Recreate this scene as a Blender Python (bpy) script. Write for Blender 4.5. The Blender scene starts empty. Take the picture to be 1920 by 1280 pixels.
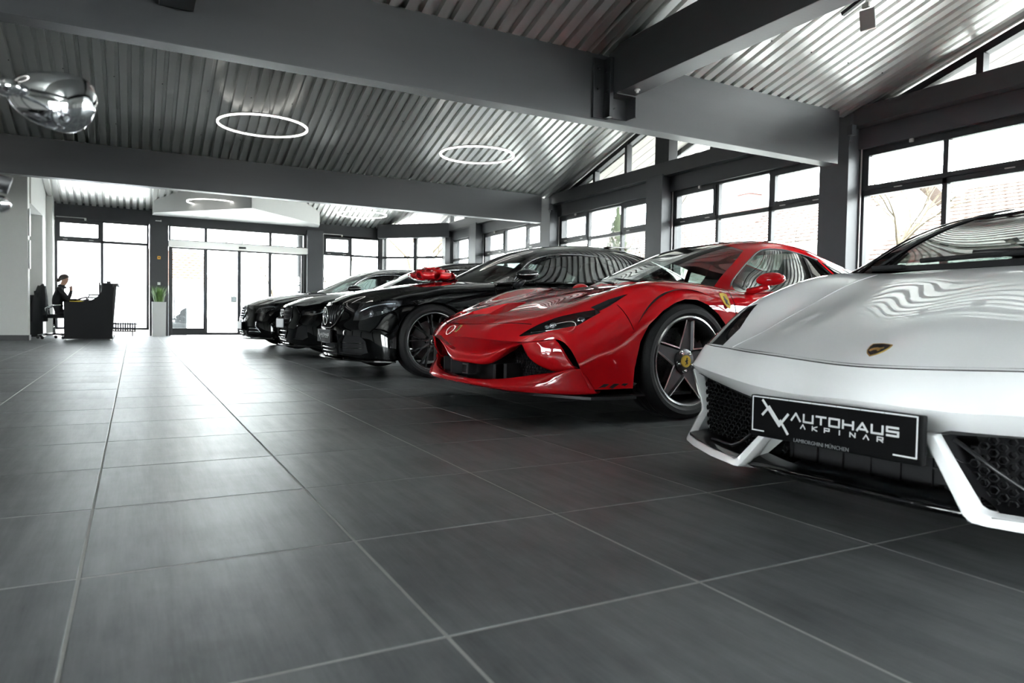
import bpy, bmesh, math, random
import numpy as np
from mathutils import Vector, Matrix
from mathutils.bvhtree import BVHTree

random.seed(7)
SC = bpy.context.scene
COL = SC.collection
PI = math.pi

# ------------------------------------------------------------------ camera
CAM_H = 0.572
FPX, PITCH, ROLL, YAW = 1316.5, .0326, .0173, .4947

def make_camera():
    cy, sy = math.cos(YAW), math.sin(YAW)
    cp, sp = math.cos(PITCH), math.sin(PITCH)
    cr, sr = math.cos(ROLL), math.sin(ROLL)
    A = np.array([[cy, -sy, 0], [sy, cy, 0], [0, 0, 1.]])
    B = np.array([[1, 0, 0], [0, -sp, -cp], [0, cp, -sp]])
    C = np.array([[cr, -sr, 0], [sr, cr, 0], [0, 0, 1]])
    R = C @ B @ A
    cd = bpy.data.cameras.new('camera')
    cd.sensor_width = 36.0
    cd.lens = FPX / 1920 * 36.0
    cd.clip_start = .05
    cd.clip_end = 300
    cd.dof.use_dof = True
    cd.dof.focus_distance = 4.6
    cd.dof.aperture_fstop = 4.5
    o = bpy.data.objects.new('camera', cd)
    COL.objects.link(o)
    m = Matrix(((R[0][0], -R[1][0], -R[2][0], 0), (R[0][1], -R[1][1], -R[2][1], 0), (R[0][2], -R[1][2], -R[2][2], CAM_H), (0, 0, 0, 1)))
    o.matrix_world = m
    SC.camera = o
make_camera()

# ------------------------------------------------------------------ daylight and exposure
w = bpy.data.worlds.new('overcast_sky')
SC.world = w
w.use_nodes = True
bg = w.node_tree.nodes['Background']
bg.inputs[0].default_value = (.93, .97, 1.0, 1)
bg.inputs[1].default_value = 30.0
SC.view_settings.view_transform = 'Standard'
SC.view_settings.look = 'None'
SC.view_settings.gamma = 1.0
SC.view_settings.use_curve_mapping = False
SC.view_settings.exposure = 0.6
cyc = SC.cycles
cyc.use_adaptive_sampling = True
cyc.adaptive_threshold = .04
cyc.max_bounces = 7
cyc.diffuse_bounces = 3
cyc.glossy_bounces = 4
cyc.transmission_bounces = 8
cyc.transparent_max_bounces = 16
cyc.caustics_reflective = False
cyc.caustics_refractive = False
cyc.sample_clamp_indirect = 8.0
cyc.use_denoising = True

# ------------------------------------------------------------------ materials
MATS = {}

def mat(name, color=(.5, .5, .5), rough=.5, metal=0.0, spec=.5, coat=0.0, coat_rough=.03, noise=0.0, nscale=8.0,
        bump=0.0, bscale=40.0, emit=None, estr=0.0, ntype='noise', rnoise=0.0, stretch=None):
    if name in MATS:
        return MATS[name]
    m = bpy.data.materials.new(name)
    m.use_nodes = True
    nt = m.node_tree
    b = nt.nodes['Principled BSDF']
    b.inputs['Base Color'].default_value = (*color, 1)
    b.inputs['Roughness'].default_value = rough
    b.inputs['Metallic'].default_value = metal
    b.inputs['Specular IOR Level'].default_value = spec
    b.inputs['Coat Weight'].default_value = coat
    b.inputs['Coat Roughness'].default_value = coat_rough
    if emit is not None:
        b.inputs['Emission Color'].default_value = (*emit, 1)
        b.inputs['Emission Strength'].default_value = estr
    if noise > 0 or bump > 0 or rnoise > 0:
        tc = nt.nodes.new('ShaderNodeTexCoord')
        mp = nt.nodes.new('ShaderNodeMapping')
        if stretch:
            mp.inputs['Scale'].default_value = stretch
        nt.links.new(tc.outputs['Object'], mp.inputs['Vector'])
        tx = nt.nodes.new('ShaderNodeTexNoise')
        tx.inputs['Scale'].default_value = nscale
        tx.inputs['Detail'].default_value = 4
        nt.links.new(mp.outputs[0], tx.inputs['Vector'])
        if noise > 0:
            mx = nt.nodes.new('ShaderNodeMix')
            mx.data_type = 'RGBA'
            mx.inputs[6].default_value = (*[c * (1 - noise) for c in color], 1)
            mx.inputs[7].default_value = (*[min(1, c * (1 + noise)) for c in color], 1)
            nt.links.new(tx.outputs['Fac'], mx.inputs[0])
            nt.links.new(mx.outputs[2], b.inputs['Base Color'])
        if rnoise > 0:
            mr = nt.nodes.new('ShaderNodeMapRange')
            mr.inputs[3].default_value = max(0, rough - rnoise)
            mr.inputs[4].default_value = rough + rnoise
            nt.links.new(tx.outputs['Fac'], mr.inputs[0])
            nt.links.new(mr.outputs[0], b.inputs['Roughness'])
        if bump > 0:
            t2 = nt.nodes.new('ShaderNodeTexNoise')
            t2.inputs['Scale'].default_value = bscale
            t2.inputs['Detail'].default_value = 3
            nt.links.new(mp.outputs[0], t2.inputs['Vector'])
            bp = nt.nodes.new('ShaderNodeBump')
            bp.inputs['Strength'].default_value = bump
            bp.inputs['Distance'].default_value = .01
            nt.links.new(t2.outputs['Fac'], bp.inputs['Height'])
            nt.links.new(bp.outputs[0], b.inputs['Normal'])
    MATS[name] = m
    return m

def glass_mat(name, tint=(.95, .97, .96), ior=1.45, rough=0.0):
    if name in MATS:
        return MATS[name]
    m = bpy.data.materials.new(name)
    m.use_nodes = True
    nt = m.node_tree
    nt.nodes.clear()
    out = nt.nodes.new('ShaderNodeOutputMaterial')
    mix = nt.nodes.new('ShaderNodeMixShader')
    tr = nt.nodes.new('ShaderNodeBsdfTransparent')
    tr.inputs[0].default_value = (*tint, 1)
    gl = nt.nodes.new('ShaderNodeBsdfGlossy')
    gl.inputs['Color'].default_value = (1, 1, 1, 1)
    gl.inputs['Roughness'].default_value = rough
    lw = nt.nodes.new('ShaderNodeLayerWeight')
    lw.inputs['Blend'].default_value = .5
    pw = nt.nodes.new('ShaderNodeMath'); pw.operation = 'POWER'; pw.inputs[1].default_value = 3.6
    nt.links.new(lw.outputs['Facing'], pw.inputs[0])
    f0 = 1.8 * ((ior - 1) / (ior + 1)) ** 2
    mr = nt.nodes.new('ShaderNodeMapRange'); mr.inputs[3].default_value = f0; mr.inputs[4].default_value = 1.0
    nt.links.new(pw.outputs[0], mr.inputs[0])
    nt.links.new(mr.outputs[0], mix.inputs[0])
    nt.links.new(tr.outputs[0], mix.inputs[1])
    nt.links.new(gl.outputs[0], mix.inputs[2])
    nt.links.new(mix.outputs[0], out.inputs[0])
    MATS[name] = m
    return m

# ------------------------------------------------------------------ objects
def tag(o, label=None, cat=None, group=None, kind=None):
    if label: o['label'] = label
    if cat: o['category'] = cat
    if group: o['group'] = group
    if kind: o['kind'] = kind
    return o

def thing(name, label, cat=None, loc=(0, 0, 0), rotz=0.0, group=None, kind=None):
    o = bpy.data.objects.new(name, None)
    o.empty_display_size = .1
    COL.objects.link(o)
    o.location = loc
    o.rotation_euler = (0, 0, rotz)
    return tag(o, label, cat, group, kind)

def link(name, me, m=None, parent=None, smooth=False, world=True):
    o = bpy.data.objects.new(name, me)
    if m is not None and not me.materials:
        for k in (m if isinstance(m, (list, tuple)) else [m]):
            me.materials.append(k)
    COL.objects.link(o)
    if smooth:
        me.polygons.foreach_set('use_smooth', [True] * len(me.polygons))
    if parent is not None:
        o.parent = parent
        if world and parent.type == 'EMPTY' and parent.rotation_euler.z == 0 and parent.location.length > 0:
            o.location = tuple(-c for c in parent.location)
    return o

def pydata(name, v, f, m=None, parent=None, smooth=False, world=True):
    me = bpy.data.meshes.new(name)
    me.from_pydata([tuple(map(float, p)) for p in v], [], [tuple(int(i) for i in q) for q in f])
    me.update()
    return link(name, me, m, parent, smooth, world)

class MB:
    """collects shapes of ONE part"""
    def __init__(s):
        s.v = []; s.f = []; s.mi = []; s.cur = 0
    def add(s, v, f):
        n = len(s.v)
        s.v += [tuple(p) for p in v]
        s.f += [tuple(i + n for i in q) for q in f]
        s.mi += [s.cur] * len(f)
        return s
    def box(s, x0, x1, y0, y1, z0, z1):
        v = [(x, y, z) for x in (x0, x1) for y in (y0, y1) for z in (z0, z1)]
        return s.add(v, [(0, 1, 3, 2), (4, 6, 7, 5), (0, 4, 5, 1), (2, 3, 7, 6), (0, 2, 6, 4), (1, 5, 7, 3)])
    def obox(s, c, ax, ay, az):
        """oriented box: centre and three half-axis vectors"""
        c = np.array(c, float); ax = np.array(ax, float); ay = np.array(ay, float); az = np.array(az, float)
        v = [tuple(c + i * ax + j * ay + k * az) for i in (-1, 1) for j in (-1, 1) for k in (-1, 1)]
        return s.add(v, [(0, 1, 3, 2), (4, 6, 7, 5), (0, 4, 5, 1), (2, 3, 7, 6), (0, 2, 6, 4), (1, 5, 7, 3)])
    def prism(s, poly, ax, lo, hi):
        """polygon (2D list) extruded along axis ax ('x','y','z') from lo to hi"""
        n = len(poly)
        def P(a, b, t):
            return {'x': (t, a, b), 'y': (a, t, b), 'z': (a, b, t)}[ax]
        v = [P(a, b, lo) for a, b in poly] + [P(a, b, hi) for a, b in poly]
        f = [tuple(range(n))[::-1], tuple(range(n, 2 * n))] + [(i, (i + 1) % n, (i + 1) % n + n, i + n) for i in range(n)]
        return s.add(v, f)
    def tube(s, pts, r, n=10, closed=False, caps=True):
        pts = [np.array(p, float) for p in pts]
        m = len(pts)
        rs = r if hasattr(r, '__len__') else [r] * m
        tang = []
        for i in range(m):
            a = pts[(i - 1) % m] if (closed or i > 0) else pts[i]
            b = pts[(i + 1) % m] if (closed or i < m - 1) else pts[i]
            t = b - a; tang.append(t / (np.linalg.norm(t) + 1e-12))
        up = np.array([0, 0, 1.]) if abs(tang[0][2]) < .9 else np.array([1., 0, 0])
        u = np.cross(tang[0], up); u /= np.linalg.norm(u)
        v = []
        for i in range(m):
            t = tang[i]
            u = u - t * (u @ t); u /= (np.linalg.norm(u) + 1e-12)
            w_ = np.cross(t, u)
            for k in range(n):
                a = 2 * PI * k / n
                v.append(pts[i] + rs[i] * (math.cos(a) * u + math.sin(a) * w_))
        f = []
        for i in range(m if closed else m - 1):
            j = (i + 1) % m
            for k in range(n):
                l = (k + 1) % n
                f.append((i * n + k, i * n + l, j * n + l, j * n + k))
        if caps and not closed:
            f.append(tuple(range(n))[::-1]); f.append(tuple(range((m - 1) * n, m * n)))
        return s.add(v, f)
    def lathe(s, prof, c=(0, 0, 0), axis='z', n=32, a0=0.0, a1=2 * PI, caps=False):
        """profile of (radius, height) revolved"""
        full = abs(a1 - a0 - 2 * PI) < 1e-6
        cnt = n if full else n + 1
        v = []
        for (r, h) in prof:
            for k in range(cnt):
                a = a0 + (a1 - a0) * k / n
                x, y = r * math.cos(a), r * math.sin(a)
                p = {'z': (x, y, h), 'y': (x, h, y), 'x': (h, x, y)}[axis]
                v.append((p[0] + c[0], p[1] + c[1], p[2] + c[2]))
        f = []
        for i in range(len(prof) - 1):
            for k in range(n):
                l = (k + 1) % cnt
                f.append((i * cnt + k, i * cnt + l, (i + 1) * cnt + l, (i + 1) * cnt + k))
        return s.add(v, f)
    def grid(s, G, flip=False):
        G = np.asarray(G); a, b = G.shape[:2]
        f = []
        for i in range(a - 1):
            for j in range(b - 1):
                q = (i * b + j, i * b + j + 1, (i + 1) * b + j + 1, (i + 1) * b + j)
                f.append(q[::-1] if flip else q)
        return s.add(G.reshape(-1, 3), f)
    def mesh(s, name, bevel=0.0, seg=2, recalc=True, weld=0.0):
        me = bpy.data.meshes.new(name)
        me.from_pydata([tuple(map(float, p)) for p in s.v], [], s.f)
        me.polygons.foreach_set('material_index', s.mi)
        if recalc or bevel > 0 or weld > 0:
            bm = bmesh.new(); bm.from_mesh(me)
            if weld > 0:
                bmesh.ops.remove_doubles(bm, verts=bm.verts, dist=weld)
            if recalc:
                bmesh.ops.recalc_face_normals(bm, faces=bm.faces)
            if bevel > 0:
                ed = [e for e in bm.edges if len(e.link_faces) == 2 and e.calc_face_angle(0) > .5]
                bmesh.ops.bevel(bm, geom=ed, offset=bevel, segments=seg, affect='EDGES', profile=.6)
            bm.to_mesh(me); bm.free()
        me.update()
        return me
    def build(s, name, m, parent=None, bevel=0.0, seg=2, smooth=False, recalc=True, weld=0.0, world=True):
        return link(name, s.mesh(name, bevel, seg, recalc, weld), m, parent, smooth, world)

def autosmooth(o, ang=40):
    """smooth shading with sharp edges above an angle"""
    me = o.data
    bm = bmesh.new(); bm.from_mesh(me)
    lim = math.radians(ang)
    for f in bm.faces: f.smooth = True
    for e in bm.edges:
        e.smooth = not (len(e.link_faces) == 2 and e.calc_face_angle(0) > lim)
    bm.to_mesh(me); bm.free()
    return o

def dup(root, loc=None, rotz=None, label=None, group=None):
    r = root.copy(); COL.objects.link(r)
    if loc is not None: r.location = loc
    if rotz is not None: r.rotation_euler = (0, 0, rotz)
    if label: r['label'] = label
    if group: r['group'] = group
    for ch in list(root.children):
        c = ch.copy(); COL.objects.link(c); c.parent = r
        for g in list(ch.children):
            d = g.copy(); COL.objects.link(d); d.parent = c
    return r
# ================================================================== THE ROOM
XR = 7.68            # plane of the window wall on the right
XP = 7.45            # inner face of its piers
XW = -9.0            # far wall on the left (out of view)
YB = 19.3            # back wall
YS = -8.2            # wall behind the camera
VAL = [-8.2, -1.3, 5.6, 12.45, 19.3]
RID = [-4.75, 2.15, 9.02, 15.87]
ZV, SLOPE = 3.04, .305

M_anth = mat('anthracite_paint', (.016, .017, .019), .42, noise=.12, nscale=14, bump=.02, bscale=120)
M_pier = mat('pier_grey_paint', (.040, .042, .046), .5, noise=.1, nscale=9, bump=.05, bscale=160)
M_beam = mat('beam_grey_paint', (.040, .0415, .044), .42, noise=.10, nscale=5, bump=.06, bscale=60, stretch=(.3, 1, 3))
M_wall = mat('white_plaster', (.70, .70, .67), .7, noise=.03, nscale=5, bump=.03, bscale=90)
M_base = mat('dark_skirting', (.05, .05, .052), .4, noise=.1)
M_steel = mat('galvanised_steel', (.76, .76, .74), .28, metal=.82, noise=.03, nscale=3, stretch=(6, .4, 1))
M_glass = glass_mat('window_glass')
M_alu = mat('brushed_aluminium', (.62, .61, .58), .32, metal=.7, noise=.05, nscale=30, stretch=(.2, 1, 8))
M_white = mat('white_lacquer', (.78, .78, .76), .35, noise=.02)
M_black = mat('black_plastic', (.012, .012, .013), .45, noise=.15, nscale=30)
M_soft = mat('matt_black', (.006, .006, .007), .8, noise=.1)
M_chrome = mat('chrome', (.85, .86, .88), .05, metal=1.0, rnoise=.02, nscale=20)

# ---- floor tiles
def tile_material():
    m = bpy.data.materials.new('slate_grey_floor_tile'); m.use_nodes = True
    nt = m.node_tree; b = nt.nodes['Principled BSDF']; L = nt.links.new
    geo = nt.nodes.new('ShaderNodeNewGeometry')
    oi = nt.nodes.new('ShaderNodeObjectInfo')
    off = nt.nodes.new('ShaderNodeVectorMath'); off.operation = 'SCALE'
    comb = nt.nodes.new('ShaderNodeCombineXYZ')
    L(oi.outputs['Random'], comb.inputs[0]); L(oi.outputs['Random'], comb.inputs[1]); L(oi.outputs['Random'], comb.inputs[2])
    L(comb.outputs[0], off.inputs[0]); off.inputs['Scale'].default_value = 37.0
    add = nt.nodes.new('ShaderNodeVectorMath'); L(geo.outputs['Position'], add.inputs[0]); L(off.outputs[0], add.inputs[1])
    def noise(sx, sy, scale, detail=5, rough=.6):
        mp = nt.nodes.new('ShaderNodeMapping'); mp.inputs['Scale'].default_value = (sx, sy, 1)
        L(add.outputs[0], mp.inputs[0])
        t = nt.nodes.new('ShaderNodeTexNoise'); t.inputs['Scale'].default_value = scale
        t.inputs['Detail'].default_value = detail; t.inputs['Roughness'].default_value = rough
        L(mp.outputs[0], t.inputs['Vector']); return t
    streak = noise(9, .8, 2.6)
    cloud = noise(1.3, .8, 2.4, 7, .68)
    fine = noise(60, 3, 3.0, 2)
    a = nt.nodes.new('ShaderNodeMath'); a.operation = 'MULTIPLY_ADD'
    L(streak.outputs[0], a.inputs[0]); a.inputs[1].default_value = .55
    L(cloud.outputs[0], a.inputs[2])
    a2 = nt.nodes.new('ShaderNodeMath'); a2.operation = 'MULTIPLY_ADD'
    L(fine.outputs[0], a2.inputs[0]); a2.inputs[1].default_value = .18; L(a.outputs[0], a2.inputs[2])
    cr = nt.nodes.new('ShaderNodeValToRGB')
    cr.color_ramp.elements[0].position = .62; cr.color_ramp.elements[0].color = (.060, .065, .067, 1)
    cr.color_ramp.elements[1].position = 1.38; cr.color_ramp.elements[1].color = (.185, .193, .196, 1)
    dv = nt.nodes.new('ShaderNodeMath'); dv.operation = 'DIVIDE'; L(a2.outputs[0], dv.inputs[0]); dv.inputs[1].default_value = 1.0
    mr0 = nt.nodes.new('ShaderNodeMapRange'); mr0.inputs[1].default_value = .62; mr0.inputs[2].default_value = 1.15
    L(dv.outputs[0], mr0.inputs[0])
    cr.color_ramp.elements[0].position = 0.0; cr.color_ramp.elements[1].position = 1.0
    L(mr0.outputs[0], cr.inputs[0])
    L(cr.outputs[0], b.inputs['Base Color'])
    b.inputs['Specular IOR Level'].default_value = .2
    rr = nt.nodes.new('ShaderNodeMapRange'); rr.inputs[3].default_value = .32; rr.inputs[4].default_value = .50
    L(cloud.outputs[0], rr.inputs[0]); L(rr.outputs[0], b.inputs['Roughness'])
    wav = noise(.35, 2.2, 2.2, 2)
    bp = nt.nodes.new('ShaderNodeBump'); bp.inputs['Strength'].default_value = .10; bp.inputs['Distance'].default_value = .02
    L(wav.outputs[0], bp.inputs['Height'])
    bp2 = nt.nodes.new('ShaderNodeBump'); bp2.inputs['Strength'].default_value = .05; bp2.inputs['Distance'].default_value = .003
    L(fine.outputs[0], bp2.inputs['Height']); L(bp.outputs[0], bp2.inputs['Normal'])
    L(bp2.outputs[0], b.inputs['Normal'])
    return m
M_tile = tile_material()
M_grout = mat('light_grey_grout', (.42, .42, .40), .8, noise=.12, nscale=40)
TX0, TY0, TS = -.104, .544, .600

def world_to_px(p):
    cam = SC.camera
    q = cam.matrix_world.inverted() @ Vector(p)
    if q.z > -.05: return None
    return (960 + FPX * q.x / -q.z, 640 - FPX * q.y / -q.z)

def build_floor():
    bpy.context.view_layer.update()
    fl = thing('floor', 'dark slate grey tiled showroom floor with pale grout', 'floor', kind='structure')
    MB().box(XW - .3, XR + .3, YS - .3, YB + .3, -.12, -.0010).build('grout_bed', M_grout, fl)
    g = .0026
    mb = MB()
    h = TS / 2 - g
    b = .0018
    v = [(-h, -h, -.01), (h, -h, -.01), (h, h, -.01), (-h, h, -.01), (-h, -h, -b), (h, -h, -b), (h, h, -b), (-h, h, -b),
         (-h + b, -h + b, 0), (h - b, -h + b, 0), (h - b, h - b, 0), (-h + b, h - b, 0)]
    f = [(0, 1, 5, 4), (1, 2, 6, 5), (2, 3, 7, 6), (3, 0, 4, 7), (4, 5, 9, 8), (5, 6, 10, 9), (6, 7, 11, 10), (7, 4, 8, 11), (8, 9, 10, 11)]
    me = bpy.data.meshes.new('floor_tile'); me.from_pydata(v, [], f); me.materials.append(M_tile); me.update()
    seen, rest = [], []
    i0, i1 = int((XW - TX0) / TS), int((XR - TX0) / TS)
    j0, j1 = int((YS - TY0) / TS) - 1, int((YB - TY0) / TS)
    for i in range(i0 - 1, i1 + 1):
        for j in range(j0, j1 + 1):
            cx, cy = TX0 + (i + .5) * TS, TY0 + (j + .5) * TS
            if cx - .3 < XW - .3 or cx + .3 > XR + .32 or cy + .3 > YB + .6: continue
            ok = False
            for dx in (-.3, 0, .3):
                for dy in (-.3, 0, .3):
                    q = world_to_px((cx + dx, cy + dy, 0))
                    if q and -10 < q[0] < 1930 and q[1] < 1290: ok = True
            (seen if ok else rest).append((cx, cy))
    seen.sort(key=lambda p: p[0] ** 2 + p[1] ** 2)
    rest += seen[300:]; seen = seen[:300]
    for k, (cx, cy) in enumerate(seen):
        o = bpy.data.objects.new('floor_tile', me); COL.objects.link(o); o.parent = fl
        o.location = (cx, cy, random.uniform(-.0004, .0004))
        o.rotation_euler = (random.uniform(-.0006, .0006), random.uniform(-.0006, .0006), 0)
    mb = MB()
    for cx, cy in rest:
        mb.add([(x + cx, y + cy, z) for x, y, z in v], f)
    tag(mb.build('floor_tile_rest', M_tile, fl, recalc=False), kind='stuff')
build_floor()

# ---- corrugated roof
def rib_profile(n):
    p = .14
    pts = []
    for k in range(n):
        x = k * p
        pts += [(x, 0.0), (x + .086, 0.0), (x + .096, .045), (x + .130, .045)]
    pts.append((n * p, 0.0))
    return pts

def build_roof():
    ce = thing('ceiling', 'ribbed galvanised steel roof over the showroom', 'ceiling', kind='structure')
    n = 8; wd = n * .14
    pr = rib_profile(n)
    for bi, r in enumerate(RID):
        for vy in (VAL[bi], VAL[bi + 1]):
            d = r - vy; zr = ZV + SLOPE * abs(d)
            N = 2
            V, F = [], []
            m_ = len(pr)
            for k in range(N):
                t = k / (N - 1)
                for (x, h) in pr: V.append((x, vy + d * t, ZV + (zr - ZV) * t + h))
            for (x, h) in pr: V.append((x, vy, ZV + h + .02))
            for (x, h) in pr: V.append((x, r, zr + h + .02))
            for i in range(m_ - 1):
                F.append((i, i + 1, m_ + i + 1, m_ + i))
                F.append((2 * m_ + i, 3 * m_ + i, 3 * m_ + i + 1, 2 * m_ + i + 1))
                F.append((i, 2 * m_ + i, 2 * m_ + i + 1, i + 1))
            me = bpy.data.meshes.new('roof_sheet'); me.from_pydata(V, [], F); me.materials.append(M_steel); me.update()
            x = XW - .4
            while x < XR + 1.3:
                o = bpy.data.objects.new('roof_sheet', me); COL.objects.link(o); o.parent = ce
                o.location = (x, 0, random.uniform(0, .003))
                x += wd
    # screws along the purlin lines (only where they can be told apart)
    mb = MB()
    for bi in (1, 2):
        vy = VAL[bi + 1]; r = RID[bi]
        for t in (.22, .55):
            yy = vy + (r - vy) * t; zz = ZV + SLOPE * abs(yy - vy)
            k = 0
            x = -1.9
            while x < 7.5:
                mb.lathe([(0, -.006), (.007, -.006), (.007, .001)], (x, yy, zz), n=6)
                x += .56
    tag(mb.build('roof_screw', M_black, ce), kind='stuff')
    # roof deck above keeps daylight out
    mb = MB()
    for bi, r in enumerate(RID):
        for vy in (VAL[bi], VAL[bi + 1]):
            zr = ZV + SLOPE * abs(r - vy)
            mb.add([(XW - .4, vy, ZV + .1), (XR + 1.2, vy, ZV + .1), (XR + 1.2, r, zr + .1), (XW - .4, r, zr + .1),
                    (XW - .4, vy, ZV + .2), (XR + 1.2, vy, ZV + .2), (XR + 1.2, r, zr + .2), (XW - .4, r, zr + .2)],
                   [(0, 1, 2, 3), (4, 7, 6, 5), (0, 4, 5, 1), (1, 5, 6, 2), (3, 2, 6, 7), (0, 3, 7, 4)])
    mb.build('roof_deck', M_pier, ce)
build_roof()

# ---- cross beams
def beam(y0, y1, z0, z1, x0, x1, label, n):
    o = MB().box(x0, x1, y0, y1, z0, z1).build('trim_%d' % n, M_beam, bevel=.006)
    return tag(o, label, 'beam', kind='structure')
beam(5.52, 5.70, 2.452, 3.075, XW, 7.29, 'deep grey roof beam crossing in the foreground above the red car', 1)
beam(12.28, 12.46, 2.515, 3.07, XW, 7.25, 'grey roof beam in the middle of the hall', 2)
beam(-1.42, -1.24, 2.45, 3.07, XW, 7.29, 'grey roof beam behind the viewer', 3)

# longitudinal beams of the near bay, with steel shoes on the first cross beam
def long_beam(xa, xb, label, n, shoe=True):
    t = thing('trim_%d' % n, label, 'beam', (xa, 5.4, 2.69), kind='structure')
    MB().box(xa, xb, -1.24, 5.50, 2.69, 3.13).build('beam_body', M_beam, t, bevel=.006)
    if not shoe: return
    # angle bracket left of the beam: vertical steel angle with bolts
    mb = MB(); mb.box(xa - .17, xa - .012, 5.495, 5.519, 2.47, 3.02); mb.box(xa - .052, xa - .012, 5.40, 5.497, 2.47, 3.02)
    br = mb.build('angle_bracket', M_anth, t, bevel=.002)
    for z in (2.93, 2.74):
        MB().lathe([(0, -.022), (.017, -.022), (.017, 0)], (xa - .12, 5.495, z), axis='y', n=6).build('bolt', M_anth, br)
        MB().lathe([(0, -.012), (.017, -.012), (.017, .004)], (xa - .056, 5.45, z - .03), axis='x', n=6).build('bolt', M_anth, br)
    mb = MB(); mb.box(xa + .0, xb + .012, 5.36, 5.517, 2.678, 2.689); mb.box(xb - .002, xb + .012, 5.36, 5.517, 2.49, 2.679); mb.box(xa, xb, 5.500, 5.518, 2.49, 2.679)
    sh = mb.build('beam_shoe', M_beam, t, bevel=.002)
    MB().lathe([(0, -.02), (.02, -.02), (.032, -.006), (.032, 0)], (xa + .05, 5.499, 2.60), axis='y', n=16).build('bolt', M_anth, sh)
    MB().lathe([(0, -.03), (.012, -.03), (.012, -.012), (.026, -.012), (.026, 0)], ((xa + xb) / 2, 5.2, 2.689), n=12).build('sprinkler_stub', M_alu, t)
long_beam(3.955, 4.175, 'dark beam running forward from the cross beam above the red car', 4)
long_beam(.155, .375, 'black beam end above the left part of the foreground beam', 5, False)
long_beam(-4.6, -4.38, 'beam running forward over the left part of the hall', 6, False)

# ---- window building
WIN = [0]

def bars(mb, rects, axis, c0, c1):
    for (a0, a1, z0, z1) in rects:
        if axis == 'x': mb.box(c0, c1, a0, a1, z0, z1)
        else: mb.box(a0, a1, c0, c1, z0, z1)

def window(label, axis, plane, a0, a1, z0, z1, cols, rows, sash=(), out=1, depth=.07, bar=.055, opener=None, mullions=True, frost=None):
    """glazed frame in plane x=plane or y=plane. cols: inner mullion centres, rows: transom centres; sash: set of (col,row) opening lights"""
    WIN[0] += 1
    n = WIN[0]
    mid = (a0 + a1) / 2
    loc = (plane, mid, 0) if axis == 'x' else (mid, plane, 0)
    t = thing('window_%d' % n, label, 'window', loc, kind='structure')
    c0, c1 = plane, plane + out * depth
    if c0 > c1: c0, c1 = c1, c0
    mb = MB()
    R = [(a0, a0 + bar, z0, z1), (a1 - bar, a1, z0, z1), (a0, a1, z1 - bar, z1), (a0, a1, z0, z0 + bar)]
    R += [(c - bar / 2, c + bar / 2, z0, z1) for c in cols]
    R += [(a0, a1, r - bar * .55, r + bar * .55) for r in rows]
    bars(mb, R, axis, c0, c1)
    mb.build('window_frame', M_anth, t, bevel=.003)
    A = [a0] + list(cols) + [a1]
    Z = [z0] + list(rows) + [z1]
    for i in range(len(A) - 1):
        for j in range(len(Z) - 1):
            u0 = A[i] + (bar if i == 0 else bar / 2); u1 = A[i + 1] - (bar if i == len(A) - 2 else bar / 2)
            w0 = Z[j] + (bar if j == 0 else bar * .55); w1 = Z[j + 1] - (bar if j == len(Z) - 2 else bar * .55)
            if (i, j) in sash:
                s = .055
                mb = MB()
                bars(mb, [(u0, u0 + s, w0, w1), (u1 - s, u1, w0, w1), (u0 + s, u1 - s, w0, w0 + s), (u0 + s, u1 - s, w1 - s, w1)], axis, plane - out * .012, plane + out * .055)
                so = mb.build('sash', M_anth, t, bevel=.003)
                for hh in (.18, .78):
                    hx = u0 + (u1 - u0) * hh
                    mb = MB(); bars(mb, [(hx - .045, hx + .045, w0 - .016, w0 - .004)], axis, plane - out * .022, plane)
                    mb.build('hinge', M_alu, so, bevel=.002)
                u0 += s; u1 -= s; w0 += s; w1 -= s
            mb = MB()
            bars(mb, [(u0 - .004, u1 + .004, w0 - .004, w1 + .004)], axis, plane + out * .028, plane + out * .034)
            mb.build('pane', frost if (frost and j == 0) else M_glass, t)
    if opener:
        for (oa, ob, oz, down) in opener:
            # slim opener rod along the top with a lever
            mb = MB()
            if axis == 'x':
                mb.box(plane - out * .03, plane - out * .012, oa, ob, oz, oz + .014)
                e = ob if abs(ob - down) > abs(oa - down) else oa
                mb.box(plane - out * .036, plane - out * .006, e - .03, e + .01, oz - .045, oz + .01)
                mb.box(plane - out * .028, plane - out * .014, down - .007, down + .007, .9, oz + .01)
            else:
                mb.box(oa, ob, plane - out * .03, plane - out * .012, oz, oz + .014)
                e = ob if abs(ob - down) > abs(oa - down) else oa
                mb.box(e - .03, e + .01, plane - out * .036, plane - out * .006, oz - .045, oz + .01)
                mb.box(down - .007, down + .007, plane - out * .028, plane - out * .014, .9, oz + .01)
            mb.build('opener_rod', M_alu, t, bevel=.002)
    return t

# ---- right wall: piers, header beams, windows, gable glazing
PIER = [(-8.1, -7.7), (-4.75, -4.35), (-1.35, -.95), (2.08, 2.46), (5.50, 5.90), (8.84, 9.24), (12.28, 12.68), (15.80, 16.18), (17.72, 17.95)]

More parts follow.
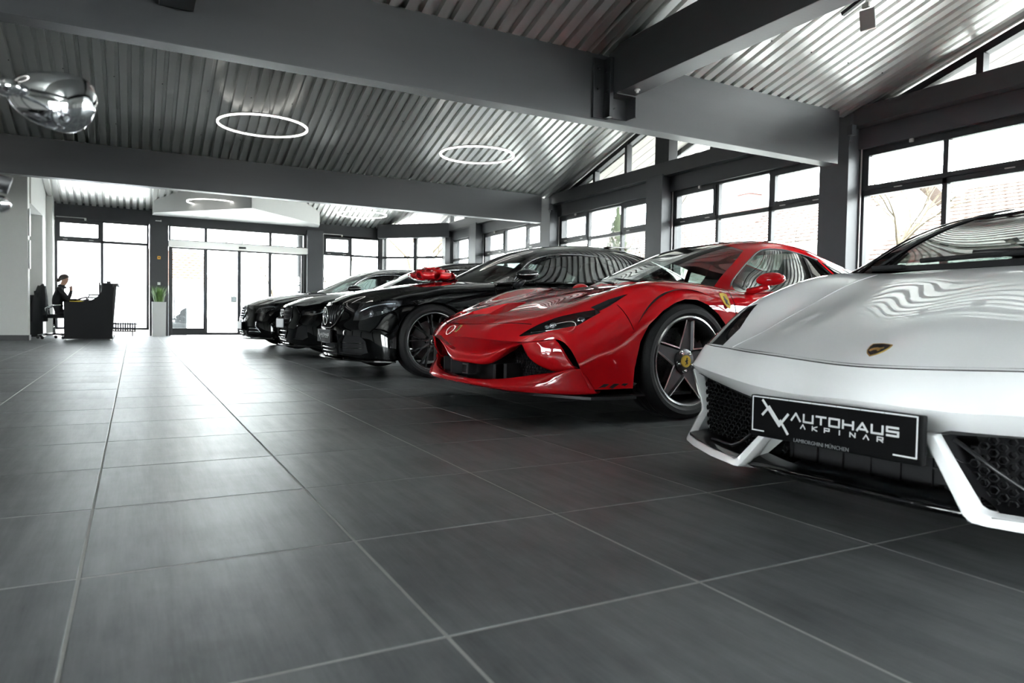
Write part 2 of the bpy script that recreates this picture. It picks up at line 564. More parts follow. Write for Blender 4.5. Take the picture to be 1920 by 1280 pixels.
def build_right_wall():
    t = thing('wall_right', 'grey piers and header beams of the long window wall', 'wall', (XR, 5, 0), kind='structure')
    for (a, b) in PIER:
        MB().box(XP, XR + .2, a, b, 0, 2.93).build('pier', M_pier, t, bevel=.004)
    MB().box(XR - .06, XR + .22, YS, 17.95, 2.66, 2.93).build('header', M_pier, t, bevel=.004)
    MB().box(XP + .02, XR + .22, YS, 17.95, 2.90, 3.115).build('header_beam', M_beam, t, bevel=.004)
    MB().box(XR, XR + .22, YS, 17.95, -.05, .16).build('window_plinth', M_anth, t)
    # gable posts and panes above the header, per bay
    for bi, r in enumerate(RID):
        half = r - VAL[bi]
        zt = lambda y: ZV + SLOPE * (half - abs(y - r)) - .03
        mb = MB()
        # raking frame under the roof
        for s in (-1, 1):
            y0, y1 = r + s * (half - .1), r
            for (off, th) in ((0, .085),):
                p = [(y0, zt(y0) - off), (y1, zt(y1) - off), (y1, zt(y1) - off - th), (y0, zt(y0) - off - th)]
                mb.prism(p, 'x', XR - .02, XR + .08)
        mb.build('raking_frame', M_anth, t)
        posts = sorted([r + d for d in (-2.25, -1.05, 0, 1.05, 2.02)])
        for y in posts:
            hw = .17 if abs(y - r) < .01 else .035
            MB().box(XR - (.1 if hw > .1 else .03), XR + .08, y - hw, y + hw, 3.1, zt(y) - .03).build('gable_post', M_anth, t, bevel=.003)
        MB().box(XR - .03, XR + .08, r - half, r + half, 3.08, 3.13).build('gable_sill', M_anth, t)
        ys = [r - half + .3] + posts + [r + half - .3]
        for i in range(len(ys) - 1):
            a, b = ys[i], ys[i + 1]
            poly = [(a, 3.12), (b, 3.12), (b, max(3.121, zt(b) - .06)), (a, max(3.121, zt(a) - .06))]
            MB().prism(poly, 'x', XR + .03, XR + .036).build('gable_pane', M_glass, t)
    # junction boxes at beam ends
    for y in (5.44, 12.2):
        mb = MB(); mb.box(7.36, 7.44, y - .04, y + .03, 2.78, 2.90)
        jb = mb.build('junction_box', M_pier, t, bevel=.006)
        mb = MB()
        for dx in (.02, .04, .06):
            mb.tube([(7.36 + dx, y, 2.72), (7.36 + dx, y, 3.04)], .007, n=6)
        mb.build('cable', M_pier, jb)
    cols = {(2.46, 5.50): ([4.50, 3.48], {(2, 1)}), (5.90, 8.84): ([6.855, 7.85], {(0, 1), (2, 1)}), (9.24, 12.28): ([10.2, 11.24], {(0, 1), (2, 1)}),
            (12.68, 15.80): ([13.66, 14.68], {(0, 1), (2, 1)}), (16.18, 17.72): ([16.72], {(0, 1)})}
    names = {(2.46, 5.50): 'window bay in the right wall behind the white car', (5.90, 8.84): 'window bay in the right wall behind the red car roof',
             (9.24, 12.28): 'window bay in the right wall with a conifer outside', (12.68, 15.80): 'window bay in the right wall behind the beam end', (16.18, 17.72): 'narrow window bay at the far end of the right wall'}
    for i in range(len(PIER) - 1):
        a, b = PIER[i][1], PIER[i + 1][0]
        if (a, b) in cols:
            c, s = cols[(a, b)]
            op = [(b - .62, b - .02, 2.665, b - .02)] if b < 17 else None
            window(names[(a, b)], 'x', XR, a, b, .15, 2.68, c, [2.135], s, opener=op)
        else:
            L = (b - a) / 3
            window('right wall window bay beside the viewer, number %d from the corner behind' % (i + 1), 'x', XR, a, b, .15, 2.68, [a + L, a + 2 * L], [2.135], {(0, 1), (2, 1)})
build_right_wall()

# ---- chamfered corner and back wall
def build_back_wall():
    t = thing('wall_back', 'anthracite columns and header of the entrance wall', 'wall', (2, YB, 0), kind='structure')
    MB().box(-1.7, 6.3, YB, YB + .3, 2.72, 3.06).build('header', M_anth, t, bevel=.004)
    MB().box(.345, .755, YB - .06, YB + .3, 0, 2.80).build('column', M_anth, t, bevel=.004)
    MB().box(4.09, 4.51, YB - .12, YB + .3, 0, 2.84).build('column', M_pier, t, bevel=.004)
    MB().box(6.10, 6.32, YB - .02, YB + .3, 0, 3.06).build('column', M_anth, t, bevel=.004)
    MB().box(-1.7, 6.3, YB + .0, YB + .3, 3.05, 3.12).build('eaves_strip', M_anth, t)
    # small wall devices on the left column
    a = MB(); a.box(.513, .583, YB - .085, YB - .06, 1.87, 1.945)
    o = a.build('alarm_button', mat('yellow_plastic', (.75, .38, .03), .4, noise=.05), t, bevel=.006)
    MB().lathe([(0, -.006), (.016, -.006), (.016, 0)], (.548, YB - .085, 1.908), axis='y', n=16).build('push_disc', M_black, o)
    a = MB(); a.box(.515, .58, YB - .078, YB - .06, 1.245, 1.31)
    o = a.build('light_switch', M_white, t, bevel=.004)
    MB().box(.53, .565, YB - .084, YB - .078, 1.26, 1.295).build('rocker', M_white, o, bevel=.002)
    a = MB(); a.box(.47, .60, YB - .09, YB - .06, 2.79, 2.81); a.box(.58, .60, YB - .12, YB - .09, 2.78, 2.82)
    a.build('closer_arm', M_alu, t, bevel=.003)
    M_fr = frosted()
    window('tall two-light window with frosted lower panes behind the reception desk', 'y', YB, -1.60, .335, .14, 2.72, [-.655], [2.215], {(0, 1)}, opener=[(-1.57, -.98, 2.735, -1.6)], frost=M_fr)
    window('window beside the entrance with the tilted upper light behind the far black cars', 'y', YB, 4.51, 6.12, .14, 2.76, [5.30], [2.235], {(0, 1)}, opener=[(4.53, 5.05, 2.775, 4.53)])
    # chamfer
    A = np.array([6.2, YB]); B = np.array([XR + .02, 17.75])
    d = B - A; ln = np.linalg.norm(d); d /= ln; nn = np.array([d[1], -d[0]])   # outward
    ch = thing('wall_corner', 'angled corner glazing between the entrance wall and the window wall', 'wall', (float(A[0]), float(A[1]), 0), kind='structure')
    def qb(u0, u1, o0, o1, z0, z1):
        mb = MB()
        c = A + d * (u0 + u1) / 2 - nn * (o0 + o1) / 2
        return mb.obox((c[0], c[1], (z0 + z1) / 2), (*(d * (u1 - u0) / 2), 0), (*(nn * (o1 - o0) / 2), 0), (0, 0, (z1 - z0) / 2))
    qb(0, ln, -.02, -.3, 2.74, 3.12).build('header', M_pier, ch, bevel=.004)
    qb(0, ln, 0, -.1, 0, .16).build('window_plinth', M_anth, ch)
    for u in (.0, ln * .49, ln):
        qb(u - .05, u + .05, .01, -.1, .1, 2.76).build('mullion', M_anth, ch, bevel=.003)
    qb(0, ln, 0, -.08, 2.19, 2.25).build('transom', M_anth, ch, bevel=.003)
    for (u0, u1) in ((.05, ln * .49 - .05), (ln * .49 + .05, ln - .05)):
        for (z0, z1) in ((.16, 2.19), (2.25, 2.74)):
            qb(u0, u1, -.04, -.046, z0, z1).build('pane', M_glass, ch)

def frosted():
    m = bpy.data.materials.new('frosted_film_glass'); m.use_nodes = True
    nt = m.node_tree; nt.nodes.clear()
    out = nt.nodes.new('ShaderNodeOutputMaterial'); mx = nt.nodes.new('ShaderNodeMixShader')
    tl = nt.nodes.new('ShaderNodeBsdfTranslucent'); tl.inputs[0].default_value = (.93, .95, .96, 1)
    tr = nt.nodes.new('ShaderNodeBsdfTransparent'); tr.inputs[0].default_value = (.9, .93, .95, 1)
    nz = nt.nodes.new('ShaderNodeTexNoise'); nz.inputs['Scale'].default_value = 300
    mr = nt.nodes.new('ShaderNodeMapRange'); mr.inputs[3].default_value = .12; mr.inputs[4].default_value = .18
    nt.links.new(nz.outputs[0], mr.inputs[0]); nt.links.new(mr.outputs[0], mx.inputs[0])
    nt.links.new(tl.outputs[0], mx.inputs[1]); nt.links.new(tr.outputs[0], mx.inputs[2]); nt.links.new(mx.outputs[0], out.inputs[0])
    MATS['frosted'] = m
    return m
build_back_wall()

# ---- sliding entrance door
def build_door():
    t = thing('door_1', 'automatic glass sliding entrance door with aluminium header', 'door', (2.42, YB, 0), kind='structure')
    F = YB + .02
    mb = MB()
    for (a, b) in ((.765, .81), (4.02, 4.09)):
        mb.box(a, b, F, F + .1, 0, 2.72)
    mb.box(.765, 4.09, F, F + .1, 2.70, 2.76); mb.box(.765, 4.09, F, F + .1, 2.345, 2.385)
    for x in (1.607, 3.167): mb.box(x - .033, x + .033, F, F + .1, 2.36, 2.72)
    mb.build('door_frame', M_anth, t, bevel=.003)
    for (a, b) in ((.81, 1.575), (1.64, 3.135), (3.20, 4.02)):
        MB().box(a, b, F + .04, F + .046, 2.385, 2.70).build('pane', M_glass, t)
    h = MB().box(.757, 4.105, F - .14, F + .02, 2.195, 2.352).build('drive_header', M_alu, t, bevel=.004)
    mb = MB(); mb.box(2.37, 2.54, F - .175, F - .14, 2.235, 2.285)
    mb.build('motion_sensor', M_black, h, bevel=.006)
    mb = MB(); mb.box(2.43, 2.48, F - .13, F - .08, 2.352, 2.44); mb.build('camera_dome', M_white, h, bevel=.012)
    # leaves: fixed left, two sliding, fixed right
    for (a, b, y, zb) in ((.81, 1.605, F + .05, .19), (1.60, 2.405, F + .0, .09), (2.40, 3.165, F + .0, .09), (3.16, 4.02, F + .05, .19)):
        mb = MB(); s = .045
        mb.box(a, a + s, y, y + .04, .02, 2.2); mb.box(b - s, b, y, y + .04, .02, 2.2)
        mb.box(a + s, b - s, y, y + .04, .02, zb); mb.box(a + s, b - s, y, y + .04, 2.16, 2.2)
        lf = mb.build('door_leaf', M_anth, t, bevel=.003)
        MB().box(a + s - .004, b - s + .004, y + .017, y + .023, zb, 2.165).build('pane', M_glass, lf)
    MB().box(1.45, 3.4, F - .3, F - .02, 0.0, .012).build('door_mat', M_alu, t)
    # hours notice on the glass
    MB().box(2.20, 2.35, F + .012, F + .014, .86, 1.02).build('opening_hours_sheet', mat('paper_grey', (.62, .68, .68), .6, noise=.08, nscale=60), t)
build_door()

# ---- left: white wall, passage and far walls
def build_left():
    t = thing('wall_left', 'white wall stub and passage opening beside the reception', 'wall', (-1.75, 16.05, 0), kind='structure')
    zt = 3.75
    mb = MB(); mb.box(XW, -1.755, 16.05, 16.32, 0, zt + .3)
    mb.build('wall_stub', M_wall, t, bevel=.004)
    MB().box(XW, -1.745, 16.035, 16.05, 0, .10).build('skirting', M_base, t, bevel=.003)
    MB().box(-1.757, -1.74, 16.035, 16.33, 0, .10).build('skirting', M_base, t, bevel=.003)
    # side wall towards the window: lintel over a passage, then a pier
    MB().prism([(16.32, 2.62), (18.25, 2.62), (18.25, 3.42), (16.32, 3.95)], 'x', -2.35, -1.73).build('lintel', M_wall, t)
    MB().box(-2.9, -1.73, 18.25, 19.6, 0, 3.5).build('passage_jamb', M_wall, t, bevel=.004)
    MB().box(-2.9, -1.605, 18.95, 19.62, 0, 3.5).build('wall_return', M_wall, t, bevel=.004)
    MB().box(-2.9, -1.73, 18.24, 18.25, 0, .9).build('low_cabinet_front', M_soft, t)
    MB().box(-3.0, -2.9, 16.3, 18.3, 0, 3.6).build('passage_wall', M_wall, t)
    # two slim notice strips on the wall edge
    for (z0, z1) in ((1.98, 2.5), (1.36, 1.9)):
        MB().box(-1.745, -1.728, 16.10, 16.24, z0, z1).build('notice_holder', M_white, t, bevel=.003)
    # outer walls out of view
    wl = thing('wall_far_left', 'far wall of the hall left of the viewer with tall windows', 'wall', (XW, 4, 0), kind='structure')
    MB().box(XW - .25, XW, YS, 16.3, 2.76, 4.3).build('wall_upper', M_wall, wl)
    y = YS
    k = 0
    while y < 15.5:
        MB().box(XW - .25, XW + .1, y - .15, y + .15, 0, 2.8).build('pier', M_pier, wl)
        k += 1
        e_ = min(y + 3.25, 16.05)
        if k in (2, 3): window('tall window %d of the far wall left of the viewer' % k, 'x', XW, y + .15, e_ - .15, .12, 2.76, [(y + e_) / 2], [2.2], out=-1)
        else: MB().box(XW - .2, XW, y + .15, e_ - .15, 0, 2.8).build('wall_panel', M_wall, wl)
        y += 3.25
    ws = thing('wall_behind', 'window wall behind the viewer', 'wall', (0, YS, 0), kind='structure')
    MB().box(XW, XR, YS - .25, YS, 2.66, 4.3).build('header', M_pier, ws)
    x = XW
    k = 0
    while x < XR - 1:
        MB().box(x - .15, x + .15, YS - .25, YS + .1, 0, 2.7).build('pier', M_pier, ws)
        k += 1
        if x > 0: window('rear window bay %d of the wall behind the viewer' % k, 'y', YS, x + .15, x + 3.183, .15, 2.68, [x + 1.15, x + 2.15], [2.135], out=-1)
        else: MB().box(x + .15, x + 3.183, YS - .2, YS, 0, 2.7).build('wall_panel', M_wall, ws)
        x += 3.333
build_left()

# ---- white bulkhead over the entrance
def build_bulkhead():
    t = thing('trim_7', 'white angular ceiling bulkhead with downlights above the entrance', 'bulkhead', (2.3, 18.2, 2.9), kind='structure')
    z = 2.93
    A, Bp, Cp = (2.32, 16.62), (.44, 18.62), (4.12, 18.35)
    def roofz(y): return ZV + SLOPE * (19.3 - y)
    poly = [A, (4.4, 18.9), (4.4, 19.28), (.3, 19.28), (.3, 18.95)]
    poly = [A, (4.28, 18.62), (4.40, 19.28), (.40, 19.28), (.42, 18.75)]
    n = len(poly)
    v = [(x, y, z) for x, y in poly] + [(x, y, max(z + .03, roofz(y) + .02)) for x, y in poly]
    f = [tuple(range(n)), tuple(range(n, 2 * n))[::-1]] + [(i, (i + 1) % n, (i + 1) % n + n, i + n) for i in range(n)]
    mb = MB(); mb.add(v, f); mb.build('bulkhead_body', M_white, t)
    for (x, y) in ((1.3, 18.6), (2.3, 17.35), (2.25, 18.3), (3.4, 18.5)):
        o = MB().lathe([(.055, .0), (.055, -.006), (.042, -.006), (.040, .004), (0, .004)], (x, y, z), n=20).build('downlight_ring', M_alu, t, smooth=False)
        MB().lathe([(.038, -.002), (0, -.002)], (x, y, z), n=20).build('lamp_disc', mat('downlight_glow', (.9, .9, .85), .4, emit=(1, .93, .82), estr=6, noise=.01), o)
build_bulkhead()

# ---- ring lamps
M_ring = mat('led_ring_glow', (.95, .95, .92), .4, emit=(1.0, .98, .93), estr=4.0, noise=.01)
def ring_lamp(x, y, z, D, label):
    t = thing('ring_lamp', label, 'pendant lamp', (x, y, z), group='ring pendant lamps')
    R = D / 2
    mb = MB(); mb.lathe([(R - .013, 0), (R + .013, 0), (R + .013, .018), (R - .013, .018), (R - .013, 0)], n=72)
    o = mb.build('light_ring', M_ring, t, world=False); autosmooth(o)
    mb = MB(); mb.lathe([(R - .014, .018), (R + .014, .018), (R + .014, .032), (R - .014, .032), (R - .014, .018)], n=72)
    o = mb.build('ring_body', M_white, t, world=False); autosmooth(o)
    bay = min(range(4), key=lambda i: abs(RID[i] - y))
    half = RID[bay] - VAL[bay]
    for k in range(3):
        a = 2 * PI * k / 3 + .5
        px, py = R * math.cos(a), R * math.sin(a)
        zr = ZV + SLOPE * (half - abs(y + py - RID[bay]))
        MB().tube([(px, py, .03), (px, py, zr - z + .01)], .0016, n=5).build('suspension_wire', M_alu, t, world=False)
    return t
ring_lamp(1.62, 10.55, 3.228, 1.2, 'glowing ring lamp hanging left of centre under the middle roof bay')
ring_lamp(4.97, 10.53, 3.232, 1.2, 'glowing ring lamp hanging near the window wall in the middle roof bay')
ring_lamp(1.62, 17.46, 3.08, 1.12, 'glowing ring lamp hanging in front of the white entrance bulkhead')
ring_lamp(5.05, 17.40, 3.10, 1.2, 'glowing ring lamp under the far roof bay right of the entrance')
ring_lamp(1.62, 3.6, 3.23, 1.2, 'ring lamp in the near roof bay above the picture')
ring_lamp(-2.6, 3.6, 3.23, 1.2, 'ring lamp in the near roof bay left of the picture')
ring_lamp(-2.2, 10.55, 3.23, 1.2, 'ring lamp in the middle roof bay left of the picture')
# ================================================================== CAR BUILDING TOOLS
def nat_spline(P, t, ts):
    """natural cubic spline through P (n x d) at params t, sampled at ts"""
    P = np.asarray(P, float); n = len(P)
    if n == 2:
        w_ = ((ts - t[0]) / (t[1] - t[0]))[:, None]
        return P[0] * (1 - w_) + P[1] * w_
    h = np.diff(t)
    A = np.zeros((n, n)); R = np.zeros((n, P.shape[1]))
    A[0, 0] = A[-1, -1] = 1
    for i in range(1, n - 1):
        A[i, i - 1] = h[i - 1]; A[i, i] = 2 * (h[i - 1] + h[i]); A[i, i + 1] = h[i]
        R[i] = 6 * ((P[i + 1] - P[i]) / h[i] - (P[i] - P[i - 1]) / h[i - 1])
    Mm = np.linalg.solve(A, R)
    k = np.clip(np.searchsorted(t, ts, side='right') - 1, 0, n - 2)
    a = t[k + 1] - ts; b = ts - t[k]; hh = h[k]
    a = a[:, None]; b = b[:, None]; hh = hh[:, None]
    return (Mm[k] * a ** 3 + Mm[k + 1] * b ** 3) / (6 * hh) + (P[k] / hh - Mm[k] * hh / 6) * a + (P[k + 1] / hh - Mm[k + 1] * hh / 6) * b

def chord(P, axis):
    P = np.asarray(P, float)
    d = np.linalg.norm(np.diff(P, axis=axis), axis=2)
    d = np.sqrt(d.mean(axis=1 - axis)) if False else d.mean(axis=1 - axis)
    return np.concatenate([[0], np.cumsum(np.maximum(d, 1e-4))])

def dense(t, n):
    """about n samples, every control parameter included"""
    L = t[-1]; out = []
    for i in range(len(t) - 1):
        k = max(1, int(round(n * (t[i + 1] - t[i]) / L)))
        out += list(np.linspace(t[i], t[i + 1], k + 1)[:-1])
    return np.array(out + [t[-1]])

def surf(ctrl, nu, nv):
    """smooth surface through a control grid (rows x cols x 3)"""
    C = np.asarray(ctrl, float)
    tu, tv = chord(C, 0), chord(C, 1)
    su, sv = dense(tu, nu), dense(tv, nv)
    a, b = C.shape[:2]
    S1 = nat_spline(C.reshape(a, b * 3), tu, su).reshape(len(su), b, 3)
    S2 = nat_spline(np.swapaxes(S1, 0, 1).reshape(b, len(su) * 3), tv, sv).reshape(len(sv), len(su), 3)
    return np.swapaxes(S2, 0, 1)

def smooth_grid(G, iu, iv):
    """fairing: 1-2-1 filter along the rows and columns, edges kept"""
    G = np.array(G)
    for _ in range(iu): G[1:-1] = G[1:-1] * .5 + (G[:-2] + G[2:]) * .25
    for _ in range(iv): G[:, 1:-1] = G[:, 1:-1] * .5 + (G[:, :-2] + G[:, 2:]) * .25
    return G

def curve(P, n):
    P = np.asarray(P, float)
    t = np.concatenate([[0], np.cumsum(np.linalg.norm(np.diff(P, axis=0), axis=1))])
    return nat_spline(P, t, np.linspace(0, t[-1], n))

def mirror_cols(ctrl):
    """half grid (col 0 on the centre line) -> full width grid, left to right"""
    C = np.asarray(ctrl, float)
    M_ = C[:, 1:][:, ::-1].copy(); M_[..., 1] *= -1
    return np.concatenate([M_, C], axis=1)

class Shell:
    """a dense smooth surface that can be cut into panels"""
    def __init__(s, G):
        G = np.asarray(G); a, b = G.shape[:2]
        s.bm = bmesh.new()
        vs = [s.bm.verts.new(p) for p in G.reshape(-1, 3)]
        for i in range(a - 1):
            for j in range(b - 1):
                try: s.bm.faces.new((vs[i * b + j], vs[i * b + j + 1], vs[(i + 1) * b + j + 1], vs[(i + 1) * b + j]))
                except ValueError: pass
        bmesh.ops.remove_doubles(s.bm, verts=s.bm.verts, dist=1e-5)
        bmesh.ops.recalc_face_normals(s.bm, faces=s.bm.faces)
        # orient outward: the face furthest up must look up
        top = max(s.bm.faces, key=lambda f: f.calc_center_median().z)
        if top.normal.z < 0:
            bmesh.ops.reverse_faces(s.bm, faces=s.bm.faces)
        s.bm.normal_update()
        s.ref = s.bm.copy()
        s.bvh = BVHTree.FromBMesh(s.ref)
        s.ref.faces.ensure_lookup_table()
    def normal_at(s, p):
        loc, nrm, idx, d = s.bvh.find_nearest(p)
        f = s.ref.faces[idx]
        ws = []
        for v in f.verts:
            ws.append(1.0 / ((v.co - loc).length + 1e-5) ** 2)
        n = Vector((0, 0, 0))
        for w_, v in zip(ws, f.verts): n += v.normal * w_
        return n.normalized()
    def region(s, poly, d, cond=None):
        """split along a convex polygon projected along d; returns inside faces that face d"""
        d = Vector(d).normalized()
        poly = [Vector(p) for p in poly]
        cen = sum(poly, Vector()) / len(poly)
        rad = max((p - cen).length for p in poly) + .12
        def flat(v): return (v - d * v.dot(d))
        fc = flat(cen)
        faces = [f for f in s.bm.faces if f.normal.dot(d) > .02 and min((flat(v.co) - fc).length for v in f.verts) < rad
                 and (cond is None or cond(f.calc_center_median()))]
        n = len(poly)
        for i in range(n):
            a, b = poly[i], poly[(i + 1) % n]
            pn = (b - a).cross(d)
            if pn.length < 1e-9: continue
            pn.normalize()
            if (cen - a).dot(pn) > 0: pn = -pn
            ed = set(); vt = set()
            for f in faces:
                ed.update(f.edges); vt.update(f.verts)
            r = bmesh.ops.bisect_plane(s.bm, geom=faces + list(ed) + list(vt), dist=1e-6, plane_co=a, plane_no=pn)
            faces = [g for g in r['geom'] if isinstance(g, bmesh.types.BMFace) and (g.calc_center_median() - a).dot(pn) < 0]
        return faces
    def take(s, faces, keep=False):
        """lift faces out into vertex/face lists"""
        faces = [f for f in faces if f.is_valid]
        idx = {}; V = []; F = []
        for f in faces:
            q = []
            for v in f.verts:
                if v not in idx: idx[v] = len(V); V.append(v.co.copy())
                q.append(idx[v])
            F.append(tuple(q))
        if not keep:
            bmesh.ops.delete(s.bm, geom=faces, context='FACES')
        return V, F
    def rest(s):
        return s.take(list(s.bm.faces))

def part(name, VF, m, parent, shell=None, offset=0.0, thick=0.0, rim=None):
    """mesh object from (V,F); normals follow the uncut shell; offset moves along the normal; rim: depth of side walls going inwards"""
    V, F = VF
    if not F: return None
    V = [Vector(v) for v in V]
    N = [shell.normal_at(v) for v in V] if shell else None
    if N and offset: V = [v + n * offset for v, n in zip(V, N)]
    n0 = len(V); F2 = list(F)
    if rim and N:
        ec = {}
        for q in F:
            for i in range(len(q)):
                k = (q[i], q[(i + 1) % len(q)])
                ec[tuple(sorted(k))] = ec.get(tuple(sorted(k)), []) + [k]
        new = {}
        W = []
        for kk, l in ec.items():
            if len(l) == 1:
                a, b = l[0]
                ids = []
                for t in (a, b, b, a):
                    ids.append(t)
                pa = []
                for t, dd in ((b, 0), (a, 0), (a, 1), (b, 1)):
                    key = (t, dd)
                    if key not in new:
                        new[key] = n0 + len(W); W.append(V[t] - (N[t] * rim if dd else Vector()))
                    pa.append(new[key])
                F2.append(tuple(pa))
        V = V + W
    me = bpy.data.meshes.new(name)
    me.from_pydata([tuple(v) for v in V], [], F2)
    for k in (m if isinstance(m, (list, tuple)) else [m]): me.materials.append(k)
    me.update()
    o = bpy.data.objects.new(name, me); COL.objects.link(o); o.parent = parent
    if N:
        me.polygons.foreach_set('use_smooth', [True] * len(me.polygons))
        me.update()
        cn = [Vector(c.vector) for c in me.corner_normals]
        k = 0
        for pi, p in enumerate(me.polygons):
            for li in p.loop_indices:
                vi = me.loops[li].vertex_index
                cn[li] = N[vi] if vi < n0 else p.normal.copy()
        me.normals_split_custom_set(cn)
    return o

def mir(P): return [(p[0], -p[1], p[2]) for p in P]

def gridpart(name, G, m, parent, flip=False, thick=0.0, both=False):
    """smooth part from a dense grid; thick>0 makes it a solid sheet"""
    mb = MB(); mb.grid(G, flip)
    if both:
        H = np.array(G); H = H.copy(); H[..., 1] *= -1; mb.grid(H, not flip)
    me = mb.mesh(name, recalc=False, weld=1e-5)
    o = link(name, me, m, parent, smooth=True, world=False)
    if thick:
        md = o.modifiers.new('solid', 'SOLIDIFY'); md.thickness = thick; md.offset = -1
        autosm(o)
    return o

def autosm(o, ang=35):
    pass

def tri_poly(pts2, h, fn):
    """flat emblem plate: 2D outline extruded; fn maps (u,v,w)->3D"""
    n = len(pts2)
    v = [fn(u, w_, 0) for u, w_ in pts2] + [fn(u, w_, h) for u, w_ in pts2]
    f = [tuple(range(n))[::-1], tuple(range(n, 2 * n))] + [(i, (i + 1) % n, (i + 1) % n + n, i + n) for i in range(n)]
    return v, f

# ---- shared car materials
def paint(name, c, rough=.35, flake=0.0):
    m = mat(name, c, .6, coat=1.0, coat_rough=.008, noise=.03, nscale=3, spec=0.0)
    return m
P_red = paint('red_car_paint', (.50, .006, .010))
P_white = paint('white_car_paint', (.88, .885, .89))
P_black = paint('black_car_paint', (.0035, .0036, .004), .3)
P_roof = paint('black_roof_paint', (.004, .0042, .0048), .3)
M_tyre = mat('tyre_rubber', (.007, .007, .0075), .65, spec=.3, noise=.2, nscale=60, bump=.15, bscale=200)
M_well = mat('wheel_well_black', (.004, .004, .004), .9, noise=.1)
M_trim = mat('satin_black_trim', (.010, .010, .011), .35, noise=.15, nscale=40)
M_gloss = mat('gloss_black_trim', (.004, .004, .0045), .08, coat=.6, noise=.05)
M_mesh = mat('grille_black', (.008, .008, .009), .5, noise=.2, nscale=60)
M_gun = mat('gunmetal_wheel', (.10, .10, .105), .36, metal=.85, noise=.08, nscale=30)
M_bwheel = mat('black_wheel', (.040, .040, .042), .25, metal=.3, coat=.4, noise=.1)
M_pol = mat('polished_alloy', (.72, .72, .72), .18, metal=1.0, rnoise=.05, nscale=60)
M_disc = mat('ceramic_disc', (.24, .24, .245), .42, metal=.6, noise=.25, nscale=120)
M_cal = mat('caliper_grey', (.22, .22, .23), .35, metal=.4, noise=.05)
M_head = glass_mat('headlight_lens', (.78, .80, .82), 1.5)
M_car_glass = glass_mat('car_glass', (.50, .56, .53), 1.52)
M_dark_glass = glass_mat('tinted_car_glass', (.10, .115, .11), 1.52)
M_int = mat('dark_cabin_trim', (.016, .015, .015), .7, noise=.2, nscale=30, bump=.1, bscale=200)
M_seat = mat('cabin_leather', (.022, .020, .020), .5, noise=.15, nscale=20)
M_led = mat('headlamp_reflector', (.75, .76, .78), .12, metal=1.0, noise=.05, nscale=50)
M_yellow = mat('emblem_yellow', (.80, .52, .06), .3, coat=.6, noise=.02)
M_gold = mat('emblem_gold', (.62, .45, .14), .3, metal=.9, noise=.05)
M_eblack = mat('emblem_black', (.01, .01, .01), .35, noise=.05)
M_plate_white = mat('plate_print_white', (.80, .81, .82), .45, noise=.02)
M_plate_black = mat('plate_black', (.003, .003, .0035), .5, spec=.12, noise=.1)

def tyre_mesh(R, rim, w_, name='tyre'):
    s = R - rim
    pr = [(rim - .012, -w_ * .42), (rim, -w_ * .44), (rim + .25 * s, -w_ * .495), (rim + .55 * s, -w_ * .5), (R - .022, -w_ * .46), (R - .007, -w_ * .40), (R, -w_ * .30)]
    for g in (-.18, 0.0, .18):
        pr += [(R, (g - .022) * w_), (R - .006, (g - .018) * w_), (R - .006, (g + .018) * w_), (R, (g + .022) * w_)]
    pr += [(R, w_ * .30), (R - .007, w_ * .40), (R - .022, w_ * .46), (rim + .55 * s, w_ * .5), (rim + .25 * s, w_ * .495), (rim, w_ * .44), (rim - .012, w_ * .42)]
    mb = MB(); mb.lathe(pr, axis='y', n=72)
    me = mb.mesh(name)
    return me

def wheel_well(parent, x, R, z, y0, y1, m=None):
    """dark arch liner on both sides"""
    for s in (1, -1):
        mb = MB()
        mb.lathe([(R, s * y0), (R, s * y1)], (x, 0, z), axis='y', n=40, a0=-.35, a1=PI + .35)
        mb.lathe([(R, s * y0), (.02, s * y0)], (x, 0, z), axis='y', n=40, a0=-.35, a1=PI + .35)
        mb.build('wheel_arch_liner', M_well, parent, world=False)

def seat(parent, x, y, z=.25, s=1.0):
    mb = MB()
    G = []
    prof = [(.28, .10), (.30, .24), (.20, .30), (-.12, .27), (-.20, .34), (-.34, .62), (-.40, .80), (-.46, .90), (-.52, .88), (-.48, .6), (-.40, .3), (-.34, .10)]
    for t in np.linspace(-1, 1, 9):
        k = 1 - .12 * t * t; row = []
        for (px, pz) in prof:
            row.append((x + px * s, y + t * .25 * s * (1 if pz < .75 else .6), z + pz * s + (.05 * t * t if -.3 < px < .25 and .2 < pz < .4 else 0)))
        G.append(row)
    mb.grid(np.array(G))
    o = mb.build('seat', M_seat, parent, world=False, smooth=True)
    return o

def text_mesh(name, body, size, m, parent, mw, extrude=.0006, align='CENTER', sx=1.0, spacing=1.0):
    cu = bpy.data.curves.new(name, 'FONT'); cu.body = body; cu.size = size; cu.extrude = extrude
    cu.align_x = align; cu.align_y = 'CENTER'; cu.space_character = spacing; cu.resolution_u = 3
    ob = bpy.data.objects.new(name, cu); COL.objects.link(ob)
    bpy.context.view_layer.update()
    dg = bpy.context.evaluated_depsgraph_get()
    me = bpy.data.meshes.new_from_object(ob.evaluated_get(dg))
    bpy.data.objects.remove(ob); bpy.data.curves.remove(cu)
    me.transform(Matrix.Diagonal((sx, 1, 1, 1))); me.transform(mw)
    me.materials.clear(); me.materials.append(m)
    o = bpy.data.objects.new(name, me); COL.objects.link(o); o.parent = parent
    return o
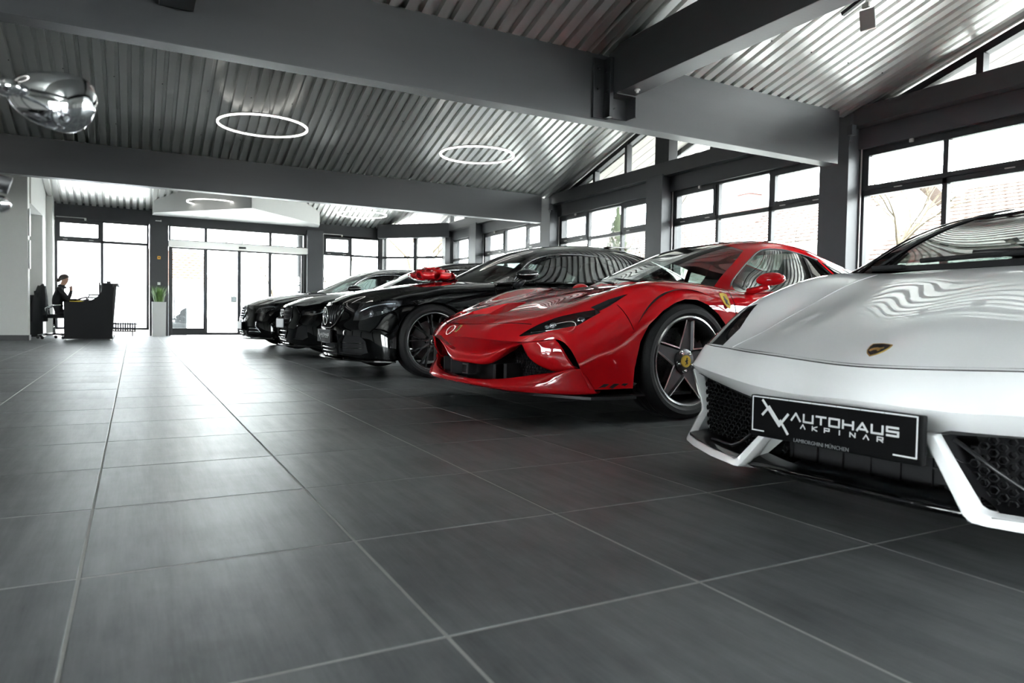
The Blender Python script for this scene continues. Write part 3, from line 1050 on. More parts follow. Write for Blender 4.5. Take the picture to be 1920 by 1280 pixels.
# ================================================================== RED SPORTS CAR (x forward, y left, origin under the front axle)
def red_body_grid():
    Y = None
    R = []
    # each row: centre -> side -> sill
    R.append([(1.066, 0, .455), (1.058, .20, .456), (1.025, .38, .451), (.985, .50, .446), (.935, .60, .443), (.868, .69, .453), (.805, .77, .466), (.785, .85, .430), (.765, .90, .36), (.745, .92, .30), (.70, .935, .20)])
    R.append([(1.034, 0, .513), (1.028, .20, .513), (1.000, .38, .505), (.965, .50, .497), (.928, .60, .492), (.876, .69, .496), (.82, .775, .494), (.765, .855, .46), (.72, .91, .38), (.70, .93, .305), (.66, .945, .20)])
    R.append([(.960, 0, .565), (.955, .20, .563), (.935, .38, .556), (.905, .50, .548), (.875, .60, .543), (.83, .69, .536), (.78, .775, .52), (.72, .86, .485), (.67, .918, .40), (.645, .938, .31), (.62, .95, .20)])
    R.append([(.83, 0, .615), (.825, .20, .612), (.81, .38, .604), (.79, .50, .602), (.77, .60, .600), (.735, .69, .594), (.70, .78, .566), (.645, .865, .52), (.60, .925, .42), (.58, .945, .32), (.57, .955, .20)])
    R.append([(.64, 0, .668), (.637, .21, .664), (.63, .39, .656), (.62, .50, .656), (.605, .60, .660), (.585, .695, .656), (.56, .785, .625), (.53, .87, .568), (.505, .93, .45), (.495, .95, .33), (.49, .957, .20)])
    R.append([(.42, 0, .718), (.42, .22, .715), (.42, .40, .707), (.415, .52, .713), (.41, .615, .730), (.40, .705, .735), (.392, .80, .708), (.385, .885, .642), (.38, .94, .50), (.38, .957, .34), (.38, .962, .20)])
    R.append([(.20, 0, .765), (.20, .22, .765), (.20, .42, .756), (.20, .54, .765), (.20, .63, .788), (.20, .715, .797), (.20, .825, .768), (.20, .925, .688), (.20, .962, .55), (.20, .958, .34), (.20, .95, .20)])
    R.append([(0, 0, .800), (0, .22, .800), (0, .42, .79), (0, .55, .793), (0, .645, .812), (0, .735, .820), (0, .855, .79), (0, .942, .72), (0, .970, .58), (0, .96, .34), (0, .95, .20)])
    R.append([(-.25, 0, .825), (-.25, .22, .824), (-.25, .42, .812), (-.25, .55, .803), (-.25, .645, .808), (-.25, .745, .812), (-.25, .86, .785), (-.25, .938, .72), (-.25, .963, .60), (-.25, .955, .35), (-.25, .95, .18)])
    R.append([(-.50, 0, .82), (-.50, .22, .82), (-.50, .42, .81), (-.50, .55, .80), (-.50, .65, .79), (-.50, .75, .783), (-.50, .855, .768), (-.50, .925, .705), (-.50, .948, .59), (-.50, .945, .36), (-.50, .955, .17)])
    R.append([(-.85, 0, .80), (-.85, .22, .80), (-.85, .42, .80), (-.85, .55, .795), (-.85, .65, .788), (-.85, .75, .782), (-.85, .855, .770), (-.85, .92, .71), (-.85, .94, .59), (-.85, .935, .36), (-.85, .965, .16)])
    R.append([(-1.3, 0, .80), (-1.3, .22, .80), (-1.3, .42, .80), (-1.3, .55, .80), (-1.3, .65, .795), (-1.3, .75, .79), (-1.3, .86, .78), (-1.3, .935, .72), (-1.3, .955, .59), (-1.3, .945, .36), (-1.3, .975, .15)])
    R.append([(-1.8, 0, .84), (-1.8, .22, .84), (-1.8, .42, .84), (-1.8, .55, .84), (-1.8, .65, .835), (-1.8, .76, .83), (-1.8, .88, .82), (-1.8, .96, .76), (-1.8, .978, .61), (-1.8, .965, .36), (-1.8, .98, .15)])
    R.append([(-2.25, 0, .90), (-2.25, .22, .90), (-2.25, .42, .895), (-2.25, .55, .89), (-2.25, .66, .885), (-2.25, .78, .88), (-2.25, .90, .865), (-2.25, .982, .79), (-2.25, .992, .63), (-2.25, .985, .36), (-2.25, .98, .16)])
    R.append([(-2.65, 0, .92), (-2.65, .22, .92), (-2.65, .42, .915), (-2.65, .55, .91), (-2.65, .66, .905), (-2.65, .78, .90), (-2.65, .90, .885), (-2.65, .982, .80), (-2.65, .992, .64), (-2.65, .985, .37), (-2.65, .97, .18)])
    R.append([(-3.05, 0, .90), (-3.05, .22, .90), (-3.05, .42, .90), (-3.05, .55, .895), (-3.05, .66, .89), (-3.05, .77, .885), (-3.05, .87, .865), (-3.05, .955, .78), (-3.05, .97, .62), (-3.05, .955, .39), (-3.05, .93, .22)])
    R.append([(-3.38, 0, .86), (-3.38, .22, .86), (-3.38, .42, .86), (-3.38, .55, .858), (-3.37, .66, .855), (-3.36, .75, .85), (-3.34, .82, .83), (-3.31, .90, .75), (-3.30, .915, .60), (-3.30, .90, .42), (-3.28, .87, .28)])
    R.append([(-3.48, 0, .74), (-3.48, .22, .74), (-3.475, .42, .735), (-3.47, .55, .73), (-3.46, .65, .72), (-3.44, .73, .70), (-3.42, .79, .66), (-3.40, .85, .60), (-3.39, .86, .52), (-3.38, .85, .42), (-3.36, .82, .32)])
    return smooth_grid(surf(mirror_cols(R), 150, 120), 8, 3)

def red_top_grid():
    R = []
    R.append([(-.13, 0, .815), (-.20, .35, .81), (-.48, .665, .775), (-.485, .745, .77), (-.46, .81, .765), (-.44, .865, .755)])
    R.append([(-.33, 0, .905), (-.39, .345, .898), (-.60, .625, .868), (-.615, .70, .86), (-.60, .79, .81), (-.58, .868, .76)])
    R.append([(-.62, 0, 1.025), (-.66, .33, 1.015), (-.79, .562, .978), (-.81, .635, .966), (-.79, .755, .87), (-.77, .87, .768)])
    R.append([(-.98, 0, 1.148), (-.99, .30, 1.14), (-1.0, .508, 1.106), (-1.02, .585, 1.084), (-1.01, .735, .93), (-1.0, .875, .775)])
    R.append([(-1.33, 0, 1.197), (-1.33, .29, 1.19), (-1.33, .48, 1.16), (-1.34, .565, 1.128), (-1.34, .725, .975), (-1.34, .88, .785)])
    R.append([(-1.70, 0, 1.152), (-1.70, .27, 1.145), (-1.70, .45, 1.117), (-1.70, .545, 1.080), (-1.70, .70, .955), (-1.70, .88, .81)])
    R.append([(-2.10, 0, 1.065), (-2.10, .25, 1.058), (-2.10, .41, 1.033), (-2.10, .51, 1.002), (-2.10, .67, .93), (-2.10, .87, .845)])
    R.append([(-2.60, 0, .97), (-2.60, .24, .965), (-2.60, .39, .95), (-2.60, .48, .935), (-2.60, .63, .90), (-2.60, .86, .865)])
    R.append([(-3.10, 0, .915), (-3.10, .24, .912), (-3.10, .39, .906), (-3.10, .48, .90), (-3.10, .63, .885), (-3.10, .84, .86)])
    R.append([(-3.34, 0, .862), (-3.34, .24, .86), (-3.34, .39, .858), (-3.34, .48, .855), (-3.34, .63, .85), (-3.34, .80, .835)])
    return smooth_grid(surf(mirror_cols(R), 90, 80), 4, 2)

# @@
def seam(S, pts, d, w_, parent, plane, cond=None, m=None, depth=.006):
    """narrow dark shut line along a polyline given in the plane's two axes"""
    V, F = [], []
    def P(a, b):
        return {'xz': (a, 0, b), 'xy': (a, b, 0), 'yz': (0, a, b)}[plane]
    for (a, b) in zip(pts[:-1], pts[1:]):
        a_ = np.array(a, float); b_ = np.array(b, float); t = (b_ - a_) / np.linalg.norm(b_ - a_)
        n = np.array([-t[1], t[0]]) * w_ / 2; e = t * w_ * .1
        q = [a_ - n - e, b_ - n + e, b_ + n + e, a_ + n - e]
        v, f = S.take(S.region([P(*k) for k in q], d, cond))
        o = len(V); V += v; F += [tuple(i + o for i in g) for g in f]
    return part('shut_line', (V, F), m or M_well, parent, S, offset=-depth)

def arch_poly(x, z, R, n=26, low=-.6):
    return [(x + R * math.cos(a), 0, z + R * math.sin(a)) for a in np.linspace(0, 2 * PI, n + 1)[:-1]]

def arch_egg(x, R):
    k = R / .366
    q = [(.425, .05), (.418, .20), (.405, .31), (.362, .457), (.30, .548), (.20, .63), (.11, .678), (.03, .701), (-.06, .70), (-.14, .673), (-.225, .618), (-.30, .548), (-.36, .457), (-.40, .31), (-.41, .20), (-.415, .05)]
    return [(x + a * k, 0, b * k) for a, b in q]

def star_wheel(parent, x, y, z, side, R_t=.340, rim=.262, w_=.245, spin=0.0, cap=None, disc=.195):
    """five-arm star alloy with polished edges; sub-parts: tyre, star, disc, caliper, nuts, cap"""
    mb = MB()
    mb.lathe([(rim - .004, .098), (rim + .004, .104), (rim + .004, .110), (rim - .006, .113), (rim - .016, .108), (rim - .022, .09), (rim - .03, .03), (rim - .045, -.09), (rim, -.11)], axis='y', n=72)
    W = mb.build('wheel', M_gun, parent, world=False); autosmooth(W, 50)
    W.location = (x, y, z); W.rotation_euler = (0, 0, 0 if side > 0 else PI)
    def sub(name, m_, mm, smooth=False, ang=None):
        o = link(name, m_, mm, W, world=False)
        if ang: autosmooth(o, ang)
        return o
    # polished lip ring
    mb = MB(); mb.lathe([(rim - .013, .1085), (rim - .005, .1135), (rim + .004, .1105), (rim + .0035, .107)], axis='y', n=72)
    sub('rim_lip', mb.mesh('rim_lip'), M_pol, ang=40)
    sub('tyre', tyre_mesh(R_t, rim + .003, w_), M_tyre, ang=30)
    # star arms
    tip, ri, hw = rim - .012, .098, .031
    outl = []
    for k in range(5):
        a = PI / 2 + spin + 2 * PI * k / 5
        ca, sa = math.cos(a), math.sin(a)
        for (r, t) in ((tip, hw), (tip, -hw)):
            outl.append((r * ca - t * sa * -1, r * sa + t * ca * -1))
        b = a - PI / 5 if False else a + PI / 5
        outl[-2], outl[-1] = outl[-1], outl[-2]
        outl.append((ri * math.cos(b), ri * math.sin(b)))
    # order: make angle-sorted star
    outl.sort(key=lambda p: math.atan2(p[1], p[0]))
    n = len(outl)
    def inset(pts, d):
        out = []
        for i in range(len(pts)):
            p0, p1, p2 = map(np.array, (pts[i - 1], pts[i], pts[(i + 1) % len(pts)]))
            e1 = (p1 - p0) / np.linalg.norm(p1 - p0); e2 = (p2 - p1) / np.linalg.norm(p2 - p1)
            n1 = np.array([-e1[1], e1[0]]); n2 = np.array([-e2[1], e2[0]])
            b = n1 + n2; b /= max(.25, (b @ b) / 2) ** .5 * 1.0 * np.linalg.norm(b) / max(1e-6, np.linalg.norm(b))
            b = (n1 + n2) / max(.35, 1 + n1 @ n2)
            out.append(tuple(p1 + b * d))
        return out
    o2 = inset(outl, .0085); o3 = inset(outl, .016)
    def depth(p): return .100 - .022 * (1 - min(1, math.hypot(*p) / rim) ** 1.5)
    mb = MB()
    rings = [[(p[0], depth(p) - .045, p[1]) for p in outl], [(p[0], depth(p), p[1]) for p in outl], [(p[0], depth(p) + .001, p[1]) for p in o2]]
    v = sum(rings, [])
    f = []
    for k in range(2):
        for i in range(n):
            j = (i + 1) % n
            f.append((k * n + i, k * n + j, (k + 1) * n + j, (k + 1) * n + i))
    mb.add(v, f)
    sub('spoke_edge', mb.mesh('spoke_edge'), M_pol)
    mb = MB()
    rings = [[(p[0], depth(p) + .001, p[1]) for p in o2], [(p[0], depth(p) - .012, p[1]) for p in o3]]
    v = sum(rings, []) + [(0, .06, 0)]
    f = [(i, (i + 1) % n, n + (i + 1) % n, n + i) for i in range(n)] + [(n + i, n + (i + 1) % n, 2 * n) for i in range(n)]
    mb.add(v, f); mb.lathe([(.075, .058), (.072, .074), (.05, .082), (0, .082)], axis='y', n=40)
    sub('spoke_star', mb.mesh('spoke_star'), M_gun, ang=30)
    for k in range(5):
        a = PI / 2 + spin + PI / 5 + 2 * PI * k / 5
        mb = MB(); mb.lathe([(0, .094), (.007, .094), (.010, .090), (.0115, .08), (.016, .078), (.016, .070)], (.054 * math.cos(a), 0, .054 * math.sin(a)), axis='y', n=14)
        sub('wheel_nut', mb.mesh('wheel_nut'), M_chrome, ang=30)
    mb = MB(); mb.lathe([(.036, .078), (.036, .089), (.034, .091), (0, .0915)], axis='y', n=32)
    c = sub('centre_cap', mb.mesh('centre_cap'), cap or M_gun, ang=30)
    mb = MB(); mb.lathe([(.06, -.02), (disc, -.02), (disc, .008), (.06, .008)], axis='y', n=56)
    d_ = sub('brake_disc', mb.mesh('brake_disc'), M_disc)
    mb = MB()
    for ring in range(4):
        for k in range(22):
            a = 2 * PI * (k + ring * .37) / 22; r = disc * (.62 + .1 * ring)
            mb.lathe([(.0035, .0083), (0, .0083)], (r * math.cos(a), 0, r * math.sin(a)), axis='y', n=6)
    tag(sub('disc_drilling', mb.mesh('disc_drilling'), M_soft), kind='stuff')
    mb = MB(); s_ = 1 if side > 0 else -1
    mb.lathe([(disc - .055, .028), (disc + .006, .028), (disc + .022, .014), (disc + .022, -.05), (disc - .055, -.05), (disc - .055, .028)], axis='y', n=16, a0=PI * .80 if side < 0 else PI * .80, a1=PI * 1.22 if side < 0 else PI * 1.22)
    sub('brake_caliper', mb.mesh('brake_caliper'), M_cal, ang=40)
    return W

def ferrari():
    car = thing('sports_car', 'red low sports car with black grille and silver star wheels', 'car', (2.808, 4.049, 0), math.radians(180 + 2) if False else math.atan2(-.0348995, -.9993908))
    S = Shell(red_body_grid())
    # holes
    for (x, z, R) in ((.005, .338, .366), (-2.65, .345, .372)):
        for sg in (1, -1):
            S.take(S.region(arch_egg(x, R), (0, sg, 0), lambda c, sg=sg: c.y * sg > .6))
    S.take(S.region([(-.30, .45, 0), (-.30, -.45, 0), (-.56, -.70, 0), (-2.2, -.70, 0), (-2.2, .70, 0), (-.56, .70, 0)], (0, 0, 1)))
    # headlights and the dark vents behind them
    lens = [(.941, .565, .495), (.931, .598, .484), (.874, .685, .502), (.795, .760, .521), (.701, .812, .540), (.625, .815, .579), (.545, .815, .617), (.565, .749, .643), (.761, .682, .582), (.855, .625, .548)]
    vent = [(.565, .749, .643), (.455, .768, .691), (.366, .798, .721), (.285, .830, .735), (.477, .812, .654), (.545, .815, .617)]
    for sg in (1, -1):
        fl = (lambda P: P) if sg > 0 else mir
        d = (.35, .6 * sg, .72)
        VF = S.take(S.region(fl(lens), d, lambda c, sg=sg: c.y * sg > .3))
        hb = part('headlight', VF, M_trim, car, S, offset=-.042, rim=-.042)
        part('lens', VF, M_head, hb, S, offset=-.001)
        # lamp modules on the bucket floor
        for (px, py, pz, r) in ((.64, .765, .585, .026), (.795, .705, .555, .020), (.82, .685, .545, .016)):
            mb = MB(); c = Vector((px, py * sg, pz)); n = S.normal_at(c); ax = Vector((.75, .45 * sg, .3)).normalized()
            c = c - n * .026
            u = ax.cross(Vector((0, 0, 1))).normalized(); v = ax.cross(u)
            prof = [(r, -.014), (r, .006), (r * .82, .010), (r * .75, .002), (r * .35, -.004), (0, .003)]
            V = []; F = []; nn = 18
            for (rr, h) in prof:
                for k in range(nn):
                    a = 2 * PI * k / nn; V.append(tuple(c + ax * h + u * rr * math.cos(a) + v * rr * math.sin(a)))
            for i in range(len(prof) - 1):
                for k in range(nn): F.append((i * nn + k, i * nn + (k + 1) % nn, (i + 1) * nn + (k + 1) % nn, (i + 1) * nn + k))
            mb.add(V, F); autosmooth(mb.build('lamp_module', M_led, hb, world=False), 50)
        mb = MB()
        mb.tube([Vector(p) - S.normal_at(Vector(p)) * .020 for p in fl([(.90, .64, .505), (.80, .745, .528), (.70, .80, .548), (.62, .80, .588)])], .0045, n=6)
        mb.build('light_strip', M_led, hb, world=False, smooth=True)
        VF = S.take(S.region(fl(vent), d, lambda c, sg=sg: c.y * sg > .3))
        part('fender_vent', VF, M_soft, car, S, offset=-.03, rim=-.03)
    # duct in the nose
    du = [(.872, .215, 0), (.872, -.215, 0), (.80, -.235, 0), (.60, -.12, 0), (.60, .12, 0), (.80, .235, 0)]
    VF = S.take(S.region(du, (0, 0, 1), lambda c: c.z > .4))
    V2 = []
    for v in VF[0]:
        t = min(1, max(0, (v.x - .60) / .25)); V2.append(Vector((v.x, v.y, v.z - .075 * t ** .8)))
    n0 = len(VF[0])
    mb = MB(); mb.add(V2, VF[1])
    ec = {}
    for q in VF[1]:
        for i in range(len(q)):
            k = tuple(sorted((q[i], q[(i + 1) % len(q)]))); ec[k] = ec.get(k, 0) + 1
    for (a, b), c in ec.items():
        if c == 1: mb.add([VF[0][a], VF[0][b], V2[b], V2[a]], [(0, 1, 2, 3)])
    o = mb.build('bonnet_duct', P_red, car, world=False); autosmooth(o, 30)
    # shut lines
    yy = [-.60, -.446, -.304, -.15, 0, .15, .304, .446, .60]; xx = [.862, .909, .962, .984, .99, .984, .962, .909, .862]
    seam(S, list(zip(xx, yy)), (0, 0, 1), .005, car, 'xy', lambda c: c.z > .4)
    for sg in (1, -1):
        cd = lambda c, sg=sg: c.y * sg > .7
        seam(S, [(-.395, .775), (-.372, .72), (-.378, .6), (-.42, .36), (-.50, .24)], (0, sg, 0), .006, car, 'xz', cd)
        seam(S, [(-1.62, .82), (-1.58, .6), (-1.45, .26), (-.50, .24)], (0, sg, 0), .006, car, 'xz', cd)
        seam(S, [(.44, .66), (.40, .52)], (0, sg, 0), .004, car, 'xz', cd)
        # door skin
        VF = S.take(S.region([(-.398, 0, .775), (-.375, 0, .72), (-.381, 0, .6), (-.423, 0, .363), (-.503, 0, .243), (-1.447, 0, .263), (-1.577, 0, .6), (-1.617, 0, .79)], (0, sg, 0), cd))
        part('door', VF, P_red, car, S)
    bm_ = S
    part('body_shell', S.rest(), P_red, car, S)
    # ---- nose underside, lip, blades
    A = [[(1.066, 0, .455), (1.058, .20, .456), (1.040, .31, .453), (1.020, .40, .450), (.985, .50, .446), (.935, .60, .443)],
         [(1.045, 0, .435), (1.038, .19, .437), (1.020, .295, .436), (1.000, .39, .437), (.968, .49, .439), (.928, .597, .441)],
         [(.995, 0, .385), (.988, .185, .388), (.972, .285, .395), (.955, .38, .41), (.938, .48, .425), (.922, .592, .438)],
         [(.962, 0, .342), (.958, .18, .346), (.948, .275, .358), (.938, .372, .385), (.928, .475, .412), (.916, .588, .435)],
         [(.985, 0, .316), (.980, .178, .319), (.964, .268, .334), (.944, .366, .37), (.925, .47, .404), (.911, .585, .432)],
         [(.978, 0, .298), (.973, .175, .300), (.955, .262, .314), (.934, .36, .356), (.916, .465, .398), (.905, .58, .43)],
         [(.90, 0, .300), (.90, .175, .302), (.89, .262, .316), (.87, .36, .358), (.855, .465, .40), (.85, .57, .43)]]
    gridpart('nose_underside', surf(mirror_cols(A), 36, 60), P_red, car)
    L = [[(.94, 0, .200), (.935, .20, .203), (.92, .40, .217), (.89, .55, .235), (.83, .68, .258), (.77, .80, .280), (.73, .88, .298), (.712, .92, .305)],
         [(.99, 0, .206), (.987, .20, .209), (.965, .40, .223), (.935, .55, .241), (.872, .68, .265), (.812, .80, .287), (.774, .875, .305), (.750, .919, .310)],
         [(1.022, 0, .199), (1.018, .20, .200), (1.000, .40, .206), (.962, .55, .215), (.895, .69, .232), (.818, .805, .252), (.757, .885, .272), (.724, .928, .28)],
         [(1.030, 0, .185), (1.026, .20, .184), (1.010, .40, .185), (.976, .55, .188), (.902, .695, .195), (.808, .815, .206), (.728, .90, .218), (.688, .938, .225)],
         [(1.022, 0, .172), (1.018, .20, .171), (1.002, .40, .170), (.968, .55, .170), (.892, .70, .173), (.795, .82, .178), (.712, .91, .186), (.668, .942, .192)],
         [(.93, 0, .168), (.92, .20, .168), (.90, .40, .168), (.87, .55, .168), (.80, .69, .17), (.73, .81, .174), (.66, .89, .182), (.62, .93, .19)]]
    gridpart('front_lip', surf(mirror_cols(L), 26, 90), P_red, car, flip=False)
    for sg in (1, -1):
        Bl = [[(.930, .600, .440), (.872, .685, .450), (.815, .760, .466)],
              [(.917, .612, .405), (.868, .700, .412), (.795, .790, .432)],
              [(.902, .630, .366), (.862, .712, .362), (.772, .825, .372)],
              [(.862, .660, .322), (.832, .735, .318), (.755, .845, .335)],
              [(.800, .712, .286), (.782, .770, .288), (.738, .858, .310)],
              [(.765, .712, .276), (.752, .770, .280), (.715, .85, .302)]]
        G = surf(np.array(Bl), 26, 18)
        if sg < 0: G = G * np.array([1, -1, 1])
        o = gridpart('intake_blade', G, P_red, car, flip=sg > 0)
        md = o.modifiers.new('solid', 'SOLIDIFY'); md.thickness = .012; md.offset = -1
    # dark throat behind the openings with mesh, sensor and strakes
    T = [[(.985, 0, .445), (.965, .30, .44), (.90, .58, .44), (.79, .77, .46), (.77, .85, .42)],
         [(.80, 0, .40), (.79, .30, .40), (.75, .58, .40), (.68, .76, .41), (.70, .86, .38)],
         [(.78, 0, .30), (.78, .30, .30), (.74, .58, .30), (.66, .76, .31), (.68, .88, .32)],
         [(.80, 0, .22), (.79, .30, .22), (.75, .58, .23), (.68, .76, .25), (.68, .89, .28)],
         [(.96, 0, .195), (.95, .30, .198), (.86, .58, .235), (.76, .79, .275), (.715, .91, .30)]]
    gridpart('intake_throat', surf(mirror_cols(T), 24, 60), M_soft, car)
    for sg in (1, -1):
        mb = MB()
        for i in range(9):
            for j in range(16):
                y = .34 + j * .028 + (i % 2) * .014; z = .235 + i * .016
                if z > .24 + (y - .34) * .12 + .10 and y < .5: pass
                x = .805 - max(0, y - .5) * .28
                mb.lathe([(.0105, 0), (.0105, .004), (.0085, .004), (.0085, 0), (.0105, 0)], (x, sg * y, z), axis='x', n=6)
        tag(mb.build('intake_mesh', M_mesh, car, world=False), kind='stuff')
        mb = MB(); mb.obox((.85, sg * .40, .255), (.075, sg * .02, 0), (-.004, sg * .012, 0), (.0, 0, .055)); mb.obox((.87, sg * .27, .25), (.06, sg * .03, 0), (-.004, sg * .01, 0), (0, 0, .05))
        mb.build('intake_strake', M_soft, car, world=False, bevel=.004)
    mb = MB(); mb.box(.88, .945, -.10, -.02, .215, .285); ra = mb.build('radar_sensor', M_soft, car, world=False, bevel=.006)
    mb = MB(); mb.box(.945, .949, -.088, -.032, .225, .275); mb.build('sensor_face', M_gloss, ra, world=False, bevel=.002)
    # floor splitter (dark) and underbody
    pl = [(.95, 0), (.94, .3), (.92, .47), (.87, .65), (.78, .82), (.70, .95), (.62, .985), (.42, .99), (.42, .90), (-.42, .90), (-.42, .965), (-2.2, .975), (-2.2, .80), (-3.1, .80), (-3.35, .6)]
    pl = pl + [(x, -y) for x, y in reversed(pl[1:])]
    MB().prism(pl, 'z', .145, .160).build('floor_tray', M_trim, car, world=False)
    for sg in (1, -1):
        mb = MB(); mb.prism([(-.42, .16), (-2.25, .16), (-2.22, .21), (-.44, .215)], 'y', *(sorted((sg * .90, sg * .975))))
        mb.build('side_skirt', M_trim, car, world=False, bevel=.01)
        # black louvre slits low on the bumper side
        for k in range(4):
            x = .655 - k * .063
            VF = None
            yy = .957 if k else .95
            mb = MB(); mb.add([(x, sg * (yy - .006), .203), (x - .034, sg * (yy - .002), .202), (x - .075, sg * (yy + .004), .228), (x - .041, sg * (yy + .002), .229),
                               (x, sg * (yy - .03), .203), (x - .034, sg * (yy - .03), .202), (x - .075, sg * (yy - .03), .228), (x - .041, sg * (yy - .03), .229)],
                              [(0, 1, 2, 3), (4, 7, 6, 5), (0, 4, 5, 1), (1, 5, 6, 2), (2, 6, 7, 3), (3, 7, 4, 0)])
            mb.build('bumper_slit', M_soft, car, world=False)
    for (x, z, R) in ((.005, .338, .368), (-2.65, .345, .374)):
        wheel_well(car, x, R + .055, z, .60, .93)
    # arch lips
    # ---- cabin
    T = Shell(red_top_grid())
    ws = [(-.50, .648, 0), (-.42, .58, 0), (-.27, .40, 0), (-.185, .20, 0), (-.16, 0, 0)]
    wsp = ws + [(p[0], -p[1], 0) for p in reversed(ws[:-1])]
    top = [(-1.0, .482, 0), (-.985, .25, 0), (-.98, 0, 0)]
    wsp = wsp + [(p[0], -p[1], 0) for p in top[:-1]] + list(reversed(top))
    VF = T.take(T.region(wsp, (0, 0, 1)))
    wsg = part('windscreen', VF, M_car_glass, car, T)
    # black shade band under the roof edge
    for sg in (1, -1):
        cd = lambda c, sg=sg: c.y * sg > .3
        fl = (lambda P: P) if sg > 0 else mir
        win = [(-.52, .78, .775), (-.565, .735, .825), (-.66, .69, .885), (-.795, .635, .959), (-.905, .604, 1.025), (-1.012, .592, 1.078), (-1.098, .598, 1.090), (-1.232, .615, 1.088), (-1.40, .63, 1.065), (-1.535, .65, 1.035), (-1.62, .84, .84), (-1.6, .875, .80), (-.5, .862, .768)]
        VF = T.take(T.region(fl(win), (-.1, .85 * sg, .5), cd))
        part('side_window', VF, M_car_glass, car, T)
        q = [(-1.575, .655, 1.02), (-2.0, .655, .955), (-2.08, .72, .90), (-1.66, .83, .845)]
        VF = T.take(T.region(fl(q), (-.1, .8 * sg, .55), cd))
        part('quarter_window', VF, M_dark_glass, car, T)
    VF = T.take(T.region([(-1.75, .36, 0), (-1.75, -.36, 0), (-2.75, -.33, 0), (-2.75, .33, 0)], (0, 0, 1)))
    part('engine_window', VF, M_dark_glass, car, T)
    RS = T.rest(); part('roof_shell', RS, P_red, car, T); part('headliner', RS, M_int, car, T, offset=-.014)
    # window surround lines
    for sg in (1, -1):
        mb = MB()
        mb.tube(curve([(x, y * sg, z) for x, y, z in ((-.50, .795, .768), (-.565, .738, .825), (-.66, .693, .885), (-.795, .638, .959), (-.905, .607, 1.025), (-1.012, .595, 1.078), (-1.098, .601, 1.090), (-1.232, .618, 1.088), (-1.40, .633, 1.065), (-1.535, .653, 1.035))], 40), .0045, n=6)
        mb.build('window_seal', M_trim, car, world=False, smooth=True)
        # mirror
        mb = MB(); G = []
        for u in np.linspace(0, 1, 13):
            row = []
            r = math.sin(PI * min(1, max(0, u))) ** .55 if 0 < u < 1 else 0.0
            for k in range(20):
                a = 2 * PI * k / 20
                px = -.545 - .185 * u + .03 * u
                row.append((px + .0 * math.cos(a), sg * (.985 + .03 * u + .088 * r * math.cos(a)), .833 + .012 * u + .047 * r * math.sin(a) * (1.0 if math.sin(a) > 0 else .8)))
            G.append(row + [row[0]])
        mb.grid(np.array(G))
        mi = mb.build('door_mirror', P_red, car, world=False, smooth=True, weld=1e-5)
        mb = MB(); mb.tube([(-.60, sg * .85, .765), (-.61, sg * .93, .785), (-.625, sg * .98, .80)], [.026, .02, .022], n=10)
        mb.build('mirror_arm', P_red, mi, world=False, smooth=True)
        mb = MB(); mb.add([(-.535, sg * .845, .765), (-.60, sg * .845, .768), (-.60, sg * .735, .84), (-.545, sg * .852, .76)], [(0, 1, 2)])
        # front quarter sail
        mb = MB(); mb.add([(-.50, sg * .800, .772), (-.585, sg * .840, .780), (-.575, sg * .752, .830), (-.50, sg * .80, .772)], [(0, 1, 2)])
        mb.build('mirror_sail', M_gloss, car, world=False)
        # shield badge on the fender
        c = Vector((-.30, sg * .955, .705)); n = S.normal_at(Vector((-.30, sg * .93, .71))); c = S.bvh.find_nearest(c)[0]
        v = Vector((0, 0, 1)); v = (v - n * v.dot(n)).normalized(); u = v.cross(n) if sg > 0 else -v.cross(n)
        u = Vector((1, 0, 0)); u = (u - n * u.dot(n)).normalized()
        sh = [(-.032, .05), (0, .056), (.032, .05), (.034, .02), (.028, -.02), (.014, -.045), (0, -.055), (-.014, -.045), (-.028, -.02), (-.034, .02)]
        V, F = tri_poly(sh, .002, lambda a, b, h: c + u * a + v * b + n * (h + .0005))
        mb = MB(); mb.add(V, F); bd = mb.build('shield_badge', M_yellow, car, world=False)
        hs = [(-.012, -.03), (-.004, -.012), (-.014, .0), (-.006, .012), (.002, .034), (.012, .028), (.006, .016), (.016, .012), (.010, .0), (.014, -.018), (.006, -.03), (.004, -.014), (-.004, -.03)]
        V, F = tri_poly(hs, .001, lambda a, b, h: c + u * a + v * b + n * (h + .0026))
        mb = MB(); mb.add(V, F); mb.build('badge_horse', M_eblack, bd, world=False)
    # small emblem on the nose
    c = Vector((1.034, 0, .513)); c = S.bvh.find_nearest(c)[0]; n = S.normal_at(c); u = Vector((0, 1, 0)); v = n.cross(u)
    V, F = tri_poly([(-.014, -.03), (.014, -.03), (.014, .03), (-.014, .03)], .003, lambda a, b, h: c + u * a + v * b + n * (h + .0005))
    mb = MB(); mb.add(V, F); e = mb.build('nose_emblem', M_gold, car, world=False)
    V, F = tri_poly([(-.009, -.022), (.004, -.02), (.009, .005), (.003, .024), (-.006, .02), (-.002, 0)], .001, lambda a, b, h: c + u * a + v * b + n * (h + .0036))
    mb = MB(); mb.add(V, F); mb.build('emblem_figure', M_eblack, e, world=False)
    # cabin inside
    mb = MB(); mb.box(-2.0, -.35, -.72, .72, .18, .30); mb.build('cabin_floor', M_int, car, world=False)
    D = [[(-.30, 0, .80), (-.32, .35, .795), (-.50, .60, .77), (-.55, .72, .74)], [(-.62, 0, .79), (-.62, .35, .80), (-.66, .60, .77), (-.68, .74, .72)], [(-.80, 0, .70), (-.78, .35, .72), (-.78, .60, .70), (-.78, .76, .66)], [(-.82, 0, .45), (-.80, .35, .5), (-.80, .60, .5), (-.80, .78, .5)]]
    gridpart('dashboard', surf(mirror_cols(D), 12, 20), M_int, car)
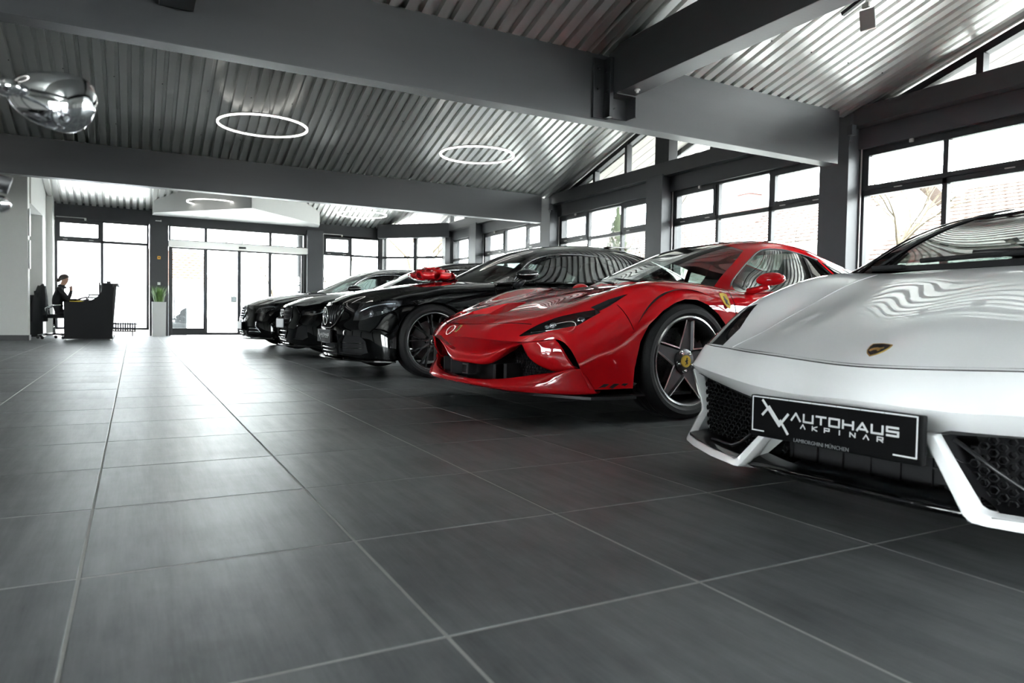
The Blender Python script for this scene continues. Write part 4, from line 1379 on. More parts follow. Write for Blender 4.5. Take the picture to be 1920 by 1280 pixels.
    seat(car, -1.25, .38, .22, .95); seat(car, -1.25, -.38, .22, .95)
    mb = MB(); mb.tube([(-.93 - .06 * math.sin(a), .38 + .18 * math.cos(a), .70 + .17 * math.sin(a)) for a in np.linspace(0, 2 * PI, 29)[:-1]], .014, n=8, closed=True)
    sw = mb.build('steering_wheel', M_int, car, world=False, smooth=True)
    mb = MB(); mb.box(-1.95, -1.75, -.60, .60, .3, 1.0); mb.build('rear_bulkhead', M_int, car, world=False)
    # wipers at the screen base
    mb = MB(); mb.tube([(-.17, .30, .835), (-.24, 0, .865), (-.36, -.40, .885)], .008, n=6); mb.tube([(-.15, .05, .83), (-.25, -.28, .86), (-.38, -.48, .88)], .007, n=6)
    mb.build('wiper', M_soft, car, world=False)
    # tail
    mb = MB(); mb.box(-3.47, -3.40, -.80, .80, .20, .62); mb.build('rear_valance', M_trim, car, world=False, bevel=.02)
    # wheels
    for sg in (1, -1):
        star_wheel(car, 0, sg * .842, .340, sg, cap=M_yellow, spin=.07)
        star_wheel(car, -2.65, sg * .835, .345, sg, R_t=.345, rim=.262, w_=.29, cap=M_yellow, spin=.4)
    w0 = [o for o in car.children if o.name.startswith('wheel') and 'arch' not in o.name]
    hs = [(-.010, -.020), (-.002, -.008), (-.012, .0), (-.004, .008), (.0, .022), (.009, .019), (.004, .010), (.012, .008), (.006, -.002), (.010, -.012), (.004, -.021), (.002, -.010), (-.004, -.021)]
    for wo in w0:
        capo = [k for k in wo.children if k.name.startswith('centre_cap')]
        V, F = tri_poly(hs, .001, lambda a, b, h: (-a, .0915 + h, b))
        mb = MB(); mb.add(V, F); mb.build('cap_horse', M_eblack, wo, world=False)
    return car
FERRARI = ferrari()
# ================================================================== WHITE SPORTS CAR IN THE FOREGROUND
def white_body_grid():
    R = []
    R.append([(.797, 0, .453), (.752, .20, .457), (.700, .42, .466), (.635, .58, .470), (.585, .70, .475), (.555, .79, .479), (.528, .85, .483), (.470, .900, .478), (.44, .912, .43), (.43, .918, .36), (.42, .922, .20)])
    R.append([(.735, 0, .507), (.695, .20, .505), (.645, .42, .504), (.585, .58, .500), (.545, .70, .507), (.515, .79, .512), (.485, .85, .515), (.44, .892, .50), (.415, .910, .45), (.405, .918, .37), (.40, .922, .20)])
    R.append([(.620, 0, .552), (.590, .20, .547), (.555, .42, .539), (.512, .58, .528), (.475, .70, .552), (.450, .79, .562), (.420, .855, .562), (.40, .893, .54), (.385, .912, .47), (.375, .920, .38), (.37, .925, .20)])
    R.append([(.450, 0, .612), (.440, .20, .605), (.425, .42, .592), (.400, .59, .573), (.375, .70, .622), (.355, .79, .640), (.345, .86, .624), (.335, .90, .58), (.33, .917, .49), (.325, .922, .38), (.32, .93, .20)])
    R.append([(.27, 0, .675), (.265, .20, .668), (.26, .42, .653), (.25, .59, .632), (.24, .70, .668), (.235, .79, .688), (.23, .865, .668), (.225, .91, .61), (.22, .925, .50), (.22, .928, .38), (.22, .935, .20)])
    R.append([(.10, 0, .731), (.10, .20, .726), (.10, .42, .714), (.10, .58, .700), (.10, .70, .723), (.10, .80, .735), (.10, .875, .71), (.10, .918, .645), (.10, .93, .52), (.10, .93, .38), (.10, .935, .20)])
    R.append([(-.05, 0, .782), (-.05, .20, .778), (-.05, .42, .770), (-.05, .56, .761), (-.05, .70, .771), (-.05, .80, .777), (-.05, .88, .75), (-.05, .92, .68), (-.05, .935, .55), (-.05, .932, .38), (-.05, .935, .20)])
    R.append([(-.20, 0, .806), (-.20, .20, .804), (-.20, .42, .800), (-.20, .55, .796), (-.20, .70, .802), (-.20, .80, .806), (-.20, .88, .78), (-.20, .925, .71), (-.20, .94, .58), (-.20, .935, .38), (-.20, .94, .18)])
    R.append([(-.45, 0, .80), (-.45, .20, .80), (-.45, .42, .80), (-.45, .55, .80), (-.45, .70, .803), (-.45, .80, .803), (-.45, .88, .783), (-.45, .922, .715), (-.45, .935, .59), (-.45, .93, .38), (-.45, .94, .16)])
    R.append([(-.90, 0, .78), (-.90, .20, .78), (-.90, .42, .78), (-.90, .55, .78), (-.90, .70, .785), (-.90, .79, .79), (-.90, .87, .775), (-.90, .91, .715), (-.90, .925, .59), (-.90, .92, .38), (-.90, .94, .15)])
    R.append([(-1.5, 0, .82), (-1.5, .20, .82), (-1.5, .42, .82), (-1.5, .55, .82), (-1.5, .70, .83), (-1.5, .80, .835), (-1.5, .89, .82), (-1.5, .935, .74), (-1.5, .945, .60), (-1.5, .93, .38), (-1.5, .95, .15)])
    R.append([(-2.1, 0, .88), (-2.1, .20, .88), (-2.1, .42, .88), (-2.1, .55, .88), (-2.1, .70, .88), (-2.1, .80, .88), (-2.1, .895, .86), (-2.1, .95, .77), (-2.1, .96, .62), (-2.1, .95, .38), (-2.1, .95, .16)])
    R.append([(-2.56, 0, .89), (-2.56, .20, .89), (-2.56, .42, .89), (-2.56, .55, .89), (-2.56, .70, .89), (-2.56, .80, .885), (-2.56, .89, .865), (-2.56, .95, .77), (-2.56, .96, .62), (-2.56, .95, .38), (-2.56, .94, .18)])
    R.append([(-3.0, 0, .87), (-3.0, .20, .87), (-3.0, .42, .87), (-3.0, .55, .87), (-3.0, .70, .865), (-3.0, .79, .855), (-3.0, .86, .83), (-3.0, .915, .75), (-3.0, .925, .60), (-3.0, .91, .40), (-3.0, .89, .24)])
    R.append([(-3.33, 0, .80), (-3.33, .20, .80), (-3.33, .42, .80), (-3.32, .55, .80), (-3.31, .68, .79), (-3.30, .75, .78), (-3.28, .81, .75), (-3.26, .86, .69), (-3.25, .865, .58), (-3.25, .85, .43), (-3.24, .83, .30)])
    A0, A1, A2 = (np.array(q) for q in R[:3])
    R[1:2] = [A0 * .5 + A1 * .5 + np.array([.006, 0, .004]), A1, A1 * .5 + A2 * .5 + np.array([.001, 0, .002])]
    return smooth_grid(surf(mirror_cols([np.array(q) for q in R]), 140, 120), 22, 3)

def white_top_grid():
    R = []
    R.append([(-.10, 0, .785), (-.14, .30, .785), (-.25, .64, .795), (-.24, .71, .795), (-.21, .78, .78), (-.19, .84, .765)])
    R.append([(-.35, 0, .912), (-.36, .28, .908), (-.42, .575, .920), (-.43, .645, .924), (-.42, .74, .855), (-.41, .83, .77)])
    R.append([(-.56, 0, 1.006), (-.57, .27, 1.002), (-.60, .535, 1.004), (-.61, .600, 1.005), (-.60, .72, .90), (-.59, .83, .775)])
    R.append([(-.80, 0, 1.092), (-.81, .26, 1.087), (-.82, .50, 1.076), (-.83, .565, 1.070), (-.83, .70, .93), (-.83, .835, .78)])
    R.append([(-1.05, 0, 1.147), (-1.05, .25, 1.141), (-1.06, .48, 1.124), (-1.07, .55, 1.108), (-1.07, .69, .95), (-1.07, .84, .785)])
    R.append([(-1.35, 0, 1.170), (-1.35, .24, 1.163), (-1.35, .46, 1.140), (-1.35, .53, 1.118), (-1.35, .68, .965), (-1.35, .85, .80)])
    R.append([(-1.75, 0, 1.14), (-1.75, .23, 1.132), (-1.75, .43, 1.104), (-1.75, .51, 1.08), (-1.75, .66, .97), (-1.75, .86, .84)])
    R.append([(-2.20, 0, 1.06), (-2.20, .22, 1.052), (-2.20, .40, 1.03), (-2.20, .49, 1.00), (-2.20, .64, .94), (-2.20, .86, .875)])
    R.append([(-2.80, 0, .93), (-2.80, .22, .928), (-2.80, .40, .92), (-2.80, .49, .915), (-2.80, .64, .90), (-2.80, .84, .875)])
    R.append([(-3.25, 0, .82), (-3.25, .22, .82), (-3.25, .40, .82), (-3.25, .49, .818), (-3.25, .64, .81), (-3.25, .78, .79)])
    return smooth_grid(surf(mirror_cols(R), 80, 80), 4, 2)
# @@

def stroke_part(name, strokes, w_, m, parent, fn, h=.0008, closed=False):
    """flat lettering from polylines of (u,v); fn(u,v,w)->3D"""
    mb = MB()
    for st in strokes:
        for a, b in zip(st[:-1], st[1:]):
            a = np.array(a, float); b = np.array(b, float); t = b - a; L = np.linalg.norm(t)
            if L < 1e-6: continue
            t /= L; n = np.array([-t[1], t[0]]) * w_ / 2; e = t * w_ * .35
            q = [a - n - e, b - n + e, b + n + e, a + n - e]
            v, f = tri_poly([tuple(k) for k in q], h, fn)
            mb.add(v, f)
    return mb.build(name, m, parent, world=False)

GLY = {'A': [[(0, 0), (.5, 1), (1, 0)]], 'a': [[(0, 0), (.5, 1), (1, 0)], [(.32, .22), (.72, .22)]], 'U': [[(0, 1), (0, 0), (1, 0), (1, 1)]], 'T': [[(0, 1), (1, 1)], [(.5, 1), (.5, 0)]],
       'O': [[(0, 0), (1, 0), (1, 1), (0, 1), (0, 0)]], 'H': [[(0, 0), (0, 1)], [(1, 0), (1, 1)], [(0, .5), (1, .5)]], 'S': [[(1, 1), (0, 1), (0, .5), (1, .5), (1, 0), (0, 0)]],
       'K': [[(0, 0), (0, 1)], [(1, 1), (0, .5), (1, 0)]], 'P': [[(0, 0), (0, 1), (1, 1), (1, .45), (0, .45)]], 'I': [[(.5, 0), (.5, 1)]], 'N': [[(0, 0), (0, 1), (1, 0), (1, 1)]],
       'R': [[(0, 0), (0, 1), (1, 1), (1, .45), (0, .45)], [(.45, .45), (1, 0)]]}

def lettering(word, u0, u1, v0, v1, gap):
    n = len(word); w_ = (u1 - u0 - gap * (n - 1)) / n
    out = []
    for i, ch in enumerate(word):
        x = u0 + i * (w_ + gap)
        for st in GLY[ch]:
            out.append([(x + a * w_, v0 + b * (v1 - v0)) for a, b in st])
    return out

def dealer_plate(parent, x, z, small=False):
    """black dealer plate in its holder, facing forward"""
    W, H = .53, .126
    mb = MB(); mb.box(x - .022, x, -W / 2, W / 2, z - H / 2, z + H / 2)
    p = mb.build('dealer_plate', M_plate_black, parent, world=False, bevel=.006, seg=3)
    fn = lambda u, v, w_: (x + .0006 + w_, -W / 2 + u * W, z + H / 2 - v * H)
    # border dashes
    bs = []
    t0, t1 = .035, .855
    cuts = [.02, .135, .265, .41, .555, .69, .815, .975]
    e = .004
    for a, b in zip(cuts[:-1], cuts[1:]): bs.append([(a + e, t0), (b - e, t0)])
    bs += [[(.02, t0), (.02, .27)], [(.02, .29), (.02, t1)], [(.02, t1), (.10, t1)], [(.975, t0), (.975, .30)], [(.975, .32), (.975, t1)], [(.975, t1), (.865, t1)]]
    def conv(st, s=1.0): return st
    def fn2(u, v, w_): return fn(u / W, v / H, w_)
    sc = lambda S_: [[(a * W, b * H) for a, b in st] for st in S_]
    if not small:
        stroke_part('plate_border', sc(bs), .0038, M_plate_white, p, fn2)
    lw = .0054
    lt = lettering('AUTOHaUS', .285, .885, .480, .315, .022)
    stroke_part('plate_name_large', sc(lt), lw, M_plate_white, p, fn2)
    lt = lettering('AKPINAR', .345, .81, .640, .548, .045)
    stroke_part('plate_name_small', sc(lt), .0030, M_plate_white, p, fn2)
    mk = [[(.088, .11), (.155, .46), (.20, .66)], [(.088, .46), (.135, .22)], [(.135, .22), (.21, .62)], [(.155, .46), (.19, .66)], [(.20, .66), (.262, .36)], [(.205, .56), (.262, .82)]]
    mk = [[(.090, .11), (.205, .66)], [(.090, .45), (.135, .25)], [(.135, .25), (.210, .62)], [(.205, .66), (.262, .37)], [(.212, .54), (.262, .82)]]
    stroke_part('plate_mark', sc(mk), .0075, M_plate_white, p, fn2)
    if not small:
        grey = mat('plate_print_grey', (.20, .205, .21), .5, noise=.05)
        mw = Matrix(((0, 0, 1, x + .001), (1, 0, 0, -W / 2 + .468 * W), (0, 1, 0, z + H / 2 - .935 * H), (0, 0, 0, 1)))
        text_mesh('holder_lettering', 'LAMBORGHINI MÜNCHEN', .0155, grey, p, mw, extrude=.0004, sx=.95)
    return p

def ribbon(name, O, I, back, m, parent, mirror=False):
    """frame strip between an outer and inner polyline, extruded along back"""
    O = [np.array(p, float) for p in O]; I = [np.array(p, float) for p in I]
    if mirror:
        O = [p * np.array([1, -1, 1]) for p in O]; I = [p * np.array([1, -1, 1]) for p in I]
    bk = np.array(back, float) * (np.array([1, -1, 1]) if mirror else 1)
    mb = MB(); n = len(O)
    V = O + I + [p + bk for p in I] + [p + bk for p in O]
    F = []
    for i in range(n - 1):
        for k in range(4):
            l = (k + 1) % 4
            F.append((k * n + i, k * n + i + 1, l * n + i + 1, l * n + i))
    F += [(0, n, 2 * n, 3 * n), (n - 1, 2 * n - 1, 3 * n - 1, 4 * n - 1)]
    mb.add(V, F)
    o = mb.build(name, m, parent, world=False, bevel=.0045, seg=3); autosmooth(o, 50)
    return o

def lambo():
    car = thing('sports_car', 'white wedge-shaped sports car with black roof and dealer plate in the foreground', 'car', (2.629, 1.326, 0), math.atan2(-.0348995, -.9993908))
    S = Shell(white_body_grid())
    for x in (0.0, -2.56):
        for sg in (1, -1):
            S.take(S.region(arch_egg(x, .355), (0, sg, 0), lambda c, sg=sg: c.y * sg > .80))
    S.take(S.region([(-.22, .50, 0), (-.22, -.50, 0), (-.42, -.70, 0), (-1.9, -.70, 0), (-1.9, .70, 0), (-.42, .70, 0)], (0, 0, 1)))
    hl = [(.528, .850, .484), (.574, .680, .472), (.520, .702, .512), (.445, .722, .576), (.362, .724, .650), (.325, .77, .677), (.346, .870, .622), (.443, .885, .538)]
    for sg in (1, -1):
        fl = (lambda P: P) if sg > 0 else mir
        VF = S.take(S.region(fl(hl), (.62, .35 * sg, .65), lambda c, sg=sg: c.y * sg > .3))
        hb = part('headlight', VF, M_trim, car, S, offset=-.05, rim=-.05)
        part('lens', VF, glass_mat('smoked_lens', (.34, .35, .36), 1.5), hb, S, offset=-.001)
        for (px, py, pz, r) in ((.47, .79, .54, .034), (.40, .80, .60, .028)):
            c = Vector((px, py * sg, pz)); n = S.normal_at(c); c = S.bvh.find_nearest(c)[0] - n * .035
            ax = Vector((.9, .1 * sg, .3)).normalized(); u = ax.cross(Vector((0, 0, 1))).normalized(); v = ax.cross(u)
            V = []; F = []; nn = 18; prof = [(r, -.02), (r, .006), (r * .8, .01), (r * .7, 0), (0, -.008)]
            for (rr, h) in prof:
                for k in range(nn): a = 2 * PI * k / nn; V.append(tuple(c + ax * h + u * rr * math.cos(a) + v * rr * math.sin(a)))
            for i in range(len(prof) - 1):
                for k in range(nn): F.append((i * nn + k, i * nn + (k + 1) % nn, (i + 1) * nn + (k + 1) % nn, (i + 1) * nn + k))
            mb = MB(); mb.add(V, F); autosmooth(mb.build('lamp_module', M_gun, hb, world=False), 50)
        cd = lambda c, sg=sg: c.y * sg > .7
        seam(S, [(-.30, .80), (-.33, .6), (-.42, .36), (-.5, .22)], (0, sg, 0), .006, car, 'xz', cd)
        seam(S, [(-1.45, .83), (-1.42, .5), (-1.3, .22), (-.5, .22)], (0, sg, 0), .006, car, 'xz', cd)
    # white bead added along the hood creases to stand for their edge highlight
    for sg in (1, -1):
        cu = []
        for q in curve([(.60, .650 * sg, .48), (.515, .606 * sg, .525), (.40, .598 * sg, .57), (.25, .592 * sg, .635), (.10, .582 * sg, .70), (-.05, .560 * sg, .762), (-.14, .548 * sg, .785)], 40):
            cu.append(S.bvh.find_nearest(Vector(q))[0])
        mb = MB(); mb.tube(cu, .0028, n=6); mb.build('lid_highlight_bead', P_white, car, world=False, smooth=True)
    VF = S.take(S.region([(.83, 0, 0), (.775, .2, 0), (.62, .648, 0), (.515, .608, 0), (.10, .58, 0), (-.14, .545, 0), (-.24, .30, 0), (-.24, -.30, 0), (-.14, -.545, 0), (.10, -.58, 0), (.515, -.608, 0), (.62, -.648, 0), (.775, -.2, 0)], (0, 0, 1), lambda c: c.x > -.26))
    part('front_lid', VF, P_white, car, S)
    part('body_shell', S.rest(), P_white, car, S)
    # bumper
    g = .0022
    B0 = [(.797, 0, .453), (.752, .20, .457), (.700, .42, .466), (.635, .58, .470), (.585, .70, .475), (.555, .79, .479), (.528, .85, .483), (.470, .902, .478), (.40, .925, .47)]
    B0 = [(x + .003, y, z - g * 1.4) for x, y, z in B0]
    B05 = [(.812, 0, .436), (.766, .20, .440), (.713, .42, .450), (.648, .58, .455), (.597, .70, .460), (.566, .79, .465), (.538, .855, .468), (.476, .908, .463), (.40, .929, .455)]
    B1 = [(.838, 0, .400), (.790, .20, .401), (.732, .42, .410), (.668, .58, .418), (.618, .70, .426), (.585, .80, .431), (.552, .868, .436), (.492, .917, .43), (.40, .934, .42)]
    B2 = [(.855, 0, .360), (.803, .20, .352), (.745, .42, .358), (.682, .60, .371), (.633, .73, .382), (.597, .825, .391), (.560, .895, .396), (.50, .928, .392), (.40, .94, .38)]
    B3 = [(.800, 0, .292), (.760, .20, .290), (.692, .42, .300), (.625, .60, .317), (.578, .73, .332), (.546, .825, .347), (.524, .889, .358), (.485, .922, .335), (.40, .936, .31)]
    gridpart('bumper_upper', surf(mirror_cols([B0, B05, B1, B2]), 22, 90), P_white, car)
    B2b = [tuple(p) for p in B2]
    Bm = [tuple((np.array(a) * .5 + np.array(b) * .5 + np.array([.004, 0, 0])).tolist()) for a, b in zip(B2, B3)]
    gridpart('bumper_lower', surf(mirror_cols([B2b, Bm, B3]), 10, 90), P_white, car)
    B4 = [(x - .06, y * .985, z + .004) for x, y, z in B3]
    gridpart('bumper_return', surf(mirror_cols([B3, B4]), 3, 90), P_white, car)
    # dark gap band under the lid edge
    gridpart('lid_gap', surf(mirror_cols([[(x - .012, y - .002, z + .009) for x, y, z in B0], [(x - .010, y - .002, z - .012) for x, y, z in B0]]), 2, 60), M_well, car)
    # centre piece under the plate
    C = [[(.845, 0, .292), (.835, .12, .290), (.818, .235, .289)], [(.838, 0, .262), (.830, .12, .262), (.812, .25, .262)], [(.80, 0, .228), (.795, .14, .228), (.78, .275, .228)], [(.70, 0, .222), (.70, .14, .222), (.70, .27, .222)]]
    gridpart('bumper_chin', surf(mirror_cols(C), 14, 24), P_white, car)
    # side lower bumper between frame and wheel arch
    for sg in (1, -1):
        G = surf([[(.55, .902, .372), (.49, .928, .36), (.40, .938, .35)], [(.50, .912, .26), (.46, .93, .26), (.40, .94, .26)], [(.478, .918, .205), (.45, .932, .20), (.395, .942, .19)], [(.52, .918, .13), (.47, .935, .13), (.39, .945, .12)], [(.565, .905, .092), (.49, .935, .09), (.385, .945, .09)]], 16, 10)
        gridpart('bumper_corner', G * np.array([1, sg, 1]), P_white, car, flip=sg < 0)
        O = [(.846, .212, .292), (.866, .275, .205), (.887, .338, .118), (.884, .356, .103), (.872, .385, .099), (.805, .55, .096), (.70, .74, .092), (.612, .865, .088), (.585, .895, .090), (.565, .906, .102), (.525, .913, .150), (.478, .916, .205), (.492, .915, .26), (.548, .903, .378)]
        I = [(.840, .240, .292), (.855, .300, .212), (.873, .362, .136), (.868, .374, .128), (.858, .392, .123), (.795, .55, .120), (.693, .732, .116), (.612, .845, .112), (.592, .868, .113), (.576, .880, .122), (.535, .892, .160), (.489, .898, .206), (.502, .898, .255), (.552, .890, .366)]
        ribbon('intake_frame', O, I, (-.045, -.006, .004), P_white, car, mirror=sg < 0)
        # tray, side cheek and back of the intake
        tr = [(.86, .39), (.79, .55), (.69, .73), (.60, .86), (.45, .90), (.45, .50), (.62, .30), (.80, .27)]
        mb = MB(); mb.prism([(x, sg * y) for x, y in tr], 'z', .098, .122); mb.build('intake_tray', M_trim, car, world=False)
        Tn = [[(.82, .23, .295), (.72, .42, .302), (.60, .72, .335), (.53, .89, .36)], [(.62, .26, .28), (.58, .42, .28), (.50, .70, .30), (.44, .89, .33)], [(.60, .28, .18), (.56, .44, .18), (.46, .70, .19), (.42, .90, .20)], [(.63, .30, .118), (.60, .45, .118), (.50, .72, .115), (.45, .90, .11)]]
        G = surf(np.array(Tn), 12, 14) * np.array([1, sg, 1])
        gridpart('intake_back', G, M_soft, car)
        mb = MB(); cell = .0185
        for i in range(31):
            for j in range(9):
                y = .29 + i * cell * 1.0; z = .126 + j * cell * 1.72 + (cell * .86 if i % 2 else 0)
                zt = .285 + max(0, (y - .3)) * .10
                if z > zt: continue
                x = .745 - (y - .29) * .40 - (.285 - z) * .10
                if y > .86: continue
                V = []; F = []
                for r_, dx in ((cell * .66, 0), (cell * .50, .002), (cell * .48, -.014), (cell * .66, -.014)):
                    for k in range(6):
                        a = PI / 3 * k; V.append((x + dx - r_ * math.cos(a) * .4, sg * (y + r_ * math.cos(a)), z + r_ * math.sin(a)))
                for k in range(6):
                    l = (k + 1) % 6
                    F += [(k, l, 6 + l, 6 + k), (6 + k, 6 + l, 12 + l, 12 + k)]
                mb.add(V, F)
        tag(mb.build('honeycomb_mesh', mat('honeycomb_black', (.007, .007, .008), .6, spec=.25, noise=.2, nscale=40), car, world=False), kind='stuff')
        mb = MB(); mb.tube([(.80, sg * .27, .285), (.78, sg * .36, .22), (.755, sg * .46, .155), (.73, sg * .52, .135), (.66, sg * .68, .128)], .0055, n=8)
        mb.build('mesh_rail', M_trim, car, world=False, smooth=True)
        # dark inner cheek beside the strut
        mb = MB(); mb.add([(.82, sg * .235, .29), (.855, sg * .36, .125), (.66, sg * .32, .12), (.66, sg * .25, .29)], [(0, 1, 2, 3)]); mb.build('strut_cheek', M_trim, car, world=False)
        # outer wall below the plate (white strut flank)
        mb = MB(); mb.add([(.842, sg * .212, .292), (.884, sg * .350, .105), (.80, sg * .36, .10), (.76, sg * .235, .232)], [(0, 1, 2, 3)]); mb.build('strut_flank', P_white, car, world=False)
    # black splitter between the struts
    sp = [[(.80, 0, .150), (.795, .20, .150), (.78, .33, .148)], [(.875, 0, .126), (.87, .20, .124), (.825, .395, .118)], [(.888, 0, .117), (.882, .20, .115), (.832, .40, .109)], [(.872, 0, .104), (.866, .20, .103), (.82, .395, .10)], [(.70, 0, .096), (.70, .20, .096), (.68, .38, .096)]]
    gridpart('front_splitter', surf(mirror_cols(sp), 20, 30), M_gloss, car)
    mb = MB(); mb.box(.66, .70, -.30, .30, .11, .26); mb.build('lower_grille_back', M_soft, car, world=False)
    mb = MB()
    for j in range(7): mb.box(.702, .712, -.29 + j * .09, -.28 + j * .09, .13, .235)
    mb.box(.702, .710, -.30, .30, .18, .186); mb.build('lower_grille_bars', M_soft, car, world=False)
    dealer_plate(car, .935, .288)
    mb = MB(); mb.box(.83, .915, -.10, .10, .25, .32); mb.build('plate_bracket', M_trim, car, world=False, bevel=.004)
    # shield emblem
    c = S.bvh.find_nearest(Vector((.722, 0, .512)))[0]; n = S.normal_at(c); u = Vector((0, 1, 0)); v = n.cross(u) * -1 if n.cross(u).z < 0 else n.cross(u)
    sh = [(-.030, .034), (-.016, .038), (0, .040), (.016, .038), (.030, .034), (.031, .016), (.026, -.006), (.016, -.024), (0, -.038), (-.016, -.024), (-.026, -.006), (-.031, .016)]
    V, F = tri_poly(sh, .003, lambda a, b, h: c + u * a + v * b + n * (h + .0005)); mb = MB(); mb.add(V, F); em = mb.build('nose_emblem', M_gold, car, world=False)
    V, F = tri_poly([(a * .86, b * .86) for a, b in sh], .0012, lambda a, b, h: c + u * a + v * b + n * (h + .0034)); mb = MB(); mb.add(V, F); mb.build('emblem_field', M_eblack, em, world=False)
    bull = [(-.018, -.004), (-.012, .006), (-.002, .010), (.008, .008), (.016, .014), (.019, .008), (.013, .002), (.014, -.008), (.009, -.012), (.004, -.004), (-.006, -.006), (-.010, -.014), (-.016, -.012)]
    V, F = tri_poly(bull, .001, lambda a, b, h: c + u * a + v * b + n * (h + .0046)); mb = MB(); mb.add(V, F); mb.build('emblem_figure', M_gold, em, world=False)
    # ---- cabin
    T = Shell(white_top_grid())
    ws = [(-.275, .625, 0), (-.20, .42, 0), (-.155, .2, 0), (-.14, 0, 0)]
    top = [(-1.04, .445, 0), (-1.0, .22, 0), (-.99, 0, 0)]
    wsp = ws + [(p[0], -p[1], 0) for p in reversed(ws[:-1])] + [(-.60, -.522, 0)] + [(p[0], -p[1], 0) for p in top[:-1]] + list(reversed(top)) + [(-.60, .522, 0)]
    part('windscreen', T.take(T.region(wsp, (0, 0, 1))), M_car_glass, car, T)
    for sg in (1, -1):
        cd = lambda c, sg=sg: c.y * sg > .3
        fl = (lambda P: P) if sg > 0 else mir
        win = [(-.34, .79, .80), (-.46, .70, .88), (-.62, .65, .945), (-.85, .61, 1.0), (-1.08, .60, 1.03), (-1.35, .60, 1.03), (-1.55, .63, 1.0), (-1.62, .80, .86), (-1.55, .85, .81), (-.36, .83, .775)]
        part('side_window', T.take(T.region(fl(win), (-.1, .85 * sg, .5), cd)), M_dark_glass, car, T)
    part('engine_cover_glass', T.take(T.region([(-1.75, .36, 0), (-1.75, -.36, 0), (-2.7, -.33, 0), (-2.7, .33, 0)], (0, 0, 1))), M_dark_glass, car, T)
    RS = T.rest(); part('roof_shell', RS, P_roof, car, T); part('headliner', RS, M_int, car, T, offset=-.014)
    for sg in (1, -1):
        mb = MB(); mb.tube(curve([(-.275, .63 * sg, .822), (-.42, .572 * sg, .923), (-.60, .53 * sg, 1.006), (-.82, .49 * sg, 1.079), (-1.04, .45 * sg, 1.124)], 24), .006, n=6); mb.build('screen_seal', M_soft, car, world=False, smooth=True)
        mb = MB(); mb.tube(curve([(-.24, .70 * sg, .806), (-.43, .648 * sg, .927), (-.61, .604 * sg, 1.008), (-.83, .57 * sg, 1.073), (-1.07, .555 * sg, 1.110), (-1.35, .535 * sg, 1.120)], 24), .004, n=6); mb.build('roof_rail_seam', M_gloss, car, world=False, smooth=True)
        mb = MB(); G = []
        for u_ in np.linspace(0, 1, 11):
            r = math.sin(PI * u_) ** .5 if 0 < u_ < 1 else 0
            row = [(-.58 - .16 * u_, sg * (.90 + .075 * r * math.cos(a)), .80 + .045 * r * math.sin(a)) for a in np.linspace(0, 2 * PI, 17)]
            G.append(row)
        mb.grid(np.array(G)); mi = mb.build('door_mirror', P_white, car, world=False, smooth=True, weld=1e-5)
        mb = MB(); mb.tube([(-.60, sg * .80, .77), (-.62, sg * .85, .79), (-.64, sg * .88, .80)], .018, n=8); mb.build('mirror_arm', M_trim, mi, world=False, smooth=True)
    # cowl strip and wiper
    C = [[(-.10, 0, .786), (-.14, .35, .788), (-.235, .66, .803)], [(-.16, 0, .815), (-.20, .35, .815), (-.29, .655, .826)]]
    gridpart('cowl_panel', surf(mirror_cols(C), 4, 30) + np.array([0, 0, .004]), M_soft, car)
    mb = MB(); mb.tube(curve([(-.20, -.40, .835), (-.19, -.10, .842), (-.20, .25, .845), (-.24, .52, .845)], 16), [.010] * 6 + [.013] * 10, n=8)
    wp = mb.build('wiper', M_soft, car, world=False, smooth=True)
    mb = MB(); mb.tube([(-.16, .20, .82), (-.19, .02, .848), (-.20, -.20, .853)], .012, n=8); mb.build('wiper_arm', M_trim, wp, world=False, smooth=True)
    mb = MB(); mb.box(-.20, -.165, -.59, -.46, .805, .822); mb.build('washer_jet', M_soft, car, world=False, bevel=.003)
    # inside
    mb = MB(); mb.box(-1.8, -.30, -.68, .68, .18, .30); mb.build('cabin_floor', M_int, car, world=False)
    D = [[(-.26, 0, .775), (-.30, .35, .775), (-.40, .62, .775)], [(-.52, 0, .80), (-.54, .35, .80), (-.60, .66, .77)], [(-.70, 0, .70), (-.70, .35, .72), (-.72, .70, .68)], [(-.72, 0, .45), (-.72, .35, .5), (-.74, .72, .5)]]
    gridpart('dashboard', surf(mirror_cols(D), 12, 20), M_int, car)
    seat(car, -1.15, .36, .20, .95); seat(car, -1.15, -.36, .20, .95)
    mb = MB(); mb.tube([(-.83 - .06 * math.sin(a), .36 + .18 * math.cos(a), .70 + .17 * math.sin(a)) for a in np.linspace(0, 2 * PI, 29)[:-1]], .014, n=8, closed=True); mb.build('steering_wheel', M_int, car, world=False, smooth=True)
    mb = MB(); mb.box(-1.85, -1.7, -.60, .60, .3, .98); mb.build('rear_bulkhead', M_int, car, world=False)
    # underbody
    pl = [(.66, 0), (.64, .35), (.50, .80), (.42, .88), (.42, .80), (-.40, .80), (-.40, .93), (-2.1, .93), (-2.1, .78), (-3.0, .78), (-3.2, .6)]
    pl = pl + [(x, -y) for x, y in reversed(pl[1:])]
    MB().prism(pl, 'z', .095, .115).build('floor_tray', M_trim, car, world=False)
    for x in (0, -2.56): wheel_well(car, x, .362, .325, .73, .915)
    mb = MB(); mb.box(-3.30, -3.20, -.78, .78, .18, .6); mb.build('rear_valance', M_trim, car, world=False, bevel=.02)
    for sg in (1, -1):
        star_wheel(car, 0, sg * .80, .325, sg, R_t=.325, rim=.245, w_=.235, spin=.3)
        star_wheel(car, -2.56, sg * .79, .335, sg, R_t=.335, rim=.245, w_=.29, spin=.1)
    return car
LAMBO = lambo()
